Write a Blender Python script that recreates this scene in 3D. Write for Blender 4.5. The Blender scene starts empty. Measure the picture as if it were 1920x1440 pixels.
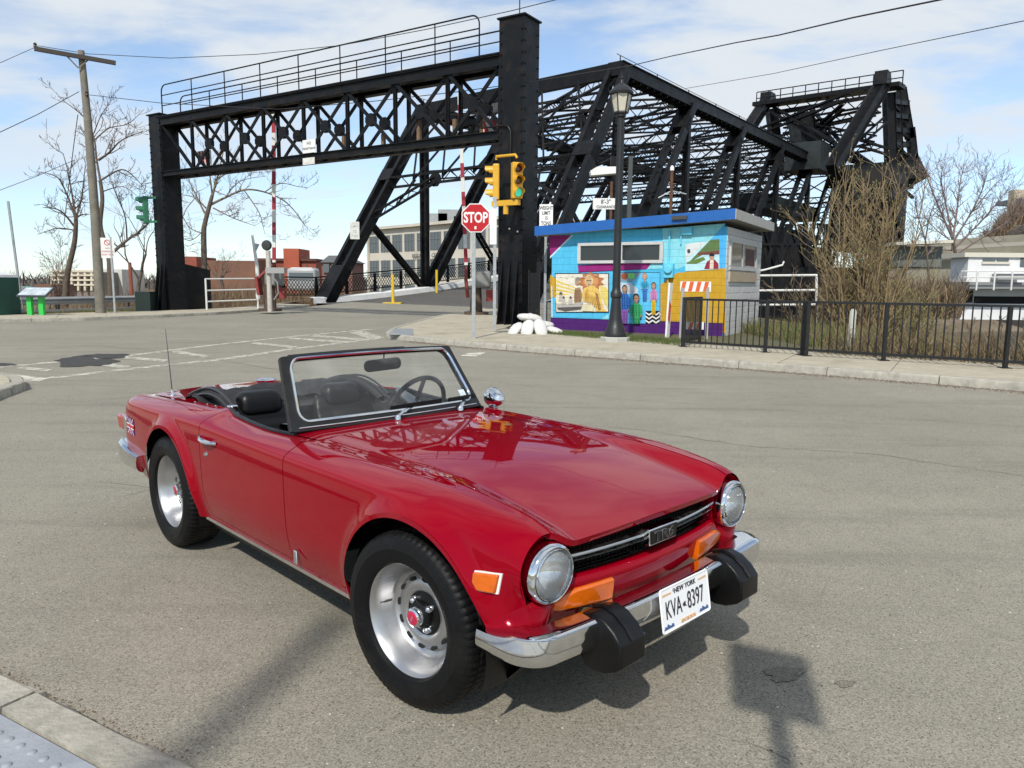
import bpy, bmesh, math, random
import numpy as np
from mathutils import Vector, Matrix, Euler
R_ = math.radians
sc = bpy.context.scene
C = sc.collection
# ------------------------------------------------------------------ camera, sky, sun, exposure
CAMH = 1.5
cd = bpy.data.cameras.new('camera'); cd.sensor_width = 36; cd.lens = 26.25; cd.clip_end = 5000; cd.clip_start = .05
cam = bpy.data.objects.new('camera', cd); C.objects.link(cam); sc.camera = cam
cam.matrix_world = Matrix.Translation((0, 0, CAMH)) @ Matrix.Rotation(R_(90 - 7.665), 4, 'X') @ Matrix.Rotation(.008, 4, 'Z')
SUN_AZ, SUN_EL = 194.7, 45.0       # compass-like: degrees clockwise from +Y (view direction)
w = bpy.data.worlds.new('World'); sc.world = w; w.use_nodes = True
nt = w.node_tree; nt.nodes.clear()
def N(t, typ, **k):
    n = t.nodes.new(typ)
    for a, b in k.items():
        if a == 'inp':
            for i, v in b.items(): n.inputs[i].default_value = v
        else: setattr(n, a, b)
    return n
L_ = lambda t, a, ai, b, bi: t.links.new(a.outputs[ai], b.inputs[bi])
sky = N(nt, 'ShaderNodeTexSky', sky_type='NISHITA', sun_disc=False, sun_elevation=R_(SUN_EL), sun_rotation=R_(SUN_AZ), altitude=100, air_density=1.0, dust_density=.25, ozone_density=2.4)
tc = N(nt, 'ShaderNodeTexCoord')
# thin streaky high cloud: noise on the direction projected to a flat layer, with a soft second layer
sep = N(nt, 'ShaderNodeSeparateXYZ'); L_(nt, tc, 'Generated', sep, 0)
zc = N(nt, 'ShaderNodeMath', operation='MAXIMUM', inp={1: .0}); L_(nt, sep, 'Z', zc, 0)
za = N(nt, 'ShaderNodeMath', operation='ADD', inp={1: .22}); L_(nt, zc, 0, za, 0)
dv = N(nt, 'ShaderNodeVectorMath', operation='DIVIDE'); cmb = N(nt, 'ShaderNodeCombineXYZ')
for i in range(3): L_(nt, za, 0, cmb, i)
L_(nt, tc, 'Generated', dv, 0); L_(nt, cmb, 0, dv, 1)
mp = N(nt, 'ShaderNodeMapping', inp={2: (0, 0, R_(-12)), 3: (1.15, 1.9, .2)}); L_(nt, dv, 0, mp, 0)
n1 = N(nt, 'ShaderNodeTexNoise', inp={'Scale': 2.1, 'Detail': 9, 'Roughness': .58, 'Distortion': .35}); L_(nt, mp, 0, n1, 0)
n2 = N(nt, 'ShaderNodeTexNoise', inp={'Scale': .8, 'Detail': 4, 'Roughness': .5}); L_(nt, mp, 0, n2, 0)
mx = N(nt, 'ShaderNodeMath', operation='ADD'); L_(nt, n1, 0, mx, 0); L_(nt, n2, 0, mx, 1)
cr = N(nt, 'ShaderNodeMapRange', inp={1: .78, 2: 1.16, 3: .0, 4: 1.0}); cr.interpolation_type = 'SMOOTHSTEP'; L_(nt, mx, 0, cr, 0)
fz = N(nt, 'ShaderNodeMapRange', inp={1: .0, 2: .20, 3: .12, 4: 1.0}); L_(nt, sep, 'Z', fz, 0)
cm = N(nt, 'ShaderNodeMath', operation='MULTIPLY'); L_(nt, cr, 0, cm, 0); L_(nt, fz, 0, cm, 1)
mixc = N(nt, 'ShaderNodeMix', data_type='RGBA'); mixc.inputs[7].default_value = (4.9, 5.25, 5.6, 1)
hsv = N(nt, 'ShaderNodeHueSaturation', inp={'Saturation': .76, 'Value': 1.0}); L_(nt, sky, 0, hsv, 'Color')
tint = N(nt, 'ShaderNodeVectorMath', operation='MULTIPLY'); tint.inputs[1].default_value = (.88, 1.0, 1.10); L_(nt, hsv, 0, tint, 0)
L_(nt, cm, 0, mixc, 0); L_(nt, tint, 0, mixc, 6)
bg = N(nt, 'ShaderNodeBackground', inp={1: .106}); L_(nt, mixc, 2, bg, 0)
wo = N(nt, 'ShaderNodeOutputWorld'); L_(nt, bg, 0, wo, 0)
sl = bpy.data.lights.new('sun', 'SUN'); sl.energy = 2.85; sl.angle = R_(1.0); sl.color = (1, .95, .87)
so = bpy.data.objects.new('sun', sl); C.objects.link(so)
_a, _e = R_(SUN_AZ), R_(SUN_EL)
SUND = Vector((math.sin(_a)*math.cos(_e), math.cos(_a)*math.cos(_e), math.sin(_e)))
so.rotation_euler = SUND.to_track_quat('Z', 'Y').to_euler()
sc.view_settings.view_transform = 'Standard'; sc.view_settings.look = 'None'; sc.view_settings.gamma = 1
sc.view_settings.exposure = .56
sc.cycles.max_bounces = 8; sc.cycles.transparent_max_bounces = 24
sc.cycles.use_denoising = True
random.seed(7); rng = np.random.default_rng(7)

# ------------------------------------------------------------------ materials
MATS = {}
def mat(name, col=(.5, .5, .5), rough=.5, metal=0., coat=0., var=0., vscale=4., bump=0., bscale=60., spec=.5, dirt=None, dscale=1.5, damt=.5, detail=6, **kw):
    if name in MATS: return MATS[name]
    m = bpy.data.materials.new(name); MATS[name] = m; m.use_nodes = True
    t = m.node_tree; b = t.nodes['Principled BSDF']
    b.inputs['Base Color'].default_value = (*col, 1); b.inputs['Roughness'].default_value = rough
    b.inputs['Metallic'].default_value = metal; b.inputs['Coat Weight'].default_value = coat; b.inputs['Coat Roughness'].default_value = kw.get('crough', .03)
    b.inputs['Specular IOR Level'].default_value = spec
    if 'trans' in kw: b.inputs['Transmission Weight'].default_value = kw['trans']; b.inputs['IOR'].default_value = kw.get('ior', 1.45)
    if 'alpha' in kw: b.inputs['Alpha'].default_value = kw['alpha']
    if 'emit' in kw: b.inputs['Emission Color'].default_value = (*col, 1); b.inputs['Emission Strength'].default_value = kw['emit']
    tc = N(t, 'ShaderNodeTexCoord')
    last = None
    if var:
        n = N(t, 'ShaderNodeTexNoise', inp={'Scale': vscale, 'Detail': detail, 'Roughness': .65}); L_(t, tc, 'Object', n, 0)
        mr = N(t, 'ShaderNodeMapRange', inp={1: .25, 2: .75, 3: 1-var, 4: 1+var}); L_(t, n, 0, mr, 0)
        vm = N(t, 'ShaderNodeVectorMath', operation='SCALE'); vm.inputs[0].default_value = col; L_(t, mr, 0, vm, 'Scale'); last = (vm, 0)
        rr = N(t, 'ShaderNodeMapRange', inp={1: .3, 2: .7, 3: max(0, rough-.12), 4: min(1, rough+.12)}); L_(t, n, 0, rr, 0)
        if rough > .2: L_(t, rr, 0, b, 'Roughness')
    if dirt:
        n = N(t, 'ShaderNodeTexNoise', inp={'Scale': dscale, 'Detail': 8, 'Roughness': .7, 'Distortion': .4}); L_(t, tc, 'Object', n, 0)
        mr = N(t, 'ShaderNodeMapRange', inp={1: .5, 2: .72, 3: 0, 4: damt}); L_(t, n, 0, mr, 0)
        mi = N(t, 'ShaderNodeMix', data_type='RGBA'); L_(t, mr, 0, mi, 0); mi.inputs[6].default_value = (*col, 1); mi.inputs[7].default_value = (*dirt, 1)
        if last: L_(t, last[0], last[1], mi, 6)
        last = (mi, 2)
    if last: L_(t, last[0], last[1], b, 'Base Color')
    if bump:
        n = N(t, 'ShaderNodeTexNoise', inp={'Scale': bscale, 'Detail': 5, 'Roughness': .6}); L_(t, tc, 'Object', n, 0)
        bp = N(t, 'ShaderNodeBump', inp={'Strength': bump, 'Distance': kw.get('bdist', .02)}); L_(t, n, 0, bp, 'Height'); L_(t, bp, 0, b, 'Normal')
    return m

# ------------------------------------------------------------------ mesh builder
class MB:
    def __init__(s): s.v = []; s.f = []; s.m = []; s.mi = 0
    def add(s, vs, fs):
        o = len(s.v); s.v += [tuple(float(c) for c in p) for p in vs]; s.f += [tuple(i+o for i in f) for f in fs]; s.m += [s.mi]*len(fs); return s
    def box(s, c, d, M=None):
        x, y, z = [a/2 for a in d]
        p = [Vector(q) for q in ((-x,-y,-z),(x,-y,-z),(x,y,-z),(-x,y,-z),(-x,-y,z),(x,-y,z),(x,y,z),(-x,y,z))]
        if M: p = [M @ q for q in p]
        c = Vector(c); p = [q+c for q in p]
        return s.add(p, [(0,3,2,1),(4,5,6,7),(0,1,5,4),(1,2,6,5),(2,3,7,6),(3,0,4,7)])
    def beam(s, a, b, w, h, up=(0,0,1), off=(0,0)):      # rectangular bar a->b, w across, h along up
        a, b = Vector(a), Vector(b); d = (b-a).normalized(); u = Vector(up)
        sd = d.cross(u)
        if sd.length < 1e-3: sd = d.cross(Vector((1,0,0)))
        sd.normalize(); u = sd.cross(d).normalized()
        o = sd*off[0]+u*off[1]; p = []
        for e in (a, b):
            for i, j in ((-1,-1),(1,-1),(1,1),(-1,1)): p.append(e+o+sd*(w/2*i)+u*(h/2*j))
        return s.add(p, [(0,1,2,3),(7,6,5,4),(0,4,5,1),(1,5,6,2),(2,6,7,3),(3,7,4,0)])
    def tube(s, pts, r, n=8, cap=True, closed=False):
        pts = [Vector(p) for p in pts]; k = len(pts); rs = r if hasattr(r, '__len__') else [r]*k
        vs, fs = [], []; prev = None
        for i, p in enumerate(pts):
            a = pts[(i-1) % k] if (i > 0 or closed) else p; b = pts[(i+1) % k] if (i < k-1 or closed) else p
            d = (b-a).normalized() if (b-a).length > 1e-9 else Vector((0,0,1))
            if prev is None:
                u = d.cross(Vector((0,0,1)));
                if u.length < .05: u = d.cross(Vector((1,0,0)))
            else: u = prev - d*prev.dot(d)
            u.normalize(); prev = u.copy(); v = d.cross(u)
            for j in range(n):
                t = 2*math.pi*j/n; vs.append(p+(u*math.cos(t)+v*math.sin(t))*rs[i])
        for i in range(k if closed else k-1):
            for j in range(n): fs.append((i*n+j, i*n+(j+1) % n, ((i+1) % k)*n+(j+1) % n, ((i+1) % k)*n+j))
        if cap and not closed: fs += [tuple(range(n))[::-1], tuple((k-1)*n+j for j in range(n))]
        return s.add(vs, fs)
    def lathe(s, prof, n=32, c=(0,0,0), axis='z', M=None):  # prof: (r, h)
        vs, fs = [], []; k = len(prof)
        for j in range(n):
            t = 2*math.pi*j/n; ct, st = math.cos(t), math.sin(t)
            for r, h in prof:
                q = {'z': (r*ct, r*st, h), 'y': (r*ct, h, r*st), 'x': (h, r*ct, r*st)}[axis]
                q = Vector(q)
                if M: q = M @ q
                vs.append(q+Vector(c))
        for j in range(n):
            for i in range(k-1):
                a, b = j*k+i, j*k+i+1; c2, d = ((j+1) % n)*k+i, ((j+1) % n)*k+i+1
                if prof[i][0] < 1e-6: fs.append((a, b, d))
                elif prof[i+1][0] < 1e-6: fs.append((a, b, c2))
                else: fs.append((a, b, d, c2))
        return s.add(vs, fs)
    def prism(s, poly, h0, h1, fr):                        # poly 2-D, fr(u,v,h)->3-D
        k = len(poly); vs = [fr(u, v, h0) for u, v in poly]+[fr(u, v, h1) for u, v in poly]
        fs = [tuple(range(k))[::-1], tuple(range(k, 2*k))]+[(i, (i+1) % k, k+(i+1) % k, k+i) for i in range(k)]
        return s.add(vs, fs)
    def grid(s, P):                                         # P[i][j] points
        a, b = len(P), len(P[0]); vs = [q for r in P for q in r]
        return s.add(vs, [(i*b+j, i*b+j+1, (i+1)*b+j+1, (i+1)*b+j) for i in range(a-1) for j in range(b-1)])
    def build(s, name, m, parent=None, smooth=35, fixn=True, **tags):
        me = bpy.data.meshes.new(name); me.from_pydata(s.v, [], s.f)
        ms = m if isinstance(m, (list, tuple)) else [m]
        for q in ms: me.materials.append(q)
        if len(ms) > 1: me.polygons.foreach_set('material_index', s.m)
        if fixn:
            bm = bmesh.new(); bm.from_mesh(me); bmesh.ops.remove_doubles(bm, verts=bm.verts, dist=1e-5); bmesh.ops.recalc_face_normals(bm, faces=bm.faces); bm.to_mesh(me); bm.free()
        if smooth:
            me.polygons.foreach_set('use_smooth', [True]*len(me.polygons)); me.set_sharp_from_angle(angle=R_(smooth))
        me.update()
        o = bpy.data.objects.new(name, me); C.objects.link(o)
        if parent: o.parent = parent
        for k, v in tags.items(): o[k] = v
        return o
def bevel(o, w=.01, seg=2, ang=40):
    md = o.modifiers.new('bevel', 'BEVEL'); md.width = w; md.segments = seg; md.limit_method = 'ANGLE'; md.angle_limit = R_(ang); md.harden_normals = False
    return o
def thing(name, label, cat, loc=(0,0,0), rz=0., group=None):
    o = bpy.data.objects.new(name, None); C.objects.link(o); o.location = loc; o.rotation_euler = (0, 0, rz); o.empty_display_size = .2
    o['label'] = label; o['category'] = cat
    if group: o['group'] = group
    return o
def tag(o, label=None, cat=None, group=None, kind=None):
    for k, v in (('label', label), ('category', cat), ('group', group), ('kind', kind)):
        if v: o[k] = v
    return o
def dup(o, parent=None):
    c = o.copy(); C.objects.link(c); c.parent = parent
    for ch in o.children: dup(ch, c)
    return c
def text(body, size, mtl, parent, M, name='lettering', extrude=.001, font_scale=(1, 1), align='CENTER', bold=0.):
    cu = bpy.data.curves.new(name, 'FONT'); cu.body = body; cu.size = size; cu.extrude = extrude; cu.align_x = align; cu.align_y = 'CENTER'; cu.resolution_u = 3; cu.offset = bold
    tmp = bpy.data.objects.new(name, cu); C.objects.link(tmp)
    dg = bpy.context.evaluated_depsgraph_get(); me = bpy.data.meshes.new_from_object(tmp.evaluated_get(dg))
    bpy.data.objects.remove(tmp); me.transform(Matrix.Diagonal((font_scale[0], font_scale[1], 1, 1))); me.transform(M)
    me.materials.clear(); me.materials.append(mtl)
    o = bpy.data.objects.new(name, me); C.objects.link(o)
    if parent: o.parent = parent
    return o
def frame(o, x, y):      # matrix whose local X,Y axes are x,y at o (z = x cross y)
    x = Vector(x).normalized(); y = Vector(y); z = x.cross(y).normalized(); y = z.cross(x)
    M = Matrix((x, y, z)).transposed().to_4x4(); M.translation = Vector(o); return M
def interp(xs, ys):
    xs = np.array(xs, float); ys = np.array(ys, float); h = np.diff(xs); d = np.diff(ys)/h; m = np.zeros(len(xs))
    m[0], m[-1] = d[0], d[-1]
    for i in range(1, len(xs)-1):
        if d[i-1]*d[i] > 0: w1, w2 = 2*h[i]+h[i-1], h[i]+2*h[i-1]; m[i] = (w1+w2)/(w1/d[i-1]+w2/d[i])
    def f(x):
        i = min(max(int(np.searchsorted(xs, x))-1, 0), len(h)-1); t = (x-xs[i])/h[i]
        if t < 0: return ys[0]+m[0]*(x-xs[0])
        if t > 1: return ys[-1]+m[-1]*(x-xs[-1])
        return (2*t**3-3*t**2+1)*ys[i]+(t**3-2*t**2+t)*h[i]*m[i]+(-2*t**3+3*t**2)*ys[i+1]+(t**3-t**2)*h[i]*m[i+1]
    return f
def smooth01(t): t = min(max(t, 0.), 1.); return t*t*(3-2*t)
def rrect(w, h, r, n=5):
    out = []
    for cx, cy, a0 in ((w/2-r, h/2-r, 0), (-w/2+r, h/2-r, 90), (-w/2+r, -h/2+r, 180), (w/2-r, -h/2+r, 270)):
        for i in range(n+1): a = R_(a0+90*i/n); out.append((cx+r*math.cos(a), cy+r*math.sin(a)))
    return out
# ------------------------------------------------------------------ surveying helpers (pixel of the photograph -> place in the world)
_F, _P, _RL = 1400., R_(7.6647), .008
def ray(px, py):
    a, b = px-960., py-720.; cr_, sr_ = math.cos(_RL), math.sin(_RL); x = cr_*a+sr_*b; y = -sr_*a+cr_*b
    c, s = math.cos(_P), math.sin(_P); return Vector((x/_F, c-y/_F*s, -s-y/_F*c))
O_ = Vector((0, 0, CAMH))
def Gp(px, py, z=0.): d = ray(px, py); return O_+d*((z-CAMH)/d.z)
def Dp(px, py, Y): d = ray(px, py); return O_+d*(Y/d.y)
def Hp(px, py, X, Y): d = ray(px, py); return CAMH+d.z*math.hypot(X, Y)/math.hypot(d.x, d.y)

# ------------------------------------------------------------------ ground materials
def asphalt(name, base, dark=(.05, .05, .05), warm=(.26, .215, .16), amt=.5, fine=1.):
    m = bpy.data.materials.new(name); MATS[name] = m; m.use_nodes = True; t = m.node_tree; b = t.nodes['Principled BSDF']; b.inputs['Roughness'].default_value = .88; b.inputs['Specular IOR Level'].default_value = .25
    tc = N(t, 'ShaderNodeTexCoord')
    def noise(sc_, det=6, ro=.6, dist=0., w=None):
        n = N(t, 'ShaderNodeTexNoise', inp={'Scale': sc_, 'Detail': det, 'Roughness': ro, 'Distortion': dist}); L_(t, tc, 'Object', n, 0); return n
    def rng2(n, a, b_, c=0., d=1.):
        r = N(t, 'ShaderNodeMapRange', inp={1: a, 2: b_, 3: c, 4: d}); L_(t, n, 0, r, 0); return r
    def mix(f, a, bb, mode='MIX'):
        m_ = N(t, 'ShaderNodeMix', data_type='RGBA', blend_type=mode); L_(t, f, 0, m_, 0)
        for i, q in ((6, a), (7, bb)):
            if isinstance(q, tuple): m_.inputs[i].default_value = (*q, 1)
            else: t.links.new(q, m_.inputs[i])
        return m_.outputs[2]
    c = mix(rng2(noise(.35, 5, .6, .5), .35, .7), base, tuple(x*.82 for x in base))
    c = mix(rng2(noise(2.3, 6, .7, .3), .45, .75, 0, .55), c, tuple(x*.72 for x in base))
    c = mix(rng2(noise(5.5, 6, .7), .52, .75, 0, .5), c, warm)
    # aggregate: pale and dark stones
    v = N(t, 'ShaderNodeTexVoronoi', inp={'Scale': 200.*fine, 'Randomness': 1}); L_(t, tc, 'Object', v, 0)
    hs = N(t, 'ShaderNodeSeparateColor'); L_(t, v, 'Color', hs, 0)
    st = N(t, 'ShaderNodeMapRange', inp={1: .0, 2: 1., 3: .72, 4: 1.28}); L_(t, hs, 0, st, 0)
    sc2 = N(t, 'ShaderNodeVectorMath', operation='SCALE'); t.links.new(c, sc2.inputs[0]); L_(t, st, 0, sc2, 'Scale')
    sp = N(t, 'ShaderNodeMapRange', inp={1: .94, 2: .96, 3: 0, 4: .6}); L_(t, hs, 1, sp, 0)
    c = mix(sp, sc2.outputs[0], (.40, .37, .31))
    dk = N(t, 'ShaderNodeMapRange', inp={1: .93, 2: .95, 3: 0, 4: .6}); L_(t, hs, 2, dk, 0)
    c = mix(dk, c, (.055, .05, .045))
    # long dark wear streaks running along the street
    mp_ = N(t, 'ShaderNodeMapping', inp={2: (0, 0, R_(42)), 3: (.16, 1.5, 1)}); L_(t, tc, 'Object', mp_, 0)
    ns = N(t, 'ShaderNodeTexNoise', inp={'Scale': 1.4, 'Detail': 5, 'Roughness': .65}); L_(t, mp_, 0, ns, 0)
    c = mix(rng2(ns, .52, .75, 0, .6), c, dark)
    # soft oil stains and a sparse network of hairline cracks
    c = mix(rng2(noise(.9, 3, .5, .8), .66, .80, 0, .42), c, tuple(x*.5 for x in base))
    c = mix(rng2(noise(1.7, 4, .6, .4), .68, .8, 0, .35), c, tuple(min(1, x*1.25) for x in base))
    nd = noise(1.3, 5, .6); sc_ = N(t, 'ShaderNodeVectorMath', operation='SCALE', inp={'Scale': .9}); L_(t, nd, 'Color', sc_, 0)
    ad = N(t, 'ShaderNodeVectorMath', operation='ADD'); L_(t, tc, 'Object', ad, 0); L_(t, sc_, 0, ad, 1)
    vc = N(t, 'ShaderNodeTexVoronoi', feature='DISTANCE_TO_EDGE', inp={'Scale': .26}); L_(t, ad, 0, vc, 0)
    ln = N(t, 'ShaderNodeMapRange', inp={1: .0008, 2: .0035, 3: 1, 4: 0}); L_(t, vc, 0, ln, 0)
    gt = rng2(noise(.35, 2, .5), .52, .60); gm = N(t, 'ShaderNodeMath', operation='MULTIPLY'); L_(t, ln, 0, gm, 0); L_(t, gt, 0, gm, 1)
    gm2 = N(t, 'ShaderNodeMath', operation='MULTIPLY', inp={1: .55}); L_(t, gm, 0, gm2, 0); c = mix(gm2, c, dark)
    t.links.new(c, b.inputs['Base Color'])
    bp = N(t, 'ShaderNodeBump', inp={'Strength': .22, 'Distance': .005}); L_(t, v, 'Distance', bp, 'Height')
    nb = noise(38*fine, 4, .6); bp2 = N(t, 'ShaderNodeBump', inp={'Strength': .2, 'Distance': .008}); L_(t, nb, 0, bp2, 'Height'); L_(t, bp, 0, bp2, 'Normal'); L_(t, bp2, 0, b, 'Normal')
    return m
ROAD = asphalt('worn_asphalt', (.266, .246, .197), dark=(.132, .122, .10), warm=(.29, .258, .198))
PATCH = asphalt('fresh_asphalt_patch', (.05, .048, .046), warm=(.06, .057, .052))
DECK = asphalt('bridge_deck_asphalt', (.10, .095, .088), warm=(.13, .115, .10))
CONC = mat('sidewalk_concrete', (.40, .36, .275), .9, var=.16, vscale=3, bump=.25, bscale=90, dirt=(.22, .19, .14), dscale=1.2, damt=.6, spec=.2)
CONC2 = mat('pale_concrete', (.42, .42, .38), .9, var=.1, vscale=5, bump=.25, bscale=80, dirt=(.30, .29, .25), dscale=2, damt=.5, spec=.2)
CURB = mat('granite_kerb', (.34, .32, .27), .85, var=.3, vscale=9, bump=.5, bscale=40, dirt=(.45, .42, .34), dscale=2.5, damt=.7, spec=.2)
DIRT = mat('bare_earth', (.14, .105, .068), .95, var=.35, vscale=3, bump=.6, bscale=14, dirt=(.19, .16, .10), dscale=.8, damt=.8, spec=.1)
FIELD = mat('dry_field', (.15, .115, .07), .95, var=.4, vscale=.05, bump=.3, bscale=2, dirt=(.08, .085, .04), dscale=.03, damt=.8, spec=.1)
def sheet(name, pts, z, mtl, kind='structure', label=None):
    mb = MB(); mb.add([(p[0], p[1], p[2] if len(p) > 2 else z) for p in pts], [tuple(range(len(pts)))]); o = mb.build(name, mtl, None, smooth=0, fixn=False)
    me = o.data
    if me.polygons[0].normal.z < 0: me.flip_normals()
    if kind: o['kind'] = kind
    return o
# curb lines (world metres)
RC = [(-1.9, 41.0), (-2.46, 35.9), (-3.08, 33.0), (-3.46, 28.4), (-3.66, 24.4), (-3.68, 22.4), (-3.56, 20.9), (-3.25, 20.0), (-2.60, 19.25), (-1.75, 18.35), (-.75, 17.36), (.46, 16.36), (2.54, 14.78), (4.24, 13.42), (5.69, 12.28), (7.42, 10.78), (10, 8.5), (16, 3.2), (30, -9.2)]
RB = [(1.6, 40.0), (1.2, 35.9), (.9, 33.0), (.6, 28.4), (.25, 26.4), (-.1, 24.4), (-.25, 23.2), (-.1, 22.7), (.2, 22.2), (.6, 21.5), (1.25, 20.75), (2.2, 19.7), (3.85, 17.95), (5.9, 16.3), (7.3, 15.15), (9.6, 13.55), (12.5, 11.2), (18.5, 5.9), (32, -6.3)]
LC = [(-45, 12.5), (-26, 20.5), (-17.93, 26.2), (-15.96, 27.9), (-14.5, 30.4), (-13.3, 33.8), (-12.7, 37.2), (-12.35, 41.0), (-12.4, 46.0)]
sheet('road', [(-70, -40), (60, -40), (60, -34), (30, -9.25)] + [(x, y) for x, y in RC[-2::-1]] + [(-1.6, 45.6), (-2.0, 47.5), (-12.4, 57.5), (-12.4, 46.0)] + [(x, y) for x, y in LC[-2::-1]] + [(-70, 8)], 0., ROAD)
sheet('ground', [(-3000, -200), (3000, -200), (3000, 4000), (-3000, 4000)], -3.2, FIELD)
def strip_slab(name, A, B, z, th, mtl, base, nslab, gap=.012):
    """slabs between two polylines, each a piece of its own, with open joints over a darker bed"""
    def along(Pn, n):
        Pn = [Vector((*p, 0)) for p in Pn]; L = [0]
        for a, b in zip(Pn, Pn[1:]): L.append(L[-1]+(b-a).length)
        def f(t):
            d = t*L[-1]
            for i in range(len(L)-1):
                if d <= L[i+1]+1e-6: return Pn[i].lerp(Pn[i+1], (d-L[i])/(L[i+1]-L[i]))
            return Pn[-1]
        return f, L[-1]
    # pair by index (A and B have the same number of points)
    n = len(A); ts = np.linspace(0, n-1, nslab+1)
    def pt(P_, t): i = min(int(t), n-2); a, b = Vector((*P_[i], 0)), Vector((*P_[i+1], 0)); return a.lerp(b, t-i)
    out = []
    for k in range(nslab):
        t0, t1 = ts[k], ts[k+1]; a0, a1, b0, b1 = pt(A, t0), pt(A, t1), pt(B, t0), pt(B, t1)
        m = [t0+(t1-t0)*q for q in (0, .25, .5, .75, 1)]
        ea = [pt(A, q) for q in m]; eb = [pt(B, q) for q in m]
        d = gap/max((a1-a0).length, .1)
        ea[0] = ea[0].lerp(ea[1], d*2); ea[-1] = ea[-1].lerp(ea[-2], d*2); eb[0] = eb[0].lerp(eb[1], d*2); eb[-1] = eb[-1].lerp(eb[-2], d*2)
        poly = [(p.x, p.y) for p in ea]+[(p.x, p.y) for p in eb[::-1]]
        mb = MB(); dz = random.uniform(-.004, .004); mb.prism(poly, z-th, z+dz, lambda u, v, h: (u, v, h)); o = mb.build('paving_slab', mtl, base, smooth=0); out.append(o)
    return out
def offset(P_, d):
    out = []
    for i, p in enumerate(P_):
        a, b = Vector(P_[max(i-1, 0)]), Vector(P_[min(i+1, len(P_)-1)]); t = (b-a).normalized(); out.append((p[0]-t.y*d, p[1]+t.x*d))
    return out
def curb(P_, base, d, top, ln=1.9, w=.16, name='kerb_stone'):
    pts = [Vector((*p, 0)) for p in P_]; dens = []
    for a, b in zip(pts, pts[1:]):
        n = max(1, int((b-a).length/.15))
        for i in range(n): dens.append(a.lerp(b, i/n))
    dens.append(pts[-1]); per = max(2, int(ln/.15)); i = 0; rr = random.Random(5)
    while i < len(dens)-2:
        j = min(i+per+rr.randint(-2, 2), len(dens)-1); seg = dens[i:j+1]
        if len(seg) < 2: break
        rows = []
        for k, p in enumerate(seg):
            a, b = dens[max(i+k-1, 0)], dens[min(i+k+1, len(dens)-1)]; t = (b-a).normalized(); nrm_ = Vector((-t.y, t.x, 0))*d
            q = p.copy()
            if k == 0: q += t*.008
            if k == len(seg)-1: q -= t*.008
            jt = [rr.uniform(-.010, .010) for _ in range(3)]
            rows.append([q+nrm_*(.0+jt[0])+Vector((0, 0, -.05)), q+nrm_*(.008+jt[0])+Vector((0, 0, top*.55+jt[1]*.5)), q+nrm_*(.018+jt[2]*.8)+Vector((0, 0, top-.014+jt[1]*.4)), q+nrm_*.034+Vector((0, 0, top+jt[2]*.25)), q+nrm_*(w-.01)+Vector((0, 0, top+.002)), q+nrm_*w+Vector((0, 0, top-.05))])
        mb = MB(); mb.grid(rows); mb.add(rows[0], [tuple(range(6))]); mb.add(rows[-1], [tuple(range(6))]); mb.build(name, CURB, base, smooth=30); i = j
# right-hand pavement on the corner
BED = mat('joint_bed', (.12, .105, .085), .95, spec=.1)
swr = sheet('sidewalk', offset(RC, .05)+RB[::-1], .095, BED)
strip_slab('s', offset(RC, .165), RB, .128, .05, CONC, swr, 19)
curb(RC, swr, 1, .132)
mb = MB()
# far-left pavement
LB = [(-46.5, 16), (-28, 24), (-19.9, 29.0), (-18.28, 32.2), (-16.9, 34.2), (-15.6, 36.4), (-14.9, 39.3), (-14.6, 43), (-14.8, 47.5)]
swl = sheet('sidewalk', offset(LC, .05)+LB[::-1], .09, BED)
strip_slab('s', offset(LC, .165), LB, .125, .05, CONC, swl, 12)
curb(LC, swl, 1, .13, ln=3.2)
# left island corner just in frame, and the near corner with its ramp
NC = [(-9.5, 12.4), (-8.2, 11.6), (-7.1, 10.75), (-6.66, 10.15), (-6.5, 9.5), (-6.32, 8.9), (-6.25, 8.2), (-6.3, 7.4), (-5.6, 6.2), (-4.3, 4.6), (-2.9, 3.22), (-1.94, 2.67), (-1.01, 2.14), (0.3, 1.40), (1.4, .75), (3, -.3)]
NB = [(-12, 10.5), (-11, 9.5), (-10, 8.5), (-9.4, 7.8), (-8.8, 7.2), (-8.3, 6.8), (-7.8, 6.3), (-7.3, 5.6), (-6.4, 4.4), (-5.2, 3), (-3.6, 1.7), (-2.7, 1.1), (-1.8, .6), (-.6, -.1), (.5, -.8), (2, -1.8)]
swn = sheet('sidewalk', offset(NC, -.05)+NB[::-1], .012, BED)
ncs = NC[8:]
strip_slab('s', offset(NC, -.19)[:10], NB[:10], .118, .05, CONC, swn, 6)
o1, o2 = offset(NC, -.17)[9], offset(NC, -.17)[10]; mb = MB(); mb.add([(*o1, .118), (*o2, .030), (*NB[10], .022), (*NB[9], .118), (*o1, 0), (*o2, 0), (*NB[10], 0), (*NB[9], 0)], [(0, 1, 2, 3), (0, 4, 5, 1), (2, 6, 7, 3), (0, 3, 7, 4)]); mb.build('ramp_slab', CONC, swn, smooth=0)
a_, b_ = Vector((*NC[9], 0)), Vector((*NC[10], 0)); n_ = Vector((-.65, -.76, 0))*.165; mb = MB(); mb.add([a_, b_, b_+Vector((0, 0, .042)), a_+Vector((0, 0, .12)), a_+n_, b_+n_, b_+n_+Vector((0, 0, .042)), a_+n_+Vector((0, 0, .12))], [(0, 1, 2, 3), (3, 2, 6, 7), (4, 7, 6, 5), (0, 3, 7, 4), (1, 5, 6, 2)]); mb.build('kerb_stone', CURB, swn, smooth=0)
curb(NC[:10], swn, -1, .12, w=.17)
curb(NC[10:], swn, -1, .042, ln=1.05, w=.155)
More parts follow.
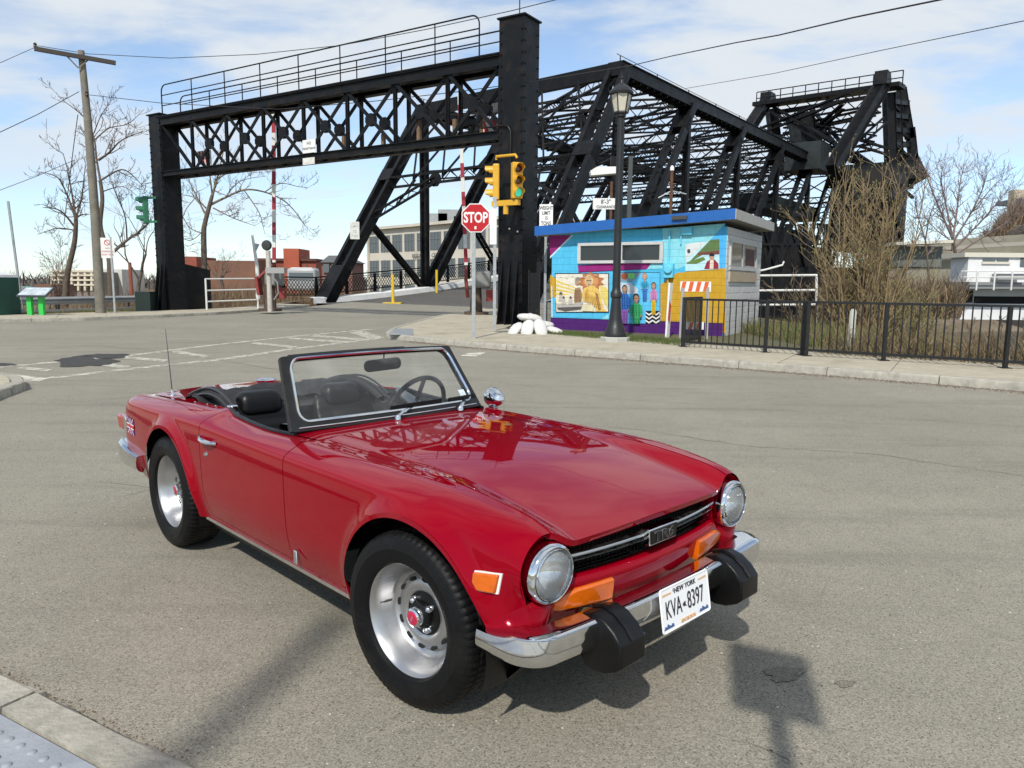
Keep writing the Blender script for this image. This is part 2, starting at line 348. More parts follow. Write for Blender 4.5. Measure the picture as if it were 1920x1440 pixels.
strip_slab('s', offset(NC, -.165)[10:], NB[10:], .020, .03, CONC2, swn, 5)
# tactile plate with truncated domes
TAC = mat('tactile_grey_paint', (.27, .29, .32), .7, var=.18, vscale=7, bump=.2, bscale=60, dirt=(.40, .41, .41), dscale=5, damt=.7)
t0 = Vector((-1.90, 2.46, 0)); tu = Vector((.868, -.497, 0)); tv = Vector((-.497, -.868, 0))
tac = MB(); tac.prism([(-.6, .0), (1.9, .0), (1.9, .95), (-.6, .95)], .018, .036, lambda u, v, h: t0+tu*u+tv*v+Vector((0, 0, h))); tacp = tac.build('tactile_plate', TAC, swn)
dm_ = None
for i in range(36):
    for j in range(11):
        c = t0+tu*(-.55+.066*i)+tv*(.06+.072*j+(.0))
        q = c-Vector((0, 0, 0))
        if dm_ is None:
            mb = MB(); mb.lathe([(.015, 0), (.0135, .003), (.009, .0055), (0, .006)], 12); dm_ = mb.build('tactile_dome', TAC, tacp); o = dm_
        elif not (j < 9 and -2.0 < q.x < -.75): continue
        else: o = dm_.copy(); C.objects.link(o)
        o.parent = tacp; o.location = (c.x, c.y, .036)
# small painted iron plate on the far corner ramp
rp = MB(); rp.add([Gp(728, 628, .133), Gp(776, 628, .133), Gp(774, 616, .133), Gp(735, 616, .133)], [(0, 1, 2, 3)]); rp.build('ramp_plate', mat('grey_iron', (.22, .24, .25), .7, var=.2, vscale=8), swr, smooth=0)
# verge, embankment and river
GR = mat('grass_soil', (.09, .085, .04), .95, var=.4, vscale=5, bump=.5, bscale=20)
sheet('verge', RB[3:16]+[(9.9, 14.0), (8.8, 17), (9.2, 22), (10, 27), (10.5, 34), (3, 46), (1.5, 40)], .10, GR)
def bank():
    P = []
    A_ = [(10.5, 34, .1), (10.2, 28, .1), (9.2, 22, .1), (8.7, 18, .1), (9.0, 15.6, .1), (9.7, 13.6, .1), (12.6, 11.3, .1), (18.6, 6, .1), (32, -6.2, .1), (60, -30, .1)]
    n = Vector((.62, .78, 0))
    for x, y, z in A_:
        row = []
        for k, (d, dz) in enumerate(((0, 0), (1.2, -.1), (2.5, -.6), (4.5, -1.5), (7, -2.3), (10, -2.9), (16, -3.4))):
            row.append((x+n.x*d*1.0, y+n.y*d*.6, z+dz+(.08*math.sin(x*3+d*2) if k else 0)))
        P.append(row)
    o = MB().grid(P).build('embankment', DIRT, None, smooth=60); o['kind'] = 'structure'
bank()
WAT = mat('river_water', (.035, .04, .03), .12, spec=.5, bump=.25, bscale=3., bdist=.05)
sheet('river', [(12, 14, -2.6), (60, -20, -2.6), (400, 60, -2.6), (300, 140, -2.6), (60, 75, -2.6), (12, 60, -2.6)], -2.6, WAT)
# ------------------------------------------------------------------ markings and patches
def wornpaint(name, col, thr):
    m = bpy.data.materials.new(name); MATS[name] = m; m.use_nodes = True; t = m.node_tree; b = t.nodes['Principled BSDF']; b.inputs['Base Color'].default_value = (*col, 1); b.inputs['Roughness'].default_value = .8
    tc = N(t, 'ShaderNodeTexCoord'); n = N(t, 'ShaderNodeTexNoise', inp={'Scale': 5, 'Detail': 10, 'Roughness': .75}); L_(t, tc, 'Object', n, 0)
    r = N(t, 'ShaderNodeMapRange', inp={1: thr-.06, 2: thr+.1, 3: 0, 4: .9}); L_(t, n, 0, r, 0); L_(t, r, 0, b, 'Alpha'); return m
WP = wornpaint('worn_white_paint', (.62, .59, .50), .42); WP2 = wornpaint('faded_white_paint', (.56, .53, .44), .45)
WP3 = wornpaint('half_worn_white_paint', (.60, .57, .48), .47)
def mark(name, quads, m, z=.004):
    for q in quads:
        mb = MB(); ps = [Gp(*p) for p in q]; mb.add([(p.x, p.y, z) for p in ps], [tuple(range(len(ps)))]); o = mb.build(name, m, None, smooth=0, fixn=False)
        if o.data.polygons[0].normal.z < 0: o.data.flip_normals()
        o['kind'] = 'structure'
def line(p, q, w): # world strip between two pixels of width w metres
    a, b = Gp(*p), Gp(*q); d = (b-a).normalized(); n = Vector((-d.y, d.x, 0))*w/2; return [a-n, b-n, b+n, a+n]
def mline(name, segs, w, m, z=.004):
    for a, b in segs:
        mb = MB(); ps = line(a, b, w); mb.add([(p.x, p.y, z) for p in ps], [(0, 1, 2, 3)]); o = mb.build(name, m, None, smooth=0, fixn=False)
        if o.data.polygons[0].normal.z < 0: o.data.flip_normals()
        o['kind'] = 'structure'
mline('crosswalk_line', [((-60, 694), (118, 678)), ((118, 678), (242, 667)), ((242, 667), (400, 647)), ((400, 647), (560, 630)), ((560, 630), (700, 617))], .22, WP2)
mline('crosswalk_line', [((-60, 727), (92, 709)), ((92, 709), (280, 688)), ((280, 688), (408, 675)), ((408, 675), (560, 653)), ((560, 653), (715, 634))], .24, WP3)
mark('crosswalk_bar', [[(0, 699), (88, 710), (74, 716), (-20, 703)]], WP, .006)
mark('crosswalk_bar', [[(40, 688), (100, 693), (86, 697), (30, 692)], [(186, 679), (246, 687), (232, 692), (176, 684)], [(232, 668), (318, 675), (306, 679), (222, 672)], [(330, 657), (395, 668), (382, 671), (320, 661)], [(480, 642), (560, 650), (548, 653), (470, 645)], [(545, 633), (660, 641), (650, 644), (538, 636)], [(590, 628), (690, 636), (680, 639), (582, 631)]], WP2, .006)
mark('stop_bar', [[(862, 668), (880, 662), (912, 661), (893, 669)]], WP, .006)
mark('stop_bar', [[(680, 620), (720, 633), (700, 638), (655, 624)]], WP2, .006)
def blob(px, py, rx, ry, m, z, name, seed=0, n=40):
    rr = random.Random(seed); ph = [rr.uniform(0, 6.28) for _ in range(4)]; mb = MB(); vs = []
    for i in range(n):
        a = 2*math.pi*i/n; k = 1+.16*math.sin(3*a+ph[0])+.12*math.sin(5*a+ph[1])+.07*math.sin(11*a+ph[2]); p = Gp(px+rx*k*math.cos(a), py+ry*k*math.sin(a)); vs.append((p.x, p.y, z))
    mb.add(vs, [tuple(range(n))]); o = mb.build(name, m, None, smooth=0, fixn=False)
    if o.data.polygons[0].normal.z < 0: o.data.flip_normals()
    o['kind'] = 'structure'
blob(158, 679, 56, 9, PATCH, .008, 'asphalt_patch', 3); blob(200, 668, 42, 4.5, PATCH, .009, 'asphalt_patch', 5); blob(12, 684, 16, 2.5, PATCH, .008, 'asphalt_patch', 8)
blob(1470, 1265, 34, 14, asphalt('tar_spot', (.20, .18, .145)), .004, 'asphalt_patch', 11); blob(1585, 1283, 18, 7, MATS['tar_spot'], .004, 'asphalt_patch', 12); blob(425, 752, 40, 5, MATS['tar_spot'], .004, 'asphalt_patch', 13)
# thin cracks
def crack(pts, w, seed):
    rr = random.Random(seed); W = [Gp(*p) for p in pts]; out = []
    for a, b in zip(W, W[1:]):
        n = max(2, int((b-a).length/.12))
        for i in range(n): out.append(a.lerp(b, i/n)+Vector((rr.uniform(-.025, .025), rr.uniform(-.025, .025), 0)))
    out.append(W[-1]); mb = MB(); P = []
    for i, p in enumerate(out):
        a, b = out[max(i-1, 0)], out[min(i+1, len(out)-1)]; t = (b-a).normalized(); n = Vector((-t.y, t.x, 0))*w*rr.uniform(.3, 1.1); P.append([(p.x-n.x, p.y-n.y, .0035), (p.x+n.x, p.y+n.y, .0035)])
    mb.grid(P); o = mb.build('pavement_crack', mat('crack_dark', (.21, .185, .145), .95), None, smooth=0, fixn=False)
    if o.data.polygons[0].normal.z < 0: o.data.flip_normals()
    o['kind'] = 'structure'
crack([(1040, 792), (1200, 806), (1400, 836), (1640, 852), (1920, 893)], .006, 1); crack([(930, 716), (1150, 748), (1450, 770), (1920, 800)], .005, 2); crack([(1380, 1390), (1440, 1402), (1480, 1425)], .003, 3)
crack([(20, 655), (180, 648), (320, 660), (560, 700)], .02, 5); crack([(300, 590), (420, 600), (520, 606), (700, 596)], .012, 6); crack([(160, 900), (300, 915), (215, 935)], .003, 7)
# gutter grit along the kerbs
def grit(P_, d, n, seed, wd=.22, rs=1.):
    rr = random.Random(seed); pts = [Vector((*p, 0)) for p in P_]; mb = MB()
    L = [(b-a).length for a, b in zip(pts, pts[1:])]; T = sum(L)
    for _ in range(n):
        q = rr.uniform(0, T); i = 0
        while q > L[i]: q -= L[i]; i += 1
        t = (pts[i+1]-pts[i]).normalized(); p = pts[i]+t*q+Vector((t.y, -t.x, 0))*d*abs(rr.gauss(0, wd*.5)); r = rr.uniform(.006, .02)*rs; a = rr.uniform(0, 6)
        c, s = math.cos(a)*r, math.sin(a)*r; mb.add([(p.x+c, p.y+s, .001), (p.x-s*.7, p.y+c*.7, .001), (p.x-c, p.y-s, .001), (p.x+s*.7, p.y-c*.7, .001), (p.x, p.y, r*.8)], [(0, 1, 4), (1, 2, 4), (2, 3, 4), (3, 0, 4)])
    o = mb.build('gutter_grit', mat('grit_brown', (.13, .10, .07), .95, var=.5, vscale=30), None, smooth=0); tag(o, 'brown grit and leaf litter lying in the gutter', None, None, 'stuff')
def pebbles():
    for nm, col, n, sd in (('pale', (.48, .45, .38), 420, 21), ('dark', (.07, .06, .05), 380, 22)):
        rr = random.Random(sd); mb = MB()
        for _ in range(n):
            y = 1.9+abs(rr.gauss(0, 4.2)); x = rr.uniform(-.72, .75)*y; r = rr.uniform(.0025, .008)*(.7+.07*y); a = rr.uniform(0, 6); c, s = math.cos(a)*r, math.sin(a)*r*.7
            mb.add([(x+c, y+s, .0005), (x-s, y+c*.8, .0005), (x-c, y-s, .0005), (x+s, y-c*.8, .0005), (x, y, r*.6)], [(0, 1, 4), (1, 2, 4), (2, 3, 4), (3, 0, 4)])
        o = mb.build('loose_gravel', mat('gravel_'+nm, col, .9), None, smooth=0); tag(o, '%s loose grit scattered over the asphalt' % nm, None, None, 'stuff')
pebbles()
grit(RC[8:17], 1, 4200, 1, .3); grit(NC[9:13], -1, 700, 2, .05, .35)
# ------------------------------------------------------------------ steelwork helpers
STEEL = mat('black_bridge_paint', (.0055, .0064, .0076), .45, spec=.2, var=.35, vscale=1.2, bump=.12, bscale=9, dirt=(.045, .026, .016), dscale=2.2, damt=.45)
STEELG = mat('dark_green_grey_paint', (.012, .017, .017), .5, var=.25, vscale=2)
RUSTY = mat('rusty_steel', (.11, .05, .025), .85, var=.5, vscale=6)
def laced(mb, a, b, sd, sep, dep, cw=.16, pitch=None, bar=.05, faces=1, ends=True):
    """two channels sep apart along sd, joined by zig-zag lacing"""
    a, b = Vector(a), Vector(b); d = (b-a); L = d.length; d.normalize(); sd = Vector(sd); sd = (sd-d*sd.dot(d)).normalized(); up = d.cross(sd)
    for q in (-1, 1): mb.beam(a+sd*(q*(sep-cw)/2), b+sd*(q*(sep-cw)/2), cw, dep, up=up)
    bar *= 1.35
    n = max(2, int(round(L/(pitch or sep))));
    for f in ((0,) if faces == 1 else (-1, 1)):
        o = up*(f*(dep/2-.01))
        for i in range(n):
            p, q = a+d*(L*i/n), a+d*(L*(i+1)/n); s0 = 1 if i % 2 else -1
            mb.beam(p+sd*(s0*(sep/2-cw/2))+o, q-sd*(s0*(sep/2-cw/2))+o, bar, .022, up=up)
    if ends:
        for e in (a+d*.25*sep, b-d*.25*sep): mb.beam(e-d*.3*sep, e+d*.3*sep, sep, .03, up=up)
def member(name, a, b, w, h, parent, up=(0, 0, 1), m=None):
    mb = MB(); mb.beam(a, b, w, h, up); mb.beam(Vector(a), Vector(b), w*1.35, .03, up, (0, h/2-.015)); mb.beam(Vector(a), Vector(b), w*1.35, .03, up, (0, -h/2+.015)); return mb.build(name, m or STEEL, parent, smooth=0)
def lmember(name, a, b, sd, sep, dep, parent, **k):
    mb = MB(); laced(mb, a, b, sd, sep, dep, **k); return mb.build(name, STEEL, parent, smooth=0)
def gusset(c, n, u, r, th, parent, sides=8, name='gusset_plate'):
    n = Vector(n).normalized(); u = Vector(u); u = (u-n*u.dot(n)).normalized(); v = n.cross(u); c = Vector(c); mb = MB()
    mb.prism([(r*math.cos(2*math.pi*(i+.5)/sides), r*math.sin(2*math.pi*(i+.5)/sides)) for i in range(sides)], -th/2, th/2, lambda p, q, h: c+u*p+v*q+n*h); return mb.build(name, STEEL, parent, smooth=0)

# ------------------------------------------------------------------ barrier gantry over the road
GU, GA = Vector((-.846, .534, 0)), Vector((.534, .846, 0)); G0 = Vector((.30, 25.0, 0))
GAN = thing('road_gantry', 'black riveted steel gantry with railed walkway spanning the bridge approach', 'gantry', G0)
def gp(t, d, z): return GU*t+GA*d+Vector((0, 0, z))      # local to the gantry empty (t leftwards, d away)
def column(t0, w, z1, name):
    mb = MB(); e = .06
    for a, b in ((t0, t0+e), (t0+w-e, t0+w)): mb.beam(gp((a+b)/2, .475, .1), gp((a+b)/2, .475, z1), e, w, up=GA)
    for a in (e/2, w-e/2): mb.beam(gp(t0+w/2, a, .1), gp(t0+w/2, a, z1), w-2*e-.004, e-.006, up=GA)
    mb.beam(gp(t0+w/2, w/2, z1), gp(t0+w/2, w/2, z1+.05), w+.12, w+.12, up=GA)
    c = mb.build(name, STEEL, GAN, smooth=0)
    for k in range(3):   # splayed base stiffeners on the face towards the street
        for d_, sgn in ((0, -1),):
            a = t0+.17+.3*k; m2 = MB(); m2.add([gp(a-.02, -.01, 2.3), gp(a+.02, -.01, 2.3), gp(a+.02, -.34, .12), gp(a-.02, -.34, .12), gp(a-.02, .02, .12), gp(a+.02, .02, .12)], [(0, 1, 2, 3), (0, 3, 4), (1, 5, 2), (3, 2, 5, 4), (0, 4, 5, 1)]); m2.build('base_stiffener', STEEL, c, smooth=0)
    m2 = MB(); m2.box(gp(t0+w/2, w/2-.1, .06)+Vector((0, 0, .0)), (1.5, 1.5, .12), Matrix.Rotation(math.atan2(GU.y, GU.x), 3, 'Z')); m2.build('base_plate', STEEL, c, smooth=0)
    # rivets up the corners
    m2 = MB()
    for i in range(26):
        z = .8+i*(z1-1.2)/25
        for t, d in ((t0-.012, .08), (t0-.012, w-.08), (t0+.08, -.012), (t0+w-.08, -.012)): m2.box(gp(t, d, z), (.05, .05, .05), Matrix.Rotation(math.atan2(GU.y, GU.x), 3, 'Z'))
    r = m2.build('rivets', STEEL, c, smooth=0); r['kind'] = 'stuff'
    return c
colr = column(0, .95, 9.95, 'gantry_column'); coll = column(19.5, .90, 9.05, 'gantry_column')
mb = MB(); mb.prism([(.9, .1), (2.5, .1), (2.5, 2.05), (.9, 2.35)], .3, .36, lambda u, v, h: gp(19.5+h, u, v)); mb.build('base_panel', STEEL, GAN, smooth=0)
mb = MB(); mb.tube([gp(.475, .475, 9.95), gp(.475, .475, 11.3)], .02, 6); mb.build('lightning_rod', STEEL, GAN)
ZT, ZB = 8.62, 6.38
for d in (.10, .85):
    mb = MB(); mb.beam(gp(.95, d, ZT+.08), gp(19.5, d, ZT+.08), .16, .30); mb.beam(gp(.95, d, ZT+.24), gp(19.5, d, ZT+.24), .34, .04); mb.beam(gp(.95, d, ZT-.08), gp(19.5, d, ZT-.08), .30, .03); mb.build('top_chord', STEEL, GAN, smooth=0)
    mb = MB(); mb.beam(gp(.95, d, ZB), gp(19.5, d, ZB), .14, .20); mb.beam(gp(.95, d, ZB+.10), gp(19.5, d, ZB+.10), .30, .03); mb.beam(gp(.95, d, ZB-.10), gp(19.5, d, ZB-.10), .30, .03); mb.build('bottom_chord', STEEL, GAN, smooth=0)
    tn = [.95]+[3.12+2.365*k for k in range(7)]
    for k, t in enumerate(tn):
        member('truss_vertical', gp(t, d, ZB+.1), gp(t, d, ZT-.05), .10, .10, GAN, up=GA)
        if k < len(tn)-1:
            t2 = tn[k+1]; tm = (t+t2)/2
            mb = MB(); mb.beam(gp(t+.08, d+.06, ZT-.07), gp(t2-.08, d+.06, ZB+.1), .05, .13, up=GA.cross(Vector((0, 0, 1)))); mb.build('truss_diagonal', STEEL, GAN, smooth=0)
            mb = MB(); mb.beam(gp(t+.08, d-.06, ZB+.1), gp(t2-.08, d-.06, ZT-.07), .05, .13, up=GA.cross(Vector((0, 0, 1)))); mb.build('truss_diagonal', STEEL, GAN, smooth=0)
            gusset(gp(tm, d, (ZT+ZB)/2-.05), GA, GU, .24, .16, GAN)
    member('truss_diagonal', gp(17.35, d, ZB+.1), gp(19.45, d, ZT-.05), .08, .12, GAN, up=GA)
for t in np.arange(1.5, 19.3, 1.18): member('cross_tie', gp(t, .1, ZB-.02), gp(t, .85, ZB-.02), .07, .07, GAN)
mb = MB(); mb.beam(gp(.95, .475, ZT+.29), gp(19.7, .475, ZT+.29), 1.15, .05); mb.build('walkway_deck', STEEL, GAN, smooth=0)
mb = MB()
for t in np.arange(1.6, 19.2, .6): mb.beam(gp(t, .2, ZT+.12), gp(t, .75, ZT+.12), .10, .14)
o = mb.build('deck_joists', STEEL, GAN, smooth=0); o['kind'] = 'stuff'
# walkway rails, rounded at their ends
def grail(d, z0, t0, t1, h, ts):
    mb = MB(); r = .3; pts = [gp(t0, d, z0)]+[gp(t0+r-r*math.cos(a), d, z0+h-r+r*math.sin(a)) for a in np.linspace(0, math.pi/2, 7)]+[gp(t1-r+r*math.sin(a), d, z0+h-r+r*math.cos(a)) for a in np.linspace(0, math.pi/2, 7)]+[gp(t1, d, z0)]
    mb.tube(pts, .028, 6); mb.build('walkway_handrail', STEEL, GAN)
    for f in (.34, .67): mb = MB(); mb.tube([gp(t0, d, z0+h*f), gp(t1, d, z0+h*f)], .022, 6); mb.build('walkway_rail', STEEL, GAN)
    for t in ts: mb = MB(); mb.tube([gp(t, d, z0), gp(t, d, z0+h)], .024, 6); mb.build('rail_post', STEEL, GAN)
z0 = ZT+.3
grail(.02, z0, 1.75, 19.3, 1.35, np.arange(3.6, 19, 2.25)); grail(.95, z0, .98, 19.3, 1.05, np.arange(1.4, 19, 2.25))
# things fixed to the gantry
WBRD = mat('white_board', (.62, .62, .58), .6, var=.2, vscale=5, dirt=(.3, .26, .2), dscale=3, damt=.5); TIMB = mat('weathered_timber', (.16, .10, .06), .85, var=.4, vscale=8)
INKS = mat('sign_ink', (.03, .03, .03), .6); SREDM = mat('sign_red', (.42, .006, .012), .4, spec=.4, var=.06, vscale=6); SWH = mat('sign_white', (.72, .72, .70), .45, var=.06, vscale=5)
def sign_at(root, name, c, w, h, ux, lines, m=SWH, ink=INKS, size=.1, border=True, th=.012, bold=.002, fs=1.):
    """flat sign board at c facing the side of ux x z"""
    M = frame(c, ux, (0, 0, 1)); mb = MB(); mb.prism(rrect(w, h, min(w, h)*.06), -th, 0, lambda u, v, q: M @ Vector((u, v, q))); b = mb.build(name, m, root, smooth=0)
    for i, (tx, y, sz) in enumerate(lines): text(tx, sz, ink, b, M @ Matrix.Translation((0, y, .002)), bold=bold, font_scale=(fs, 1))
    return b
FU = -GU   # rightwards along the gantry
sg = thing('pedestrian_sign', 'small white NO PEDESTRIANS board fixed to the gantry bottom chord', 'sign', G0+gp(9.75, -.10, 0))
sign_at(sg, 'sign_board', (0, 0, 6.75), .72, .50, FU, [('NO', .11, .16), ('PEDESTRIANS', -.09, .115)])
sg = thing('notice_board', 'blank white board hung below the gantry chord under the pedestrian sign', 'sign', G0+gp(9.75, -.14, 0)); sign_at(sg, 'sign_board', (0, 0, 6.18), .66, .26, FU, [], m=WBRD)
for i, t in enumerate((3.0, 4.6, 6.3, 8.3)):
    mb = MB(); mb.beam(gp(t, .35, ZB-.05), gp(t, .35, ZB+.75+.25*math.sin(i*2)), .13, .13, up=GA); mb.build('timber_post', TIMB, GAN, smooth=0)
def striped(name, c, w, h, ux, n, parent, skew=.5):
    M = frame(c, ux, (0, 0, 1)); mb = MB(); mb.prism([(-w/2, -h/2), (w/2, -h/2), (w/2, h/2), (-w/2, h/2)], -.02, 0, lambda u, v, q: M @ Vector((u, v, q))); b = mb.build(name, WBRD, parent, smooth=0)
    st = w/(n*2)
    for i in range(n):
        a = -w/2+st*(2*i+.3); mb = MB(); k = skew*h; mb.add([M @ Vector(p) for p in ((a, -h/2, .003), (min(a+st, w/2), -h/2, .003), (min(a+st-k, w/2), h/2, .003), (a-k if a-k > -w/2 else -w/2, h/2, .003))], [(0, 1, 2, 3)]); mb.build('red_stripe', SREDM, b, smooth=0)
    return b
sb = thing('barrier_board', 'white board and red striped panel on posts behind the gantry truss', 'barrier', G0+gp(1.9, 1.5, 0))
mb = MB(); mb.beam(gp(.75, 0, 6.5), gp(.75, 0, 7.9), .13, .13, up=GA); mb.build('post', TIMB, sb, smooth=0); mb = MB(); mb.beam(gp(-.7, 0, 6.5), gp(-.7, 0, 8.1), .13, .13, up=GA); mb.build('post', TIMB, sb, smooth=0)
mb = MB(); mb.beam(gp(.7, -.08, 7.62), gp(-.65, -.08, 7.62), .03, .30); mb.build('white_panel', WBRD, sb, smooth=0); striped('striped_panel', gp(0, -.08, 6.98), 1.3, .42, FU, 3, sb)
sb = thing('striped_board', 'red and white striped board behind the left end of the gantry', 'barrier', G0+gp(18.2, 1.3, 0)); striped('striped_panel', (0, 0, 7.2), 1.0, .62, FU, 5, sb, .2)
# conduit elbow on the right column
mb = MB(); mb.tube([gp(1.6, -.06, 6.62), gp(.75, -.06, 6.62), gp(.55, -.06, 6.58), gp(.45, -.06, 6.42), gp(.44, -.06, 5.3)], .03, 6); mb.build('conduit', STEEL, GAN)

# ------------------------------------------------------------------ traffic signals
YEL = mat('signal_yellow', (.62, .34, .02), .45, var=.1, vscale=6, dirt=(.3, .2, .06), dscale=4, damt=.4); SGN = mat('signal_green_paint', (.02, .14, .075), .5, var=.2, vscale=5)
def signal_head(parent, c, fwd, mtl, s=1., lit=None):
    """three-lamp head with visors; fwd is the way the lamps look"""
    f = Vector(fwd).normalized(); r = f.cross(Vector((0, 0, 1))).normalized(); c = Vector(c); M = Matrix((r, -f, Vector((0, 0, 1)))).transposed()
    mb = MB(); mb.box(c, (.34*s, .20*s, 1.10*s), M); h = mb.build('signal_head', mtl, parent, smooth=0); bevel(h, .03*s, 2)
    cols = [(.10, .006, .005), (.12, .05, .005), (.01, .12, .085)]
    for i in range(3):
        z = (.36-.36*i)*s; q = c+f*(.10*s)+Vector((0, 0, z)); MM = frame((0, 0, 0), r, Vector((0, 0, 1))).to_3x3() # z axis = r x up = -f?
        vs = []
        for k, a in enumerate(np.linspace(R_(-35), R_(215), 15)):
            e = Vector((0, 0, 1))*math.sin(a)*.145*s+r*math.cos(a)*.145*s; ln = (.25 if math.sin(a) > -.2 else .12)*s; vs.append((q+e, q+e*.96+f*ln))
        mb = MB(); mb.grid([[a for a, b in vs], [b for a, b in vs], [b*1.0-(b-q)*.06 for a, b in vs], [a-(a-q)*.06 for a, b in vs]]); mb.build('visor', mtl, h, smooth=50)
        mb = MB(); n = 20; ring_ = [q+f*.006+(r*math.cos(2*math.pi*k/n)+Vector((0, 0, 1))*math.sin(2*math.pi*k/n))*.125*s for k in range(n)]; mb.add(ring_+[q+f*.04*s], [(k, (k+1) % n, n) for k in range(n)])
        mb.build('signal_lens', mat('lens_lit_green', (.05, .62, .42), .3, emit=.45) if lit == i else mat('lens_%d' % i, cols[i], .15, coat=.5), h, smooth=60)
    return h
ts = thing('traffic_signal', 'yellow two-headed traffic signal bracketed to the right gantry column', 'traffic light', G0+gp(.12, -.75, 0))
signal_head(ts, gp(-.36, 0, 4.72), Vector((.35, -.95, 0)), YEL, 1.02, lit=2); signal_head(ts, gp(.42, .0, 4.72), -FU*1.0+Vector((-.05, -.5, 0)), YEL, 1.02)
mb = MB(); mb.tube([gp(.42, 0, 5.42), gp(.42, 0, 5.52), gp(-.3, 0, 5.52), gp(-.36, 0, 5.42)], .045, 8); mb.build('upper_bracket', YEL, ts)
mb = MB(); mb.beam(gp(.55, 0, 4.05), gp(-.45, 0, 4.05), .16, .17); mb.tube([gp(.05, 0, 3.98), gp(.05, 0, 3.70)], .085, 10); mb.build('lower_bracket', YEL, ts, smooth=30)
mb = MB(); mb.beam(gp(.1, 0, 4.05), gp(.1, .75, 4.05), .10, .10); mb.build('mounting_arm', STEEL, ts)
# bolts on the column face, coloured white for the light they catch
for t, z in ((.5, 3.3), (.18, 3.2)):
    mb = MB(); mb.lathe([(.035, 0), (.03, .03), (0, .035)], 10, gp(t, -.01, z), 'y', Matrix.Diagonal((1, -1, 1))); mb.build('column_bolt', SWH, GAN)
ts2 = thing('traffic_signal', 'green-painted traffic signal on the left gantry column', 'traffic light', G0+gp(20.75, -.15, 0))
signal_head(ts2, gp(0, 0, 4.80), Vector((-.85, -.5, 0)), SGN, 1.15); mb = MB(); mb.beam(gp(0, 0, 4.25), gp(-.6, .2, 4.25), .1, .1); mb.build('bracket', SGN, ts2); mb = MB(); mb.beam(gp(0, 0, 5.35), gp(-.6, .2, 5.35), .1, .1); mb.build('bracket', SGN, ts2)

# ------------------------------------------------------------------ the truss bridge behind
BA = Vector((.603, .798, 0)); BR0 = Vector((.47, 45.9, 0)); BL0 = Vector((-14.9, 59.0, 0)); PN = 11.55; ZTOP = 16.45
BRG = thing('truss_bridge', 'big black riveted steel truss bascule bridge behind the painted hut', 'bridge', BR0)
BD = BL0-BR0; BX = Vector((-BA.y, BA.x, 0))     # BX across, to the left
def zd(s): s = max(0, min(s, 34)); return -.25+.055*s+.0016*s*s
def bp_(side, s, z): return BD*side+BA*s+Vector((0, 0, z))
NP = 6
for sd in (0, 1):
    # end post: two wide plates with ladder lacing on the sloping face
    a, b = bp_(sd, 0, zd(0)), bp_(sd, PN, ZTOP)
    mb = MB(); laced(mb, a, b, BX, 1.5, .85, cw=.34, pitch=1.5, bar=.09); mb.beam(a+Vector((0, 0, 0)), a+(b-a)*.17, 1.5, .9, up=BX.cross(b-a)); mb.beam(a+(b-a)*.60, a+(b-a)*.66, 1.5, .9, up=BX.cross(b-a)); mb.build('end_post', STEEL, BRG, smooth=0)
    # top chord
    mb = MB(); p, q = bp_(sd, PN-.6, ZTOP), bp_(sd, NP*PN+2, ZTOP); mb.beam(p, q, 1.0, .85); mb.beam(p, q, 1.25, .06, off=(0, .44)); mb.beam(p, q, 1.2, .05, off=(0, -.44)); mb.build('top_chord', STEEL, BRG, smooth=0)
    mb = MB()
    for i in range(int((NP-1)*PN/1.1)): mb.beam(bp_(sd, PN+i*1.1, ZTOP-.55)-BX*.5, bp_(sd, PN+i*1.1, ZTOP-.55)+BX*.5, .10, .14)
    o = mb.build('chord_battens', STEEL, BRG, smooth=0); o['kind'] = 'stuff'
    mb = MB(); mb.tube([bp_(sd, PN-.5, ZTOP+1.0)]+[bp_(sd, PN*k, ZTOP+.95) for k in range(2, NP+1)], .025, 5); mb.build('chord_cable', STEEL, BRG)
    mb = MB()
    for i in range(2*NP-3): mb.beam(bp_(sd, PN+i*PN/2, ZTOP+.4), bp_(sd, PN+i*PN/2, ZTOP+1.0), .07, .07)
    mb.build('cable_posts', STEEL, BRG)['kind'] = 'stuff'
    mb = MB(); mb.beam(bp_(sd, 0, zd(0)-.2), bp_(sd, PN*1.5, zd(17)-.2), .7, .8); mb.beam(bp_(sd, PN*1.5, zd(17)-.2), bp_(sd, NP*PN, zd(34)-.2), .7, .9); mb.build('bottom_chord', STEEL, BRG, smooth=0)
    for k in range(1, NP+1):
        s_ = PN*k; mb = MB(); laced(mb, bp_(sd, s_, zd(s_)), bp_(sd, s_, ZTOP-.4), BX, .75 if k == 1 else .5, .45, cw=.2, pitch=.7, bar=.06); mb.build('truss_vertical', STEEL, BRG, smooth=0)
        if k < NP:
            mb = MB(); laced(mb, bp_(sd, s_, zd(s_)), bp_(sd, s_+PN, ZTOP-.3), BX, 1.35, .7, cw=.30, pitch=1.35, bar=.085); e0, e1 = bp_(sd, s_, zd(s_)), bp_(sd, s_+PN, ZTOP-.3); mb.beam(e0+(e1-e0)*.86, e0+(e1-e0)*.93, 1.35, .75, up=BX.cross(e1-e0)); mb.build('truss_diagonal', STEEL, BRG, smooth=0)
        # half-panel stiffener from post base to the middle of the preceding diagonal
        m0 = bp_(sd, s_-PN*.5, (zd(s_-PN)+ZTOP)/2-.6) if k > 1 else bp_(sd, PN*.42, ZTOP*.40)
        lmember('sub_strut', bp_(sd, s_, zd(s_)+.2), m0, BX, .62, .3, BRG, cw=.13, pitch=.62, bar=.05)
